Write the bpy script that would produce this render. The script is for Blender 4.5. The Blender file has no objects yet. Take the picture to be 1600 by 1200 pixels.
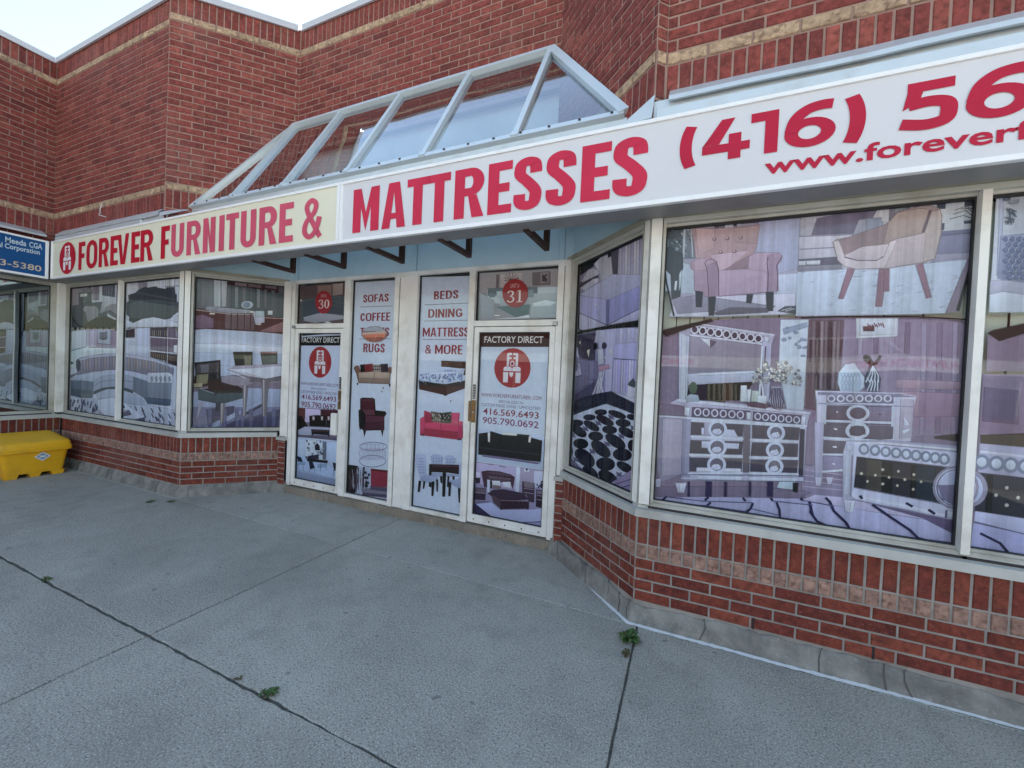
import bpy, bmesh, math, random
from mathutils import Vector, Matrix

S = bpy.context.scene
COL = S.collection
rnd = random.Random(11)

# ------------------------------------------------------------------ camera
cd = bpy.data.cameras.new('camera')
cam = bpy.data.objects.new('camera', cd)
COL.objects.link(cam)
right = Vector((0.91542745, 0.40013702, 0.04339292))
up = Vector((-0.04690267, -0.00102254, 0.99889894))
fwd = Vector((-0.39974082, 0.91645476, -0.01783143))
m3 = Matrix((right, up, -fwd)).transposed()
cam.matrix_world = Matrix.Translation((0, 0, 1.70)) @ m3.to_4x4()
cd.sensor_width = 36
cd.lens = 632.3 / 1600 * 36
cd.clip_start = 0.05
cd.clip_end = 800
S.camera = cam

# ------------------------------------------------------------------ sky, sun, exposure
SUN_EL, SUN_AZ = math.radians(41), math.radians(-4)
world = bpy.data.worlds.new('World')
S.world = world
world.use_nodes = True
wn = world.node_tree.nodes
sky = wn.new('ShaderNodeTexSky')
sky.sky_type = 'NISHITA'
sky.sun_disc = False
sky.sun_elevation = SUN_EL
sky.sun_rotation = SUN_AZ
sky.air_density = 1.7
sky.dust_density = 1.0
sky.ozone_density = 0.2
bg = wn['Background']
bg.inputs['Strength'].default_value = 0.06
world.node_tree.links.new(sky.outputs['Color'], bg.inputs['Color'])
sd = bpy.data.lights.new('sun', 'SUN')
sd.energy = 5.0
sd.angle = math.radians(0.5)
sd.color = (1.0, 0.95, 0.87)
sun = bpy.data.objects.new('sun', sd)
COL.objects.link(sun)
sdir = Vector((math.sin(SUN_AZ) * math.cos(SUN_EL), math.cos(SUN_AZ) * math.cos(SUN_EL), math.sin(SUN_EL)))
sun.rotation_euler = (-sdir).to_track_quat('-Z', 'Y').to_euler()
sun.location = (0, 10, 20)
S.view_settings.view_transform = 'Standard'
S.view_settings.look = 'None'
S.view_settings.exposure = 2.5
S.view_settings.gamma = 1.0

# ------------------------------------------------------------------ materials
def mat(name, base=(.5, .5, .5), rough=.6, metal=0.0, var=.12, scale=6.0, bump=0.0, bscale=60.0, spec=.5,
        dirt=None, dscale=1.5, damt=.5, coat=0.0, attr=None, speck=None):
    """Principled surface whose colour is broken up by noise; dirt = colour of patchy grime; attr = colour attribute."""
    m = bpy.data.materials.new(name)
    m.use_nodes = True
    nt = m.node_tree
    N, L = nt.nodes, nt.links
    b = N['Principled BSDF']
    b.inputs['Roughness'].default_value = rough
    b.inputs['Metallic'].default_value = metal
    b.inputs['Specular IOR Level'].default_value = spec
    b.inputs['Coat Weight'].default_value = coat
    b.inputs['Coat Roughness'].default_value = .08
    tc = N.new('ShaderNodeTexCoord')
    if attr:
        a = N.new('ShaderNodeVertexColor'); a.layer_name = attr
        col = a.outputs['Color']
    else:
        r = N.new('ShaderNodeRGB'); r.outputs[0].default_value = (*base, 1)
        col = r.outputs[0]
    if var:
        n = N.new('ShaderNodeTexNoise'); n.inputs['Scale'].default_value = scale; n.inputs['Detail'].default_value = 5
        L.new(tc.outputs['Object'], n.inputs['Vector'])
        mr = N.new('ShaderNodeMapRange'); mr.inputs[1].default_value = .25; mr.inputs[2].default_value = .75
        mr.inputs[3].default_value = 1 - var; mr.inputs[4].default_value = 1 + var
        L.new(n.outputs['Fac'], mr.inputs[0])
        mx = N.new('ShaderNodeVectorMath'); mx.operation = 'SCALE'
        L.new(col, mx.inputs[0]); L.new(mr.outputs[0], mx.inputs['Scale'])
        col = mx.outputs[0]
    if speck:
        for (sc, lo, hi, c, amt) in speck:
            n = N.new('ShaderNodeTexNoise'); n.inputs['Scale'].default_value = sc; n.inputs['Detail'].default_value = 2
            L.new(tc.outputs['Object'], n.inputs['Vector'])
            mr = N.new('ShaderNodeMapRange'); mr.inputs[1].default_value = lo; mr.inputs[2].default_value = hi
            mr.inputs[3].default_value = 0; mr.inputs[4].default_value = amt
            L.new(n.outputs['Fac'], mr.inputs[0])
            mx = N.new('ShaderNodeMix'); mx.data_type = 'RGBA'
            L.new(mr.outputs[0], mx.inputs['Factor']); L.new(col, mx.inputs['A']); mx.inputs['B'].default_value = (*c, 1)
            col = mx.outputs['Result']
    if dirt:
        n = N.new('ShaderNodeTexNoise'); n.inputs['Scale'].default_value = dscale; n.inputs['Detail'].default_value = 7
        n.inputs['Roughness'].default_value = .65
        L.new(tc.outputs['Object'], n.inputs['Vector'])
        mr = N.new('ShaderNodeMapRange'); mr.inputs[1].default_value = .48; mr.inputs[2].default_value = .72
        mr.inputs[3].default_value = 0; mr.inputs[4].default_value = damt
        L.new(n.outputs['Fac'], mr.inputs[0])
        mx = N.new('ShaderNodeMix'); mx.data_type = 'RGBA'
        L.new(mr.outputs[0], mx.inputs['Factor']); L.new(col, mx.inputs['A']); mx.inputs['B'].default_value = (*dirt, 1)
        col = mx.outputs['Result']
    L.new(col, b.inputs['Base Color'])
    if bump:
        n = N.new('ShaderNodeTexNoise'); n.inputs['Scale'].default_value = bscale; n.inputs['Detail'].default_value = 6
        L.new(tc.outputs['Object'], n.inputs['Vector'])
        bp = N.new('ShaderNodeBump'); bp.inputs['Strength'].default_value = bump; bp.inputs['Distance'].default_value = .004
        L.new(n.outputs['Fac'], bp.inputs['Height']); L.new(bp.outputs[0], b.inputs['Normal'])
    return m

def glass_mat(name, tint, boost=1.0, wave=.012, floor=0.0, gloss=(.95, .97, 1)):
    """Thin window glass: clear, with mirror reflections that grow at grazing angles and a slight roll of the sheet."""
    m = bpy.data.materials.new(name)
    m.use_nodes = True
    nt = m.node_tree
    N, L = nt.nodes, nt.links
    N.remove(N['Principled BSDF'])
    tr = N.new('ShaderNodeBsdfTransparent'); tr.inputs[0].default_value = (*tint, 1)
    gl = N.new('ShaderNodeBsdfGlossy'); gl.inputs['Roughness'].default_value = 0.015
    gl.inputs['Color'].default_value = (*gloss, 1)
    fr = N.new('ShaderNodeFresnel'); fr.inputs['IOR'].default_value = 1.52
    ml = N.new('ShaderNodeMath'); ml.operation = 'MULTIPLY_ADD'; ml.inputs[1].default_value = boost; ml.inputs[2].default_value = floor; ml.use_clamp = True
    L.new(fr.outputs[0], ml.inputs[0])
    tc = N.new('ShaderNodeTexCoord')
    n = N.new('ShaderNodeTexNoise'); n.inputs['Scale'].default_value = 1.3; n.inputs['Detail'].default_value = 1
    L.new(tc.outputs['Object'], n.inputs['Vector'])
    bp = N.new('ShaderNodeBump'); bp.inputs['Strength'].default_value = wave; bp.inputs['Distance'].default_value = .3
    L.new(n.outputs['Fac'], bp.inputs['Height']); L.new(bp.outputs[0], gl.inputs['Normal'])
    mx = N.new('ShaderNodeMixShader')
    L.new(ml.outputs[0], mx.inputs[0]); L.new(tr.outputs[0], mx.inputs[1]); L.new(gl.outputs[0], mx.inputs[2])
    L.new(mx.outputs[0], N['Material Output'].inputs['Surface'])
    return m

M = {}
M['brick'] = mat('red_brick', rough=.85, var=.34, scale=26, bump=.9, bscale=55, spec=.25, attr='tone', dirt=(.055, .022, .02), dscale=11, damt=.55,
                 speck=[(90, .60, .72, (.30, .13, .10), .5), (34, .52, .66, (.085, .027, .024), .5), (1.1, .55, .8, (.36, .22, .19), .28)])
M['mortar'] = mat('mortar', (.33, .22, .185), .95, var=.2, scale=9, bump=.6, bscale=120, spec=.2)
M['mortar_low'] = mat('grey_mortar', (.33, .31, .28), .95, var=.25, scale=9, bump=.6, bscale=120, spec=.2, dirt=(.2, .17, .15), dscale=4, damt=.5)
M['concrete'] = mat('pavement_concrete', rough=.88, var=.16, scale=1.1, bump=.45, bscale=190, spec=.3, attr='tone',
                    dirt=(.235, .23, .20), dscale=.75, damt=.55,
                    speck=[(6, .5, .72, (.28, .275, .24), .45), (2.3, .52, .7, (.45, .44, .385), .5), (120, .53, .65, (.66, .65, .60), .75), (95, .55, .67, (.11, .11, .10), .75), (11, .715, .74, (.11, .11, .105), .55)])
M['ledge'] = mat('footing_concrete', (.255, .25, .225), .92, var=.35, scale=9, bump=1.0, bscale=30, spec=.2, dirt=(.12, .12, .115), dscale=4, damt=.85,
                 speck=[(70, .6, .7, (.42, .40, .36), .5)])
M['threshold'] = mat('threshold_concrete', (.28, .25, .20), .92, var=.25, scale=8, bump=.9, bscale=60, spec=.2, dirt=(.13, .11, .09), dscale=4, damt=.7,
                     speck=[(60, .58, .68, (.10, .09, .08), .7), (75, .6, .7, (.45, .40, .32), .6)])
M['soil'] = mat('joint_soil', (.095, .092, .08), .95, var=.4, scale=40, bump=.6, bscale=80)
M['pale_asphalt'] = mat('pale_asphalt', (.22, .218, .21), .9, var=.25, scale=5, bump=.4, bscale=150)  # lot made paler than real asphalt to bounce sun onto the facade
M['frame'] = mat('anodised_frame', (.85, .85, .805), .45, .0, var=.08, scale=3, spec=.4, dirt=(.46, .42, .32), dscale=2.6, damt=.6, bump=.08, bscale=18)
M['sash'] = mat('darker_sash_metal', (.50, .50, .45), .5, .0, var=.12, scale=4, spec=.4, dirt=(.25, .22, .15), dscale=2.6, damt=.7)  # window rails and jambs, darker in tone than posts and mullions
M['head'] = mat('grimy_head_trim', (.40, .375, .29), .6, .0, var=.15, scale=6, spec=.3, dirt=(.18, .15, .10), dscale=4, damt=.7)
M['sill'] = mat('sill_metal', (.52, .535, .51), .5, .1, var=.10, scale=4, dirt=(.26, .25, .21), dscale=2.2, damt=.6, bump=.12, bscale=7)
M['seal'] = mat('black_gasket', (.018, .018, .02), .6, var=.2)
M['panel'] = mat('blue_grey_panel', (.52, .70, .78), .45, var=.08, scale=2, dirt=(.36, .50, .57), dscale=1.4, damt=.5, bump=.06, bscale=5)
M['panel_white'] = mat('white_panel', (.85, .88, .90), .5, var=.06, scale=2, dirt=(.55, .62, .66), dscale=1.2, damt=.5)
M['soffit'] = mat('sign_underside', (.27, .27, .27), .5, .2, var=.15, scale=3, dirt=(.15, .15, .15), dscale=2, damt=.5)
M['alu'] = mat('skylight_aluminium', (.66, .74, .78), .35, .35, var=.06, scale=3, dirt=(.5, .55, .57), dscale=3, damt=.4)
M['flash'] = mat('roof_flashing', (.62, .67, .70), .38, .4, var=.1, scale=3, dirt=(.42, .42, .40), dscale=3, damt=.6, bump=.25, bscale=5)
M['cap'] = mat('parapet_cap', (.52, .52, .56), .5, .1, var=.06, scale=2)
M['signframe'] = mat('sign_frame', (.88, .89, .90), .35, .05, var=.05, scale=4, dirt=(.62, .60, .54), dscale=4, damt=.35)
M['face_cream'] = mat('cream_sign_face', (.76, .735, .585), .45, var=.04, scale=1.2, spec=.3, coat=.08, dirt=(.67, .645, .505), dscale=1.0, damt=.4)
M['face_white'] = mat('white_sign_face', (.68, .68, .71), .45, var=.03, scale=1.2, spec=.3, coat=.08, dirt=(.61, .62, .655), dscale=.9, damt=.35)
M['face_blue'] = mat('blue_sign_face', (.008, .075, .23), .5, var=.06, scale=2, spec=.2)
M['red'] = mat('crimson_letter', (.46, .008, .026), .6, spec=.2, var=.08, scale=5)
M['pink'] = mat('reflection_pink_letter', (.58, .085, .145), .6, spec=.2, var=.10, scale=4)  # red letters paled in colour, standing in for a diagonal reflection on the sign
M['rose'] = mat('rose_red_letter', (.58, .03, .075), .6, spec=.2, var=.06, scale=5)
M['ruby'] = mat('ruby_letter', (.48, .017, .052), .6, spec=.2, var=.06, scale=5)
M['white'] = mat('white_vinyl', (.80, .80, .80), .4, var=.05)
M['gold'] = mat('pale_gold_letter', (.55, .47, .36), .4, var=.1)
M['paleblue'] = mat('pale_blue_letter', (.50, .62, .72), .4, var=.1)
M['bracket'] = mat('rusty_brown_steel', (.055, .024, .017), .6, .2, var=.3, scale=15, bump=.3, bscale=40)
M['brass'] = mat('worn_brass_lock', (.22, .14, .06), .4, .8, var=.4, scale=30)
M['steel'] = mat('dull_steel', (.35, .36, .36), .4, .7, var=.2, scale=20)
M['glass'] = glass_mat('window_glass', (.93, .96, .96), .50)
M['glass_bay'] = glass_mat('clean_bay_glass', (.94, .96, .97), .30)
M['glass_wing'] = glass_mat('reflective_tinted_glass', (.36, .50, .50), 1.2, .006, .48, (.74, .87, .93))
M['glass_roof'] = glass_mat('skylight_glass', (.84, .91, .93), 2.4, .012)
M['print'] = mat('printed_vinyl', rough=.5, var=.06, scale=18, spec=.3, attr='ink')
def soft_edges(m):
    """Printed pictures have soft outlines: the ink's alpha fades at the rim of every shape."""
    N, L = m.node_tree.nodes, m.node_tree.links
    a = N.new('ShaderNodeVertexColor'); a.layer_name = 'ink'; t = N.new('ShaderNodeBsdfTransparent'); x = N.new('ShaderNodeMixShader')
    L.new(a.outputs['Alpha'], x.inputs[0]); L.new(t.outputs[0], x.inputs[1]); L.new(N['Principled BSDF'].outputs[0], x.inputs[2]); L.new(x.outputs[0], N['Material Output'].inputs['Surface'])
soft_edges(M['print'])
S.cycles.transparent_max_bounces = 48
def perforated(key, ux, uy):
    """Perforated window film: the slats of the blind behind it show through as soft upright bands."""
    m = mat('perforated_film_' + key, rough=.55, var=.09, scale=30, spec=.25, attr='ink'); N, L = m.node_tree.nodes, m.node_tree.links
    tc = N.new('ShaderNodeTexCoord'); dp = N.new('ShaderNodeVectorMath'); dp.operation = 'DOT_PRODUCT'; dp.inputs[1].default_value = (ux, uy, 0)
    L.new(tc.outputs['Object'], dp.inputs[0])
    n = N.new('ShaderNodeTexNoise'); n.noise_dimensions = '1D'; n.inputs['Scale'].default_value = 9; n.inputs['Detail'].default_value = 4; n.inputs['Roughness'].default_value = .7
    L.new(dp.outputs['Value'], n.inputs['W'])
    mr = N.new('ShaderNodeMapRange'); mr.inputs[1].default_value = .3; mr.inputs[2].default_value = .7; mr.inputs[3].default_value = .74; mr.inputs[4].default_value = 1.14
    L.new(n.outputs['Fac'], mr.inputs[0])
    b = N['Principled BSDF']; src = b.inputs['Base Color'].links[0].from_socket
    mx = N.new('ShaderNodeVectorMath'); mx.operation = 'SCALE'; L.new(src, mx.inputs[0]); L.new(mr.outputs[0], mx.inputs['Scale']); L.new(mx.outputs[0], b.inputs['Base Color'])
    soft_edges(m)
    return m
M['print_A'] = perforated('front', 1, 0); M['print_B'] = perforated('left_splay', .7071, .7071); M['print_C'] = perforated('right_splay', .7071, -.7071); M['print_E'] = M['print']
M['blind'] = mat('pale_vertical_blind', (.62, .66, .56), .8, var=.06, scale=3)
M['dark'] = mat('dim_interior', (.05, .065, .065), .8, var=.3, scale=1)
M['roof'] = mat('roof_membrane', (.2, .2, .2), .9)
M['yellow'] = mat('yellow_plastic', (.88, .47, .012), .42, var=.05, scale=4, spec=.5, dirt=(.55, .31, .04), dscale=5, damt=.5, bump=.05, bscale=60)
M['sticker_white'] = mat('label_white', (.75, .77, .78), .5, var=.05)
M['sticker_blue'] = mat('label_blue', (.18, .34, .50), .5, var=.2, scale=30)
M['leaf'] = mat('weed_leaf', (.055, .115, .028), .55, var=.45, scale=45, spec=.4)
M['leaf_dry'] = mat('dry_weed_leaf', (.10, .085, .04), .8, var=.4, scale=45)
M['chalk'] = mat('pale_blue_white_sealant', (.88, .90, .90), .7, var=.10, scale=20, bump=.4, bscale=60)
M['wire'] = mat('white_cable', (.6, .6, .6), .5)
M['far_band'] = mat('far_sign_band', (.46, .44, .39), .7, var=.1)
M['far_frame'] = mat('far_frame', (.40, .40, .38), .6)
M['far_brick'] = mat('far_brick', (.15, .065, .055), .9, var=.2, scale=3)
M['far_dark'] = mat('far_window', (.03, .035, .04), .15)
M['far_tree'] = mat('far_foliage', (.05, .09, .03), .8, var=.5, scale=2)

# ------------------------------------------------------------------ mesh helpers
class MB:
    def __init__(s): s.v = []; s.f = []; s.m = []; s.c = []
    def poly(s, pts, m=0, c=None):
        i = len(s.v); s.v += [tuple(p) for p in pts]; s.f.append(tuple(range(i, i + len(pts)))); s.m.append(m); s.c.append(c)
    def hexa(s, p, m=0, c=None):
        i = len(s.v); s.v += [tuple(q) for q in p]
        for f in ((3, 2, 1, 0), (4, 5, 6, 7), (0, 1, 5, 4), (1, 2, 6, 5), (2, 3, 7, 6), (3, 0, 4, 7)):
            s.f.append(tuple(i + k for k in f)); s.m.append(m); s.c.append(c)
    def box(s, x0, y0, z0, x1, y1, z1, m=0):
        s.hexa([(x0, y0, z0), (x1, y0, z0), (x1, y1, z0), (x0, y1, z0), (x0, y0, z1), (x1, y0, z1), (x1, y1, z1), (x0, y1, z1)], m)
    def wbox(s, W, u0, u1, d0, d1, z0, z1, m=0):
        s.hexa([W(u0, d1, z0), W(u1, d1, z0), W(u1, d0, z0), W(u0, d0, z0), W(u0, d1, z1), W(u1, d1, z1), W(u1, d0, z1), W(u0, d0, z1)], m)
    def beam(s, p, q, w, h, nrm, m=0):
        p, q = Vector(p), Vector(q); d = (q - p).normalized(); n = Vector(nrm); n = (n - d * n.dot(d)).normalized(); a = d.cross(n) * (w / 2); n = n * h
        s.hexa([p - a, p + a, p + a + n, p - a + n, q - a, q + a, q + a + n, q - a + n], m)
    def tube(s, pts, r, n=8, m=0):
        pts = [Vector(p) for p in pts]; base = len(s.v)
        for k, p in enumerate(pts):
            d = (pts[min(k + 1, len(pts) - 1)] - pts[max(k - 1, 0)]).normalized()
            a = d.cross(Vector((.3, .5, .81))).normalized(); b = d.cross(a)
            for j in range(n):
                t = 2 * math.pi * j / n; s.v.append(tuple(p + a * r * math.cos(t) + b * r * math.sin(t)))
        for k in range(len(pts) - 1):
            for j in range(n):
                s.f.append((base + k * n + j, base + k * n + (j + 1) % n, base + (k + 1) * n + (j + 1) % n, base + (k + 1) * n + j)); s.m.append(m); s.c.append(None)
    def build(s, name, mats, parent=None, bevel=0, smooth=False, attr=None, loc=None):
        base = Vector((0, 0, 0)); q = parent
        while q is not None: base += q.location; q = q.parent
        off = Vector(loc) if loc else Vector((0, 0, 0))
        me = bpy.data.meshes.new(name)
        me.from_pydata([tuple(Vector(v) - base - off) for v in s.v], [], s.f)
        for x in (mats if isinstance(mats, (list, tuple)) else [mats]): me.materials.append(x)
        for i, p in enumerate(me.polygons): p.material_index = s.m[i]; p.use_smooth = smooth
        if attr:
            ca = me.color_attributes.new(attr, 'FLOAT_COLOR', 'CORNER')
            for i, p in enumerate(me.polygons):
                c = s.c[i] or (.5, .5, .5)
                if isinstance(c, list):
                    for q_, li in enumerate(p.loop_indices): ca.data[li].color = c[q_]
                else:
                    for li in p.loop_indices: ca.data[li].color = (*c, 1)
        if bevel:
            bm = bmesh.new(); bm.from_mesh(me)
            bmesh.ops.recalc_face_normals(bm, faces=bm.faces)
            bmesh.ops.bevel(bm, geom=list(bm.edges), offset=bevel, segments=1, affect='EDGES', clamp_overlap=True)
            bm.to_mesh(me); bm.free()
        me.update()
        o = bpy.data.objects.new(name, me); COL.objects.link(o)
        if off.length: o.location = off
        if parent: o.parent = parent
        return o

def empty(name, loc=(0, 0, 0)):
    o = bpy.data.objects.new(name, None); o.empty_display_size = .2; o.location = loc; COL.objects.link(o); return o
def tag(o, label=None, cat=None, group=None, kind=None):
    for k, v in (('label', label), ('category', cat), ('group', group), ('kind', kind)):
        if v: o[k] = v
    return o

def plane(o, u, n):
    """Upright reference plane: (u, d, z) = metres along the wall, metres out of it, height."""
    def W(U, d, z): return (o[0] + u[0] * U + n[0] * d, o[1] + u[1] * U + n[1] * d, z)
    W.o, W.u, W.n = o, u, n
    return W
s_ = 2 ** -.5
WA = plane((0, 3.0), (1, 0), (0, -1))             # bay fronts (sill line)
WE = plane((0, 3.85), (1, 0), (0, -1))            # doors
WB = plane((-5.866, 3.0), (s_, s_), (s_, -s_))    # splayed window left of the doors
WC = plane((-.307, 3.0), (s_, -s_), (-s_, -s_))   # splayed window right of the doors (u runs towards the bay corner)
WW = plane((-9.11, 0), (0, 1), (1, 0))            # adjoining wing
PLANES = {'A': WA, 'E': WE, 'B': WB, 'C': WC, 'W': WW}
XR, YL = 4.6, -4.2                                # how far the right bay and the wing are built

# ------------------------------------------------------------------ ground
g = MB(); g.poly([(-150, -150, -.035), (150, -150, -.035), (150, 150, -.035), (-150, 150, -.035)])
tag(g.build('ground', M['pale_asphalt']), kind='structure')
soil = MB(); soil.poly([(-9.2, -5, -.009), (8, -5, -.009), (8, 3.95, -.009), (-9.2, 3.95, -.009)])
tag(soil.build('joint_soil', M['soil']), kind='structure')
pv = MB()
def slab(x0, x1, y0, y1, tone, gx0=.003, gx1=.003, gy0=.003, gy1=.003):
    """One cast slab with worn, slightly wavy arrises."""
    a, b, c, d = x0 + gx0, x1 - gx1, y0 + gy0, y1 - gy1
    def edge(p, q, n, jit):
        return [(p[0] + (q[0] - p[0]) * i / n + (rnd.uniform(-jit, jit) if p[0] == q[0] else 0),
                 p[1] + (q[1] - p[1]) * i / n + (rnd.uniform(-jit, jit) if p[1] == q[1] else 0)) for i in range(n)]
    nx, ny = max(2, int((b - a) / .06)), max(2, int((d - c) / .06))
    j = .0022; walk = [0.0]
    ring = edge((a, c), (b, c), nx, j * (2 if gy0 > .005 else 1)) + edge((b, c), (b, d), ny, j) + edge((b, d), (a, d), nx, j * (2 if gy1 > .005 else 1)) + edge((a, d), (a, c), ny, j)
    cx, cy = (a + b) / 2, (c + d) / 2
    def ins(p, k): return (p[0] + (k if p[0] < cx - (b - a) * .49 else -k if p[0] > cx + (b - a) * .49 else 0), p[1] + (k if p[1] < cy - (d - c) * .49 else -k if p[1] > cy + (d - c) * .49 else 0))
    if gy0 > .005 or gy1 > .005:                          # the wide old crack wanders
        r2 = []
        for k, p in enumerate(ring):
            walk[0] = walk[0] * .9 + rnd.uniform(-.002, .002)
            r2.append((p[0], p[1] + (walk[0] if (gy0 > .005 and abs(p[1] - c) < .02) or (gy1 > .005 and abs(p[1] - d) < .02) else 0)))
        ring = r2
    top = [(*ins(p, .005), 0) for p in ring]; mid = [(*p, -.006) for p in ring]; bot = [(*p, -.03) for p in ring]
    pv.poly(top, 0, tone)
    n = len(ring)
    for i in range(n):
        k = (i + 1) % n
        pv.poly([mid[i], mid[k], top[k], top[i]], 0, tone); pv.poly([bot[i], bot[k], mid[k], mid[i]], 0, tuple(t * .6 for t in tone))
XS = [-9.2, -5.78, -2.995, -.25, 2.5, 5.2, 8]
YS_ = [-4.6, -1.6, 1.40, 2.94, 3.95]
for i in range(6):
    for j in range(4):
        t = rnd.uniform(.94, 1.06)
        tone = (.365 * t, .352 * t, .305 * t)
        if j == 3: tone = (.40 * t, .395 * t, .35 * t)
        gx = .006 if XS[i] in (-2.995, -.25) else .003
        slab(XS[i], XS[i + 1], YS_[j], YS_[j + 1], tone, .0015 if i == 1 else gx, 0.0015 if i == 0 else .006, .009 if j == 2 else .002, .009 if j == 1 else .002)
tag(pv.build('pavement', M['concrete'], attr='tone'), kind='structure')

# ------------------------------------------------------------------ brickwork
def brick_rgb(low=False):
    r = rnd.random()
    base = (.235, .055, .046) if r < .62 else (.19, .045, .040) if r < .80 else (.27, .073, .057)
    if low: base = (.205, .049, .032) if r < .55 else (.172, .041, .030) if r < .8 else (.235, .062, .039)
    k = rnd.uniform(.85, 1.15)
    return tuple(x * k for x in base)
def tan_rgb(low=False):
    k = rnd.uniform(.85, 1.12)
    return tuple(x * k for x in ((.36, .225, .175) if low else (.46, .325, .215)))
def one_brick(mb, W, d, u0, u1, z0, z1, c):
    if u1 - u0 < .012: return
    e = .0045; pr = .005 + rnd.uniform(-.0012, .0015)
    j = lambda: rnd.uniform(-.0012, .0012)
    o = [(u0 + j(), z0 + j()), (u1 + j(), z0 + j()), (u1 + j(), z1 + j()), (u0 + j(), z1 + j())]
    i = [(u0 + e + j(), z0 + e + j()), (u1 - e + j(), z0 + e + j()), (u1 - e + j(), z1 - e + j()), (u0 + e + j(), z1 - e + j())]
    O = [W(a, d - .001, b) for a, b in o]; I = [W(a, d + pr, b) for a, b in i]
    mb.poly(I, 0, c)
    for k in range(4): mb.poly([O[k], O[(k + 1) % 4], I[(k + 1) % 4], I[k]], 0, c)
def course_field(mb, W, d, u0, u1, z0, z1, n, low=False, length=.2433, phase=0.0):
    h = (z1 - z0) / n
    for r in range(n):
        u = u0 - length + ((r % 2) * .5 * length + phase) % length
        while u < u1:
            a, b = max(u + .005, u0), min(u + length - .005, u1)
            if b - a > .015: one_brick(mb, W, d, a, b, z0 + r * h + .0052, z0 + (r + 1) * h - .0052, brick_rgb(low))
            u += length
def soldier(mb, W, d, u0, u1, z0, z1, low=False, width=.0762, tan=False):
    n = max(1, round((u1 - u0) / width)); w = (u1 - u0) / n
    for k in range(n):
        one_brick(mb, W, d, u0 + k * w + .0055, u0 + (k + 1) * w - .0055, z0 + .005, z1 - .005, tan_rgb(low) if tan else brick_rgb(low))
def mortar(mb, W, d, u0, u1, z0, z1): mb.poly([W(u0, d, z0), W(u1, d, z0), W(u1, d, z1), W(u0, d, z1)], 1)

ZLT, ZLB, ZUT, ZUB, ZPB = 3.849, 3.768, 5.843, 5.761, 6.075
def upper_wall(parent, W, u0, u1, zbot, label=None, tanw=.2433, phase=0.):
    mb = MB()
    mortar(mb, W, 0, u0, u1, zbot, ZPB + .03)
    if zbot < ZLB:
        soldier(mb, W, 0, u0 + .003, u1 - .003, max(zbot, ZLB - .225), ZLB)
        if zbot < ZLB - .24: course_field(mb, W, 0, u0 + .003, u1 - .003, zbot, ZLB - .225, max(1, round((ZLB - .225 - zbot) / .0765)))
        soldier(mb, W, .004, u0 + .003, u1 - .003, ZLB, ZLT, width=tanw, tan=True)
        course_field(mb, W, 0, u0 + .003, u1 - .003, ZLT, ZUB, 25, phase=phase)
    else:
        n = round((ZUB - zbot) / .0765)
        course_field(mb, W, 0, u0 + .003, u1 - .003, ZUB - n * .0765, ZUB, n, phase=phase)
    soldier(mb, W, .004, u0 + .003, u1 - .003, ZUB, ZUT, width=tanw, tan=True)
    soldier(mb, W, 0, u0 + .003, u1 - .003, ZUT, ZPB + .02)
    o = mb.build('brick_wall', [M['brick'], M['mortar']], parent, attr='tone')
    if label: o['label'] = label
    return o
def lower_wall(parent, W, u0, u1, name='base_wall', d=-.03):
    mb = MB()
    mortar(mb, W, d, u0, u1, .10, .76)
    course_field(mb, W, d, u0 + .003, u1 - .003, .134, .443, 4, True)
    soldier(mb, W, d + .002, u0 + .003, u1 - .003, .443, .543, True, tan=True)
    soldier(mb, W, d, u0 + .003, u1 - .003, .543, .752, True)
    return mb.build(name, [M['brick'], M['mortar_low']], parent, attr='tone')

shop = tag(empty('shop_building', (-3.1, 3.85, 0)), 'red brick shop row with two splayed bays around a pair of recessed glass doors', 'building')
wing = tag(empty('adjoining_wing', (-9.11, 0, 0)), 'red brick wing with tinted windows at right angles to the furniture shop', 'building')

# upper brickwork: A front, splay, recess, splay, B front (two small piers stand proud of the fronts)
UA = plane((0, 2.8245), (1, 0), (0, -1))
UB = plane((-5.83, 2.765), (s_, s_), (s_, -s_))
UC = plane((-.2903, 2.765), (s_, -s_), (-s_, -s_))
UE = plane((0, 3.7431), (1, 0), (0, -1))
UR1 = plane((-.2903, 2.765), (s_, s_), (s_, -s_))       # short returns of the piers
UR2 = plane((-5.8895, 2.8245), (s_, -s_), (-s_, -s_))
UW = plane((-8.87, 0), (0, 1), (1, 0))
lb = (3.7431 - 2.765) / s_
upper_wall(shop, UA, -8.87, -5.8895, 3.42, tanw=.1216)
upper_wall(shop, UB, 0, lb, 3.30, phase=.12)
upper_wall(shop, UE, -4.853, -1.2685, 4.50)
upper_wall(shop, UC, -lb, 0, 3.30)
upper_wall(shop, UR1, 0, .0841, 3.53)
upper_wall(shop, UR2, 0, .0841, 3.42)
upper_wall(shop, UA, -.2308, XR, 3.42, phase=.06)
upper_wall(wing, UW, YL, 2.8245, 3.42)
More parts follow.
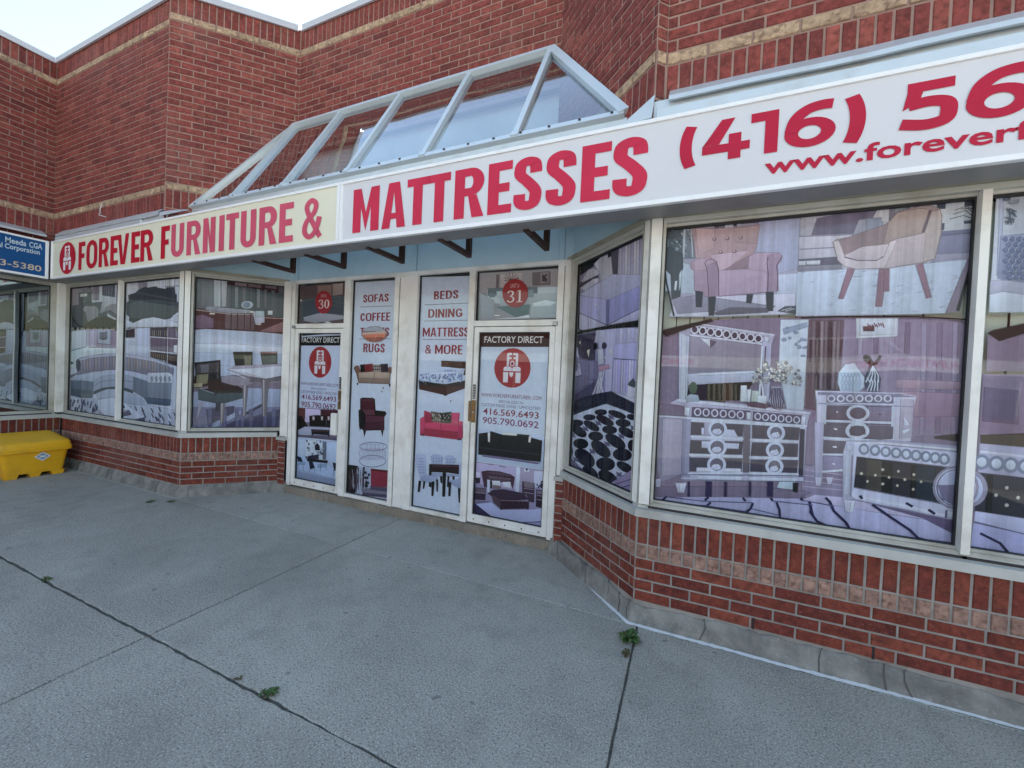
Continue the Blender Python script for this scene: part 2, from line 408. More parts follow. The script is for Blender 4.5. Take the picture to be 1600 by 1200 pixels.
# lower brickwork
JB = 1.103
lower_wall(shop, WA, -9.11 + .03, -5.866 - .0124)
lower_wall(shop, WB, .0124, JB)
lower_wall(shop, WC, -JB - .06, -.0124)
lower_wall(shop, WA, -.307 + .0124, XR)
for (u0, u1, W) in ((-5.107, -4.968, plane((0, 3.795), (1, 0), (0, -1))), (-1.152, -1.06, plane((0, 3.80), (1, 0), (0, -1)))):
    jm = MB()
    mortar(jm, W, 0, u0, u1, .06, .76)
    course_field(jm, W, 0, u0 + .004, u1 - .004, .10, .752, 9, True, length=.4)
    jm.build('door_jamb_brickwork', [M['brick'], M['mortar_low']], shop, attr='tone')
lower_wall(wing, WW, YL, 3.0 + .03)
for W_, u in ((WA, .455), (WA, 1.065), (WB, .76)):              # open weep joints in the bottom course
    q_ = MB(); q_.wbox(W_, u - .006, u + .006, -.034, -.0225, .137, .207); q_.build('weep_joint', M['seal'], shop)

# roof, ceiling and the unlit rooms behind the glass
ZR = 5.6
rf = MB()
outline = [(-8.95, 2.9), (-5.87, 2.9), (-4.87, 3.83), (-1.24, 3.83), (-.27, 2.9), (XR, 2.9), (XR, 16), (-8.95, 16)]
rf.poly([(x, y, ZR) for x, y in outline])
rf.build('roof', M['roof'], shop)
rw = MB()
rw.poly([(XR, 2.85, 0), (XR, 16, 0), (XR, 16, 6.1), (XR, 2.85, 6.1)]); rw.poly([(-9.2, 16, 0), (XR, 16, 0), (XR, 16, 6.1), (-9.2, 16, 6.1)])
rw.build('rear_wall', M['far_brick'], shop)
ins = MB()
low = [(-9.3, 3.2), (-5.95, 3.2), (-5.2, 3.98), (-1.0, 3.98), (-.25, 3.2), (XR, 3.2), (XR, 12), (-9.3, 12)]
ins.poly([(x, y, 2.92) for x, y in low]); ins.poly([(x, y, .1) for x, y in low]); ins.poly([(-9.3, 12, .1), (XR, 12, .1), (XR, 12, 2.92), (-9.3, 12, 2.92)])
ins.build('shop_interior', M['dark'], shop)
wi = MB()
wi.poly([(-8.95, YL, ZR), (-8.95, 16, ZR), (-18, 16, ZR), (-18, YL, ZR)]); wi.poly([(-18, YL, 0), (-18, 16, 0), (-18, 16, 6.1), (-18, YL, 6.1)])
wi.poly([(-18, YL, 0), (-8.9, YL, 0), (-8.9, YL, 6.1), (-18, YL, 6.1)]); wi.poly([(-18, 16, 0), (-8.9, 16, 0), (-8.9, 16, 6.1), (-18, 16, 6.1)])
wi.build('roof', M['roof'], wing)
wi = MB()
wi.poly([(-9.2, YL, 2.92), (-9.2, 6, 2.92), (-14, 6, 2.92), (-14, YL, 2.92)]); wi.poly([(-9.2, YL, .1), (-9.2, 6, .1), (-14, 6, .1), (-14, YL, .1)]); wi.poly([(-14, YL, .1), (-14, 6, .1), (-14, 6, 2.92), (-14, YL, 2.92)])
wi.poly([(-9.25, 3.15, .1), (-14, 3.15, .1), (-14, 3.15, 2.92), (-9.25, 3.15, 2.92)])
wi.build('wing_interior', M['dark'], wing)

# parapet caps
def cap(parent, segs):
    c = MB()
    for (W, u0, u1) in segs:
        c.wbox(W, u0, u1, -.35, .035, ZPB + .035, ZPB + .065); c.wbox(W, u0, u1, .012, .035, ZPB - .012, ZPB + .034)
    c.build('parapet_cap', M['cap'], parent)
for seg in ((UA, -8.83, -5.90), (UB, -.01, lb - .03), (UE, -4.80, -1.31), (UC, -lb + .03, .01), (UA, -.245, XR)): cap(shop, [seg])
cap(wing, [(UW, YL, 2.79)])

# footing ledge: rough concrete under the brickwork
def ledge(parent, pts, out, h=.125, name='footing_ledge', m='ledge'):
    """pts: plan polyline of the wall foot, out: matching outer polyline."""
    mb = MB(); P = []; Q = []
    for k in range(len(pts) - 1):
        L_ = (Vector(pts[k + 1]) - Vector(pts[k])).length; n = max(2, int(L_ / .05))
        for i in range(n + (k == len(pts) - 2)):
            t = i / n; P.append(Vector(pts[k]).lerp(Vector(pts[k + 1]), t)); Q.append(Vector(out[k]).lerp(Vector(out[k + 1]), t))
    rows = []; drift = 0.0
    for p, q in zip(P, Q):
        d = (q - p); drift = .75 * drift + rnd.uniform(-.012, .012); hh = h + drift + rnd.uniform(-.007, .007)
        mid = p + d * (.62 + rnd.uniform(-.18, .18) + drift * 4); o2 = q + d.normalized() * rnd.uniform(-.004, .004)
        rows.append([(p.x, p.y, hh), (*(p + d * .3), hh - .005 + rnd.uniform(-.006, .004)), (*mid, hh * .60 + rnd.uniform(-.016, .016)), (*o2, .0)])
    for a, b in zip(rows, rows[1:]):
        for k in range(3): mb.poly([a[k], b[k], b[k + 1], a[k + 1]])
    for _ in range(len(rows) // 9):                            # hairline cracks and lost chips
        i = rnd.randrange(2, len(rows) - 3); up = Vector((0, 0, .003)); w = rnd.uniform(.08, .22); last = None
        for k in range(4):
            t = rnd.uniform(-.6, .6); a, b = Vector(rows[i][k]), Vector(rows[i + 1][k]); o_ = (Vector(out[0]) - Vector(pts[0])).to_3d().normalized() * .004
            cur = (a.lerp(b, .5 + t * .6 - w / 2) + up + o_, a.lerp(b, .5 + t * .6 + w / 2) + up + o_)
            if last: mb.poly([last[0], last[1], cur[1], cur[0]], 1)
            last = cur
    return mb.build(name, [M[m], M['soil']], parent, smooth=True)
ledge(shop, [(-9.08, 3.04), (-5.88, 3.04), (-5.10, 3.82), (-4.95, 3.83)], [(-9.08, 2.975), (-5.84, 2.965), (-5.03, 3.74), (-4.93, 3.79)])
ledge(shop, [(-1.17, 3.83), (-1.15, 3.86), (-.30, 3.04), (XR, 3.04)], [(-1.19, 3.76), (-1.10, 3.70), (-.315, 2.972), (XR, 2.985)])
ledge(wing, [(-9.14, 3.04), (-9.14, YL)], [(-9.06, 3.04), (-9.06, YL)])
th = MB()
n = 80
for i in range(n):
    x0, x1 = -4.97 + 3.83 * i / n, -4.97 + 3.83 * (i + 1) / n
    if i == 0: ya = 3.80 + rnd.uniform(-.006, .006); za = .096 + rnd.uniform(-.006, .004)
    yb = 3.80 + rnd.uniform(-.008, .008); zb = .096 + rnd.uniform(-.008, .004)
    th.poly([(x0, ya, 0), (x1, yb, 0), (x1, yb, zb), (x0, ya, za)]); th.poly([(x0, ya, za), (x1, yb, zb), (x1, 3.95, .098), (x0, 3.95, .098)])
    ya, za = yb, zb
th.build('door_step', M['threshold'], shop)

# ------------------------------------------------------------------ storefront glazing
def sill(parent, W, u0, u1, m0=0., m1=0.):
    """Bent metal sill; m0, m1 = how far each end reaches per metre of outward projection (mitre)."""
    prof = [(-.14, .832), (-.035, .826), (-.03, .806), (0, .800), (.002, .745), (-.035, .743)]
    mb = MB()
    a = [W(u0 - m0 * d, d, z) for d, z in prof]; b = [W(u1 + m1 * d, d, z) for d, z in prof]
    for k in range(len(prof) - 1): mb.poly([a[k], b[k], b[k + 1], a[k + 1]])
    mb.poly(a); mb.poly(b)
    return mb.build('sill', M['sill'], parent)
def glazing(parent, W, u0, u1, muls=(), glass='glass', zt=2.858, name='storefront_window', left=.05, right=.05, label=None):
    fr = MB()
    fr.wbox(W, u0, u1, -.13, -.040, .824, .846); fr.wbox(W, u0, u1, -.12, -.062, .846, .862)
    fr.wbox(W, u0, u1, -.13, -.03, 2.825, zt); fr.wbox(W, u0, u1, -.12, -.062, 2.806, 2.8245)
    fr.wbox(W, u0, u0 + left, -.13, -.03, .8455, 2.8245); fr.wbox(W, u1 - right, u1, -.13, -.03, .8455, 2.8245)
    ed = [u0 + left]
    for a, b in muls:
        fr.wbox(W, a, b, -.13, -.026, .832, 2.8245, 1); ed += [a, b]
    ed.append(u1 - right)
    win = fr.build(name, [M['sash'], M['frame']], parent, bevel=.0015)
    if label: win['label'] = label
    for a, b in zip(ed[::2], ed[1::2]):
        gs = MB()
        for (p, q, r, t) in ((a, a + .009, .862, 2.806), (b - .009, b, .862, 2.806), (a + .009, b - .009, .862, .868), (a + .009, b - .009, 2.79, 2.806)):
            gs.wbox(W, p, q, -.092, -.074, r, t)
        gs.wbox(W, a - .03, b + .03, -.036, -.0270, .8085, .8235)
        gs.build('gasket', M['seal'], win)
        gl = MB(); gl.poly([W(a, -.084, .862), W(b, -.084, .862), W(b, -.084, 2.806), W(a, -.084, 2.806)])
        gl.build('glass_pane', M[glass], win)
    return win
sill(shop, WA, -9.11, -5.866, 1.0, .4142); sill(shop, WB, 0, JB - .02, .4142, 0)
sill(shop, WC, -JB - .03, 0, 0, .4142); sill(shop, WA, -.307, XR, .4142, 0)
sill(wing, WW, YL, 3.0, 0, 1.0)
wA = glazing(shop, WA, -9.06, -5.985, [(-7.492, -7.428)], glass='glass_bay', left=.012, right=.008, label='two pane window of the left bay')
wB = glazing(shop, WB, .075, 1.16, glass='glass_bay', left=.028, right=.03, label='angled window left of the doors')
wC = glazing(shop, WC, -1.19, -.075, left=.09, right=.028, label='angled window right of the doors')
wD = glazing(shop, WA, -.215, XR, [(1.409, 1.450), (3.08, 3.121)], left=.02, label='large right bay window')
glazing(wing, WW, YL, 2.955, [(1.25, 1.30), (-.45, -.40), (-2.15, -2.1)], glass='glass_wing', label='tinted wing window')
cp = MB()
def post(mb, pts): # upright corner cover, plan polygon
    n = len(pts)
    mb.poly([(x, y, .8335) for x, y in pts]); mb.poly([(x, y, 2.858) for x, y in pts])
    for i in range(n):
        a, b = pts[i], pts[(i + 1) % n]; mb.poly([(*a, .8335), (*b, .8335), (*b, 2.858), (*a, 2.858)])
q = lambda W, u, d: W(u, d, 0)[:2]
post(cp, [q(WA, -5.984, -.02), q(WA, -5.875, -.02), q(WB, .008, -.02), q(WB, .074, -.02), q(WB, .074, -.12), q(WA, -5.984, -.12)])
cp.build('corner_post', M['frame'], shop, bevel=.002)
cp = MB(); post(cp, [q(WC, -.074, -.02), q(WC, -.008, -.02), q(WA, -.296, -.02), q(WA, -.216, -.02), q(WA, -.216, -.12), q(WC, -.074, -.12)])
cp.build('corner_post', M['frame'], shop, bevel=.002)
cp = MB(); post(cp, [(-9.14, 2.956), (-9.05, 2.956), (-9.05, 3.03), (-9.062, 3.03), (-9.062, 3.1), (-9.14, 3.1)])
cp.build('corner_post', M['frame'], shop, bevel=.002)
for W_, u, d in ((WA, -5.9845, -.0195), (WB, .0745, -.0195), (WC, -.0745, -.0195), (WA, -.2155, -.0195), (WA, -.2935, -.0195), (WC, -.0105, -.0195), (WB, .0105, -.0195), (WA, -5.8775, -.0195)):
    q_ = MB(); q_.wbox(W_, u - .0022, u + .0022, d - .02, d + .0008, .836, 2.856); q_.build('post_seam', M['seal'], shop)
# pale rail and blinds behind the posters, seen in the gap between them
for (W, u0, u1) in ((WA, -9.04, -6.0), (WB, .1, 1.13), (WC, -1.10, -.1), (WA, -.19, XR - .1)):
    b = MB()
    n = max(3, int((u1 - u0) / .09)); w = (u1 - u0) / n
    for i in range(n): b.wbox(W, u0 + i * w, u0 + (i + .93) * w, -.160 - .012 * (i % 2), -.156 - .012 * (i % 2), .87, 2.80)
    b.build('vertical_blind', M['blind'], {0: wA, 1: wB, 2: wC, 3: wD}[[(-9.04), (.1), (-1.10), (-.19)].index(u0)])

# door screen: frame, centre post, sidelights, transoms
ZH = 2.865
sc = MB()
fr_x = [(-4.968, -4.90), (-4.015, -3.915), (-3.228, -3.165), (-3.0, -2.90), (-2.222, -2.148), (-1.225, -1.152)]
for a, b in fr_x: sc.wbox(WE, a, b, -.10, .03, .10, ZH - .045)
for a, b in ((-4.968, -4.015), (-3.915, -3.228), (-2.90, -2.222), (-2.148, -1.152)): pass
sc.wbox(WE, -4.968, -1.152, -.10, .032, ZH - .0445, ZH)
sc.wbox(WE, -3.915, -3.228, -.10, .02, .10, .142); sc.wbox(WE, -2.90, -2.222, -.10, .02, .10, .142)
sc.wbox(WE, -4.90, -4.015, -.10, .025, 2.225, 2.285); sc.wbox(WE, -2.148, -1.225, -.10, .025, 2.225, 2.285)
scr = sc.build('door_screen', M['frame'], shop, bevel=.0015)
pn = MB(); pn.wbox(WE, -3.1645, -3.0005, -.08, .012, .10, ZH - .046)
pn.build('centre_panel', M['frame'], scr)
for u in (-3.1625, -3.0025, -4.8965, -4.0185, -2.1445, -1.2285, -4.9645, -1.1555):
    q_ = MB(); q_.wbox(WE, u - .0028, u + .0028, -.03, .0135 if -3.2 < u < -2.9 else .0312 if u < -4.95 or u > -1.2 else -.002, .12, 2.80 if -3.2 < u < -2.9 or u < -4.95 or u > -1.2 else 2.222); q_.build('frame_seam', M['seal'], scr)
def pane(a, b, z0, z1, name='glass_pane', par=None, glass='glass', d=-.018):
    gs = MB()
    for (p, qq, r, t) in ((a, a + .012, z0, z1), (b - .012, b, z0, z1), (a + .012, b - .012, z0, z0 + .008), (a + .012, b - .012, z1 - .012, z1)): gs.wbox(WE, p, qq, d - .012, d + .006, r, t)
    gs.build('gasket', M['seal'], par)
    gl = MB(); gl.poly([WE(a, d, z0), WE(b, d, z0), WE(b, d, z1), WE(a, d, z1)]); return gl.build(name, M[glass], par)
pane(-3.915, -3.228, .142, ZH - .0445, par=scr); pane(-2.90, -2.222, .142, ZH - .0445, par=scr)
pane(-4.90, -4.015, 2.285, ZH - .0445, par=scr); pane(-2.148, -1.225, 2.285, ZH - .0445, par=scr)
def door(u0, u1, label, hinge):
    d = MB(); st = .055; z0, z1 = .112, 2.218
    d.wbox(WE, u0, u0 + st, -.045, .012, z0, z1); d.wbox(WE, u1 - st, u1, -.045, .012, z0, z1)
    d.wbox(WE, u0 + st, u1 - st, -.045, .0115, z1 - .055, z1); d.wbox(WE, u0 + st, u1 - st, -.045, .0115, z0, z0 + .085)
    o = d.build('glass_door', M['frame'], shop, bevel=.0015); o['label'] = label
    pane(u0 + st, u1 - st, z0 + .085, z1 - .055, par=o, d=-.012)
    sw = MB(); sw.wbox(WE, u0 + .02, u1 - .02, .012, .019, z0 + .002, z0 + .024)
    for k in range(5): x = u0 + .08 + k * (u1 - u0 - .16) / 4; sw.wbox(WE, x - .006, x + .006, .0118, .017, z0 + .032, z0 + .044, 1)
    sw.build('kick_strip', [M['frame'], M['seal']], o)
    hx = u0 - .004 if hinge < 0 else u1 + .004
    h = MB(); h.wbox(WE, hx - .024, hx + .024, .026, .052, 2.222, 2.262); h.build('pivot_hinge', M['steel'], o, bevel=.003)
    lx = u1 - .028 if hinge < 0 else u0 + .028
    lk = MB(); lk.wbox(WE, lx - .024, lx + .026, .0125, .022, 1.19, 1.43); lk.wbox(WE, lx - .012, lx + .012, .022, .030, 1.29, 1.315, 1)
    if hinge < 0: lk.wbox(WE, lx + .027, lx + .042, .012, .03, 1.2, 1.42, 0)
    else: lk.wbox(WE, lx - .056, lx - .03, .026, .034, 1.2, 1.42, 0)
    lk.build('lock', [M['brass'], M['steel']], o, bevel=.002)
    sl = MB(); sl.wbox(WE, lx - .016, lx + .014, .0125, .019, 1.445, 1.6)
    for k in range(5): sl.wbox(WE, lx - .012, lx + .010, .0191, .0225, 1.455 + k * .028, 1.473 + k * .028, 1)
    sl.build('keypad', [M['seal'], M['steel']], o)
    if hinge < 0:
        hd = MB(); hd.wbox(WE, lx - .10, lx - .012, .018, .062, .86, 1.14); hd.build('handle', M['frame'], o, bevel=.008)
    return o
door(-4.893, -4.022, 'left glass door with dented aluminium frame', -1)
door(-2.14, -1.233, 'right glass door with worn aluminium frame', 1)
# jamb covers beside the screen and infill panels above the glazing
jc = MB()
jc.hexa([(-5.09, 3.80, .72), (-4.9685, 3.83, .72), (-4.9685, 3.95, .72), (-5.2, 3.95, .72), (-5.09, 3.80, 2.86), (-4.9685, 3.83, 2.86), (-4.9685, 3.95, 2.86), (-5.2, 3.95, 2.86)])
jc.build('jamb_cover', M['frame'], shop)
jc = MB()
jc.hexa([(-1.1515, 3.83, .72), (-1.115, 3.815, .72), (-1.0, 3.95, .72), (-1.1515, 3.95, .72), (-1.1515, 3.83, 2.86), (-1.115, 3.815, 2.86), (-1.0, 3.95, 2.86), (-1.1515, 3.95, 2.86)])
jc.build('jamb_cover', M['frame'], shop)
js = MB(); js.box(-5.12, 3.77, .705, -4.955, 3.84, .745); js.build('sill', M['sill'], shop)
js = MB(); js.box(-1.165, 3.785, .705, -1.07, 3.86, .745); js.build('sill', M['sill'], shop)
pn = MB()
joints = [-5.14, -4.945, -4.885, -3.2, -2.94, -1.23, -1.17, -1.08]
for a, b in zip(joints, joints[1:]): pn.wbox(WE, a + .003, b - .003, -.05, .0 if b - a > .5 else .012, ZH + .001, 3.30)
pn.build('infill_panel', M['panel'], shop)
pn = MB(); pn.wbox(WE, -5.14, -1.08, -.05, .010, 3.301, 4.52); pn.build('light_shaft_panel', M['panel_white'], shop)
for W_, a, b in ((WB, .0, 1.16), (WC, -1.16, 0)):
    pn = MB(); pn.wbox(W_, a, b, -.09, -.045, 2.859, 3.32); pn.build('infill_panel', M['panel'], shop)

# ------------------------------------------------------------------ skylight over the recess
sk = tag(empty('skylight', (-3.1, 2.974, 3.59)), None)
sk.parent = shop; sk.location = Vector((-3.1, 2.974, 3.59)) - shop.location
zl, zu, yl, yu = 3.588, 4.825, 2.974, 3.716
def sp(x, t): return (x, yl + (yu - yl) * t, zl + (zu - zl) * t)
nrm = Vector((0, -(zu - zl), yu - yl)).normalized()
BL, BR, TL, TR = sp(-5.655, 0), sp(-.508, 0), sp(-4.865, 1), sp(-1.345, 1)
bot = [-4.869, -4.029, -3.127, -2.236, -1.352]; top = [-4.845, -4.029, -3.127, -2.236, -1.357]
sb = MB()
sb.beam(BL, BR, .055, .045, nrm); sb.beam((TL[0] - .03, TL[1], TL[2]), (TR[0] + .03, TR[1], TR[2]), .06, .055, nrm)
for a, b in zip(bot, top): sb.beam(sp(a, .012), sp(b, .985), .05, .050, nrm)
sb.beam(BL, TL, .06, .048, nrm); sb.beam(BR, TR, .075, .056, nrm)
for a in bot: sb.beam(sp(a, -.012), sp(a, .03), .064, .056, nrm)
fr = sb.build('skylight_frame', M['alu'], sk)
sg = MB(); o_ = nrm * .012
sg.poly([Vector(p) + o_ for p in (BL, BR, TR, TL)]); sg.build('skylight_glass', M['glass_roof'], sk)
for k in range(22):
    p = Vector(sp(-5.55 + k * .236, .0)) + nrm * .045; sc2 = MB()
    sc2.beam(p, p + nrm * .008, .018, .014, (0, 0, 1)); sc2.build('screw', M['seal'], fr)
cb = MB(); cb.box(-5.70, 2.955, 3.39, -.47, 2.985, 3.575); cb.build('skylight_curb', M['flash'], sk)

# ------------------------------------------------------------------ lettering
def arc(cx, cy, rx, ry, a0, a1, n=12): return [(cx + rx * math.cos(math.radians(a0 + (a1 - a0) * i / n)), cy + ry * math.sin(math.radians(a0 + (a1 - a0) * i / n))) for i in range(n + 1)]
def strip(outer, inner): return [[outer[i], outer[i + 1], inner[i + 1], inner[i]] for i in range(len(outer) - 1)]
def spline(P, n=6):
    o = []
    for i in range(len(P) - 1):
        p0, p1, p2, p3 = P[max(i - 1, 0)], P[i], P[i + 1], P[min(i + 2, len(P) - 1)]
        for k in range(n):
            t = k / n
            o.append(tuple(.5 * (2 * p1[j] + (p2[j] - p0[j]) * t + (2 * p0[j] - 5 * p1[j] + 4 * p2[j] - p3[j]) * t * t + (3 * p1[j] - p0[j] - 3 * p2[j] + p3[j]) * t ** 3) for j in (0, 1)))
    return o + [P[-1]]
def pen(path, tx, ty):
    """Broad-nib stroke: upright runs are tx wide, level runs ty thick."""
    a, b = [], []
    for i, p in enumerate(path):
        q0, q1 = path[max(i - 1, 0)], path[min(i + 1, len(path) - 1)]
        dx, dy = q1[0] - q0[0], q1[1] - q0[1]; l = math.hypot(dx, dy) or 1
        nx, ny = -dy / l * tx / 2, dx / l * ty / 2
        a.append((p[0] + nx, p[1] + ny)); b.append((p[0] - nx, p[1] - ny))
    return strip(a, b)
def rect(x0, y0, x1, y1): return [(x0, y0), (x1, y0), (x1, y1), (x0, y1)]
def gothic(ch, w, t, h):
    """Heavy condensed capitals in a box w wide and 1 high, stem t, bar h."""
    c = w / 2
    if ch == 'I': return [rect(0, 0, w, 1)]
    if ch == 'T': return [rect(0, 1 - h, w, 1), rect(c - t / 2, 0, c + t / 2, 1 - h)]
    if ch in 'EF':
        o = [rect(0, 0, t, 1), rect(t, 1 - h, w, 1), rect(t, .5 - h / 2, w * .9, .5 + h / 2)]
        return o + ([rect(t, 0, w, h)] if ch == 'E' else [])
    if ch == 'U':
        r, ri = c, c - t
        return strip([(0, 1), (0, r * .8)] + arc(c, r * .8, r, r * .8, 180, 360) + [(w, 1)], [(t, 1), (t, r * .8)] + arc(c, r * .8, ri, r * .8 - h, 180, 360) + [(w - t, 1)])
    if ch == 'O':
        r, ri, e = c, c - t, c * .85
        return strip(arc(c, e, r, e, 180, 360) + arc(c, 1 - e, r, e, 0, 180) + [(0, e)], arc(c, e, ri, e - h, 180, 360) + arc(c, 1 - e, ri, e - h, 0, 180) + [(t, e)])
    if ch == 'L': return [rect(0, 0, t, 1), rect(t, 0, w, h)]
    if ch == 'D':
        rx, e = w - t, .42
        return [rect(0, 0, t, 1)] + strip([(t, 1)] + arc(w - rx * .8, 1 - e, rx * .8, e, 90, 0) + arc(w - rx * .8, e, rx * .8, e, 0, -90) + [(t, 0)], [(t, 1 - h)] + arc(w - rx * .8, 1 - e, rx * .8 - t, e - h, 90, 0) + arc(w - rx * .8, e, rx * .8 - t, e - h, 0, -90) + [(t, h)])
    if ch == 'B':
        o = [rect(0, 0, t, 1)]
        for y0, y1, ww in ((.48, 1, w * .94), (0, .52, w)):
            e = (y1 - y0) / 2; rx = (ww - t) * .62
            o += strip([(t, y1)] + arc(ww - rx, y1 - e, rx, e, 90, -90) + [(t, y0)], [(t, y1 - h)] + arc(ww - rx, y1 - e, max(.01, rx - t), e - h, 90, -90) + [(t, y0 + h)])
        return o
    if ch in 'CG':
        P = [(w - t / 2, .76)] + arc(c, .5, c - t / 2, .5 - h / 2, 28, 332, 20) + ([(w - t / 2, .26)] if ch == 'C' else [])
        return pen(P, t, h) + ([rect(w - t, .10, w, .50), rect(c, .50 - h, w - t, .50)] if ch == 'G' else [])
    if ch == 'R':
        y = .44; e = (1 - y) / 2; rx = w - t - .02
        return [rect(0, 0, t, 1)] + strip([(t, 1)] + arc(w - rx * .72, 1 - e, rx * .72, e, 90, -90) + [(t, y)], [(t, 1 - h)] + arc(w - rx * .72 - .01, 1 - e, max(.02, rx * .72 - t), e - h * .95, 90, -90) + [(t, y + h * .95)]) + [[(c * .95, y), (c * .95 + t * .8, y + .01), (w + .01, 0), (w - t * 1.08, 0)]]
    if ch == 'N': return [rect(0, 0, t, 1), rect(w - t, 0, w, 1), [(t, 1), (t, .58), (w - t, 0), (w - t, .42)]]
    if ch == 'M': return [rect(0, 0, t, 1), rect(w - t, 0, w, 1), [(t, 1), (t, .58), (c, 0.02), (c, .44)], [(w - t, 1), (c, .44), (c, .02), (w - t, .58)]]
    if ch in 'AV':
        s = .95 * t; ap = .80
        L_ = [(0, 0), (s, 0), (c, ap), (c, 1), (c - t * .62, 1)]; xi = lambda z: s + (c - s) * z / ap
        o = [L_, [(w - x, y) for x, y in L_]]
        if ch == 'A': o.append([(xi(.2), .2), (w - xi(.2), .2), (w - xi(.33), .33), (xi(.33), .33)])
        return o if ch == 'A' else [[(x, 1 - y) for x, y in p] for p in o]
    if ch == 'S':
        a, b = t / 2, w - t / 2; y0, y1 = h / 2, 1 - h / 2
        P = [(b, .69), (b - .005, .80), (c + (b - c) * .75, y1 - .035), (c, y1), (c - (c - a) * .75, y1 - .035), (a, .80), (a + .01, .67), (c, .53), (b - .01, .36), (b, .22), (c + (b - c) * .75, y0 + .035), (c, y0), (c - (c - a) * .75, y0 + .035), (a, .20), (a, .31)]
        return pen(spline(P, 5), t, h)
    if ch == '&':
        P1 = [(w * .93, .03), (w * .55, .38), (w * .26, .67), (w * .22, .83), (w * .45, .94), (w * .68, .84), (w * .62, .66), (w * .44, .55)]
        P2 = [(w * .42, .56), (w * .18, .40), (w * .12, .20), (w * .32, .06), (w * .58, .11), (w * .78, .30), (w * .88, .52)]
        return pen(spline(P1, 6), t * .72, h * .75), pen(spline(P2, 6), t * .72, h * .75)
def wide(ch, w, t):
    """Broad extra-bold numerals in a box w wide and 1 high."""
    c = w / 2
    if ch == '(': return pen(arc(w + .22, .5, w + .22 - t / 2, .74, 143, 217, 14), t * 1.05, t * .5)
    if ch == ')': return [[(w - x, y) for x, y in p] for p in wide('(', w, t)]
    if ch == '1': return [rect(w - t, 0, w, 1), [(0, 1), (0, 1 - t * .8), (w - t, 1 - t * .8), (w - t, 1)]]
    if ch == '4': return [[(w * .40, 1), (w * .68, 1), (w * .36, .40), (0, .40), (0, .385)], rect(0, .19, w, .395), rect(w * .56, 0, w * .56 + t, .19), rect(w * .56, .395, w * .56 + t, .62)]
    if ch in '69':
        e = .335
        bowl = strip(arc(c + .005, e, c, e, 0, 360, 28), arc(c + .005, e, c - t, e - t * .66, 0, 360, 28))
        tail = pen(spline([(w * .93, .90), (w * .72, .915), (w * .45, .86), (w * .23, .68), (t * .50, .38)], 6), t, t * .78)
        o = bowl + tail
        return o if ch == '6' else [[(w - x, 1 - y) for x, y in p] for p in o]
    if ch == '5':
        P = [(w * .16, .53), (w * .52, .565), (w * .80, .50), (w - t / 2, .32), (w * .78, .14), (w * .45, .085), (w * .03, .16)]
        return [rect(w * .12, 1 - t * .75, w * .93, 1), [(w * .12, 1 - t * .75), (w * .12 + t * .95, 1 - t * .75), (w * .06 + t * .95, .60), (w * .05, .44)]] + pen(spline(P, 6), t, t * .8)
    if ch == '3':
        return pen(spline([(w * .05, .93), (w * .5, .93), (w * .85, .92)], 4), t * .7, t * .7) + pen(spline([(w * .8, .86), (w * .55, .62), (w * .78, .5), (w - t / 2, .3), (w * .75, .13), (w * .42, .085), (w * .03, .16)], 6), t, t * .8)
    if ch == '-': return [rect(0, .36, w, .36 + t * .75)]
WID = {'I': .16, 'E': .46, 'F': .44, 'L': .44, 'S': .48, 'B': .52, 'T': .52, 'R': .54, 'U': .60, 'C': .56, 'D': .62, 'A': .64, 'N': .62, 'G': .64, 'O': .70, 'M': .82, '&': .64, ' ': .22}
def caps(s, t=.185, h=.14, gap=.085):
    """A line of plain semi-bold capitals in a unit box."""
    x = 0; o = []
    for ch in s:
        w = WID[ch]
        if ch != ' ':
            g = gothic(ch, w, t, h)
            for p in (list(g[0]) + list(g[1]) if ch == '&' else g): o.append([(x + a, b) for a, b in p])
        x += w + gap
    x -= gap
    return [[(a / x, b) for a, b in p] for p in o]
def flat_letters(mb, W, d, polys, x0, x1, z0, z1, w, m=0):
    for k, p in enumerate(polys): mb.poly([W(x0 + (x1 - x0) * x / w, d + .00003 * k, z0 + (z1 - z0) * y) for x, y in p], m)
_txt = {}
def text_faces(s, bold):
    """Outline of a line of type from Blender's own font, scaled into a unit box."""
    k = (s, bold)
    if k not in _txt:
        cu = bpy.data.curves.new('type', 'FONT'); cu.body = s; cu.resolution_u = 3; cu.offset = bold
        ob = bpy.data.objects.new('type', cu); COL.objects.link(ob)
        bpy.context.view_layer.update()
        me = ob.evaluated_get(bpy.context.evaluated_depsgraph_get()).to_mesh()
        vs = [(v.co.x, v.co.y) for v in me.vertices]; fs = [tuple(p.vertices) for p in me.polygons]
        ob.evaluated_get(bpy.context.evaluated_depsgraph_get()).to_mesh_clear()
        bpy.data.objects.remove(ob); bpy.data.curves.remove(cu)
        xs = [v[0] for v in vs]; ys = [v[1] for v in vs]; x0, x1, y0, y1 = min(xs), max(xs), min(ys), max(ys)
        _txt[k] = ([((x - x0) / (x1 - x0), (y - y0) / (y1 - y0)) for x, y in vs], fs)
    return _txt[k]
def set_type(mb, W, d, s, bold, u0, z0, u1, z1, m=0, c=None):
    vs, fs = text_faces(s, bold); b = len(mb.v)
    mb.v += [W(u0 + (u1 - u0) * x, d, z0 + (z1 - z0) * y) for x, y in vs]
    for f in fs: mb.f.append(tuple(b + i for i in f)); mb.m.append(m); mb.c.append(c)
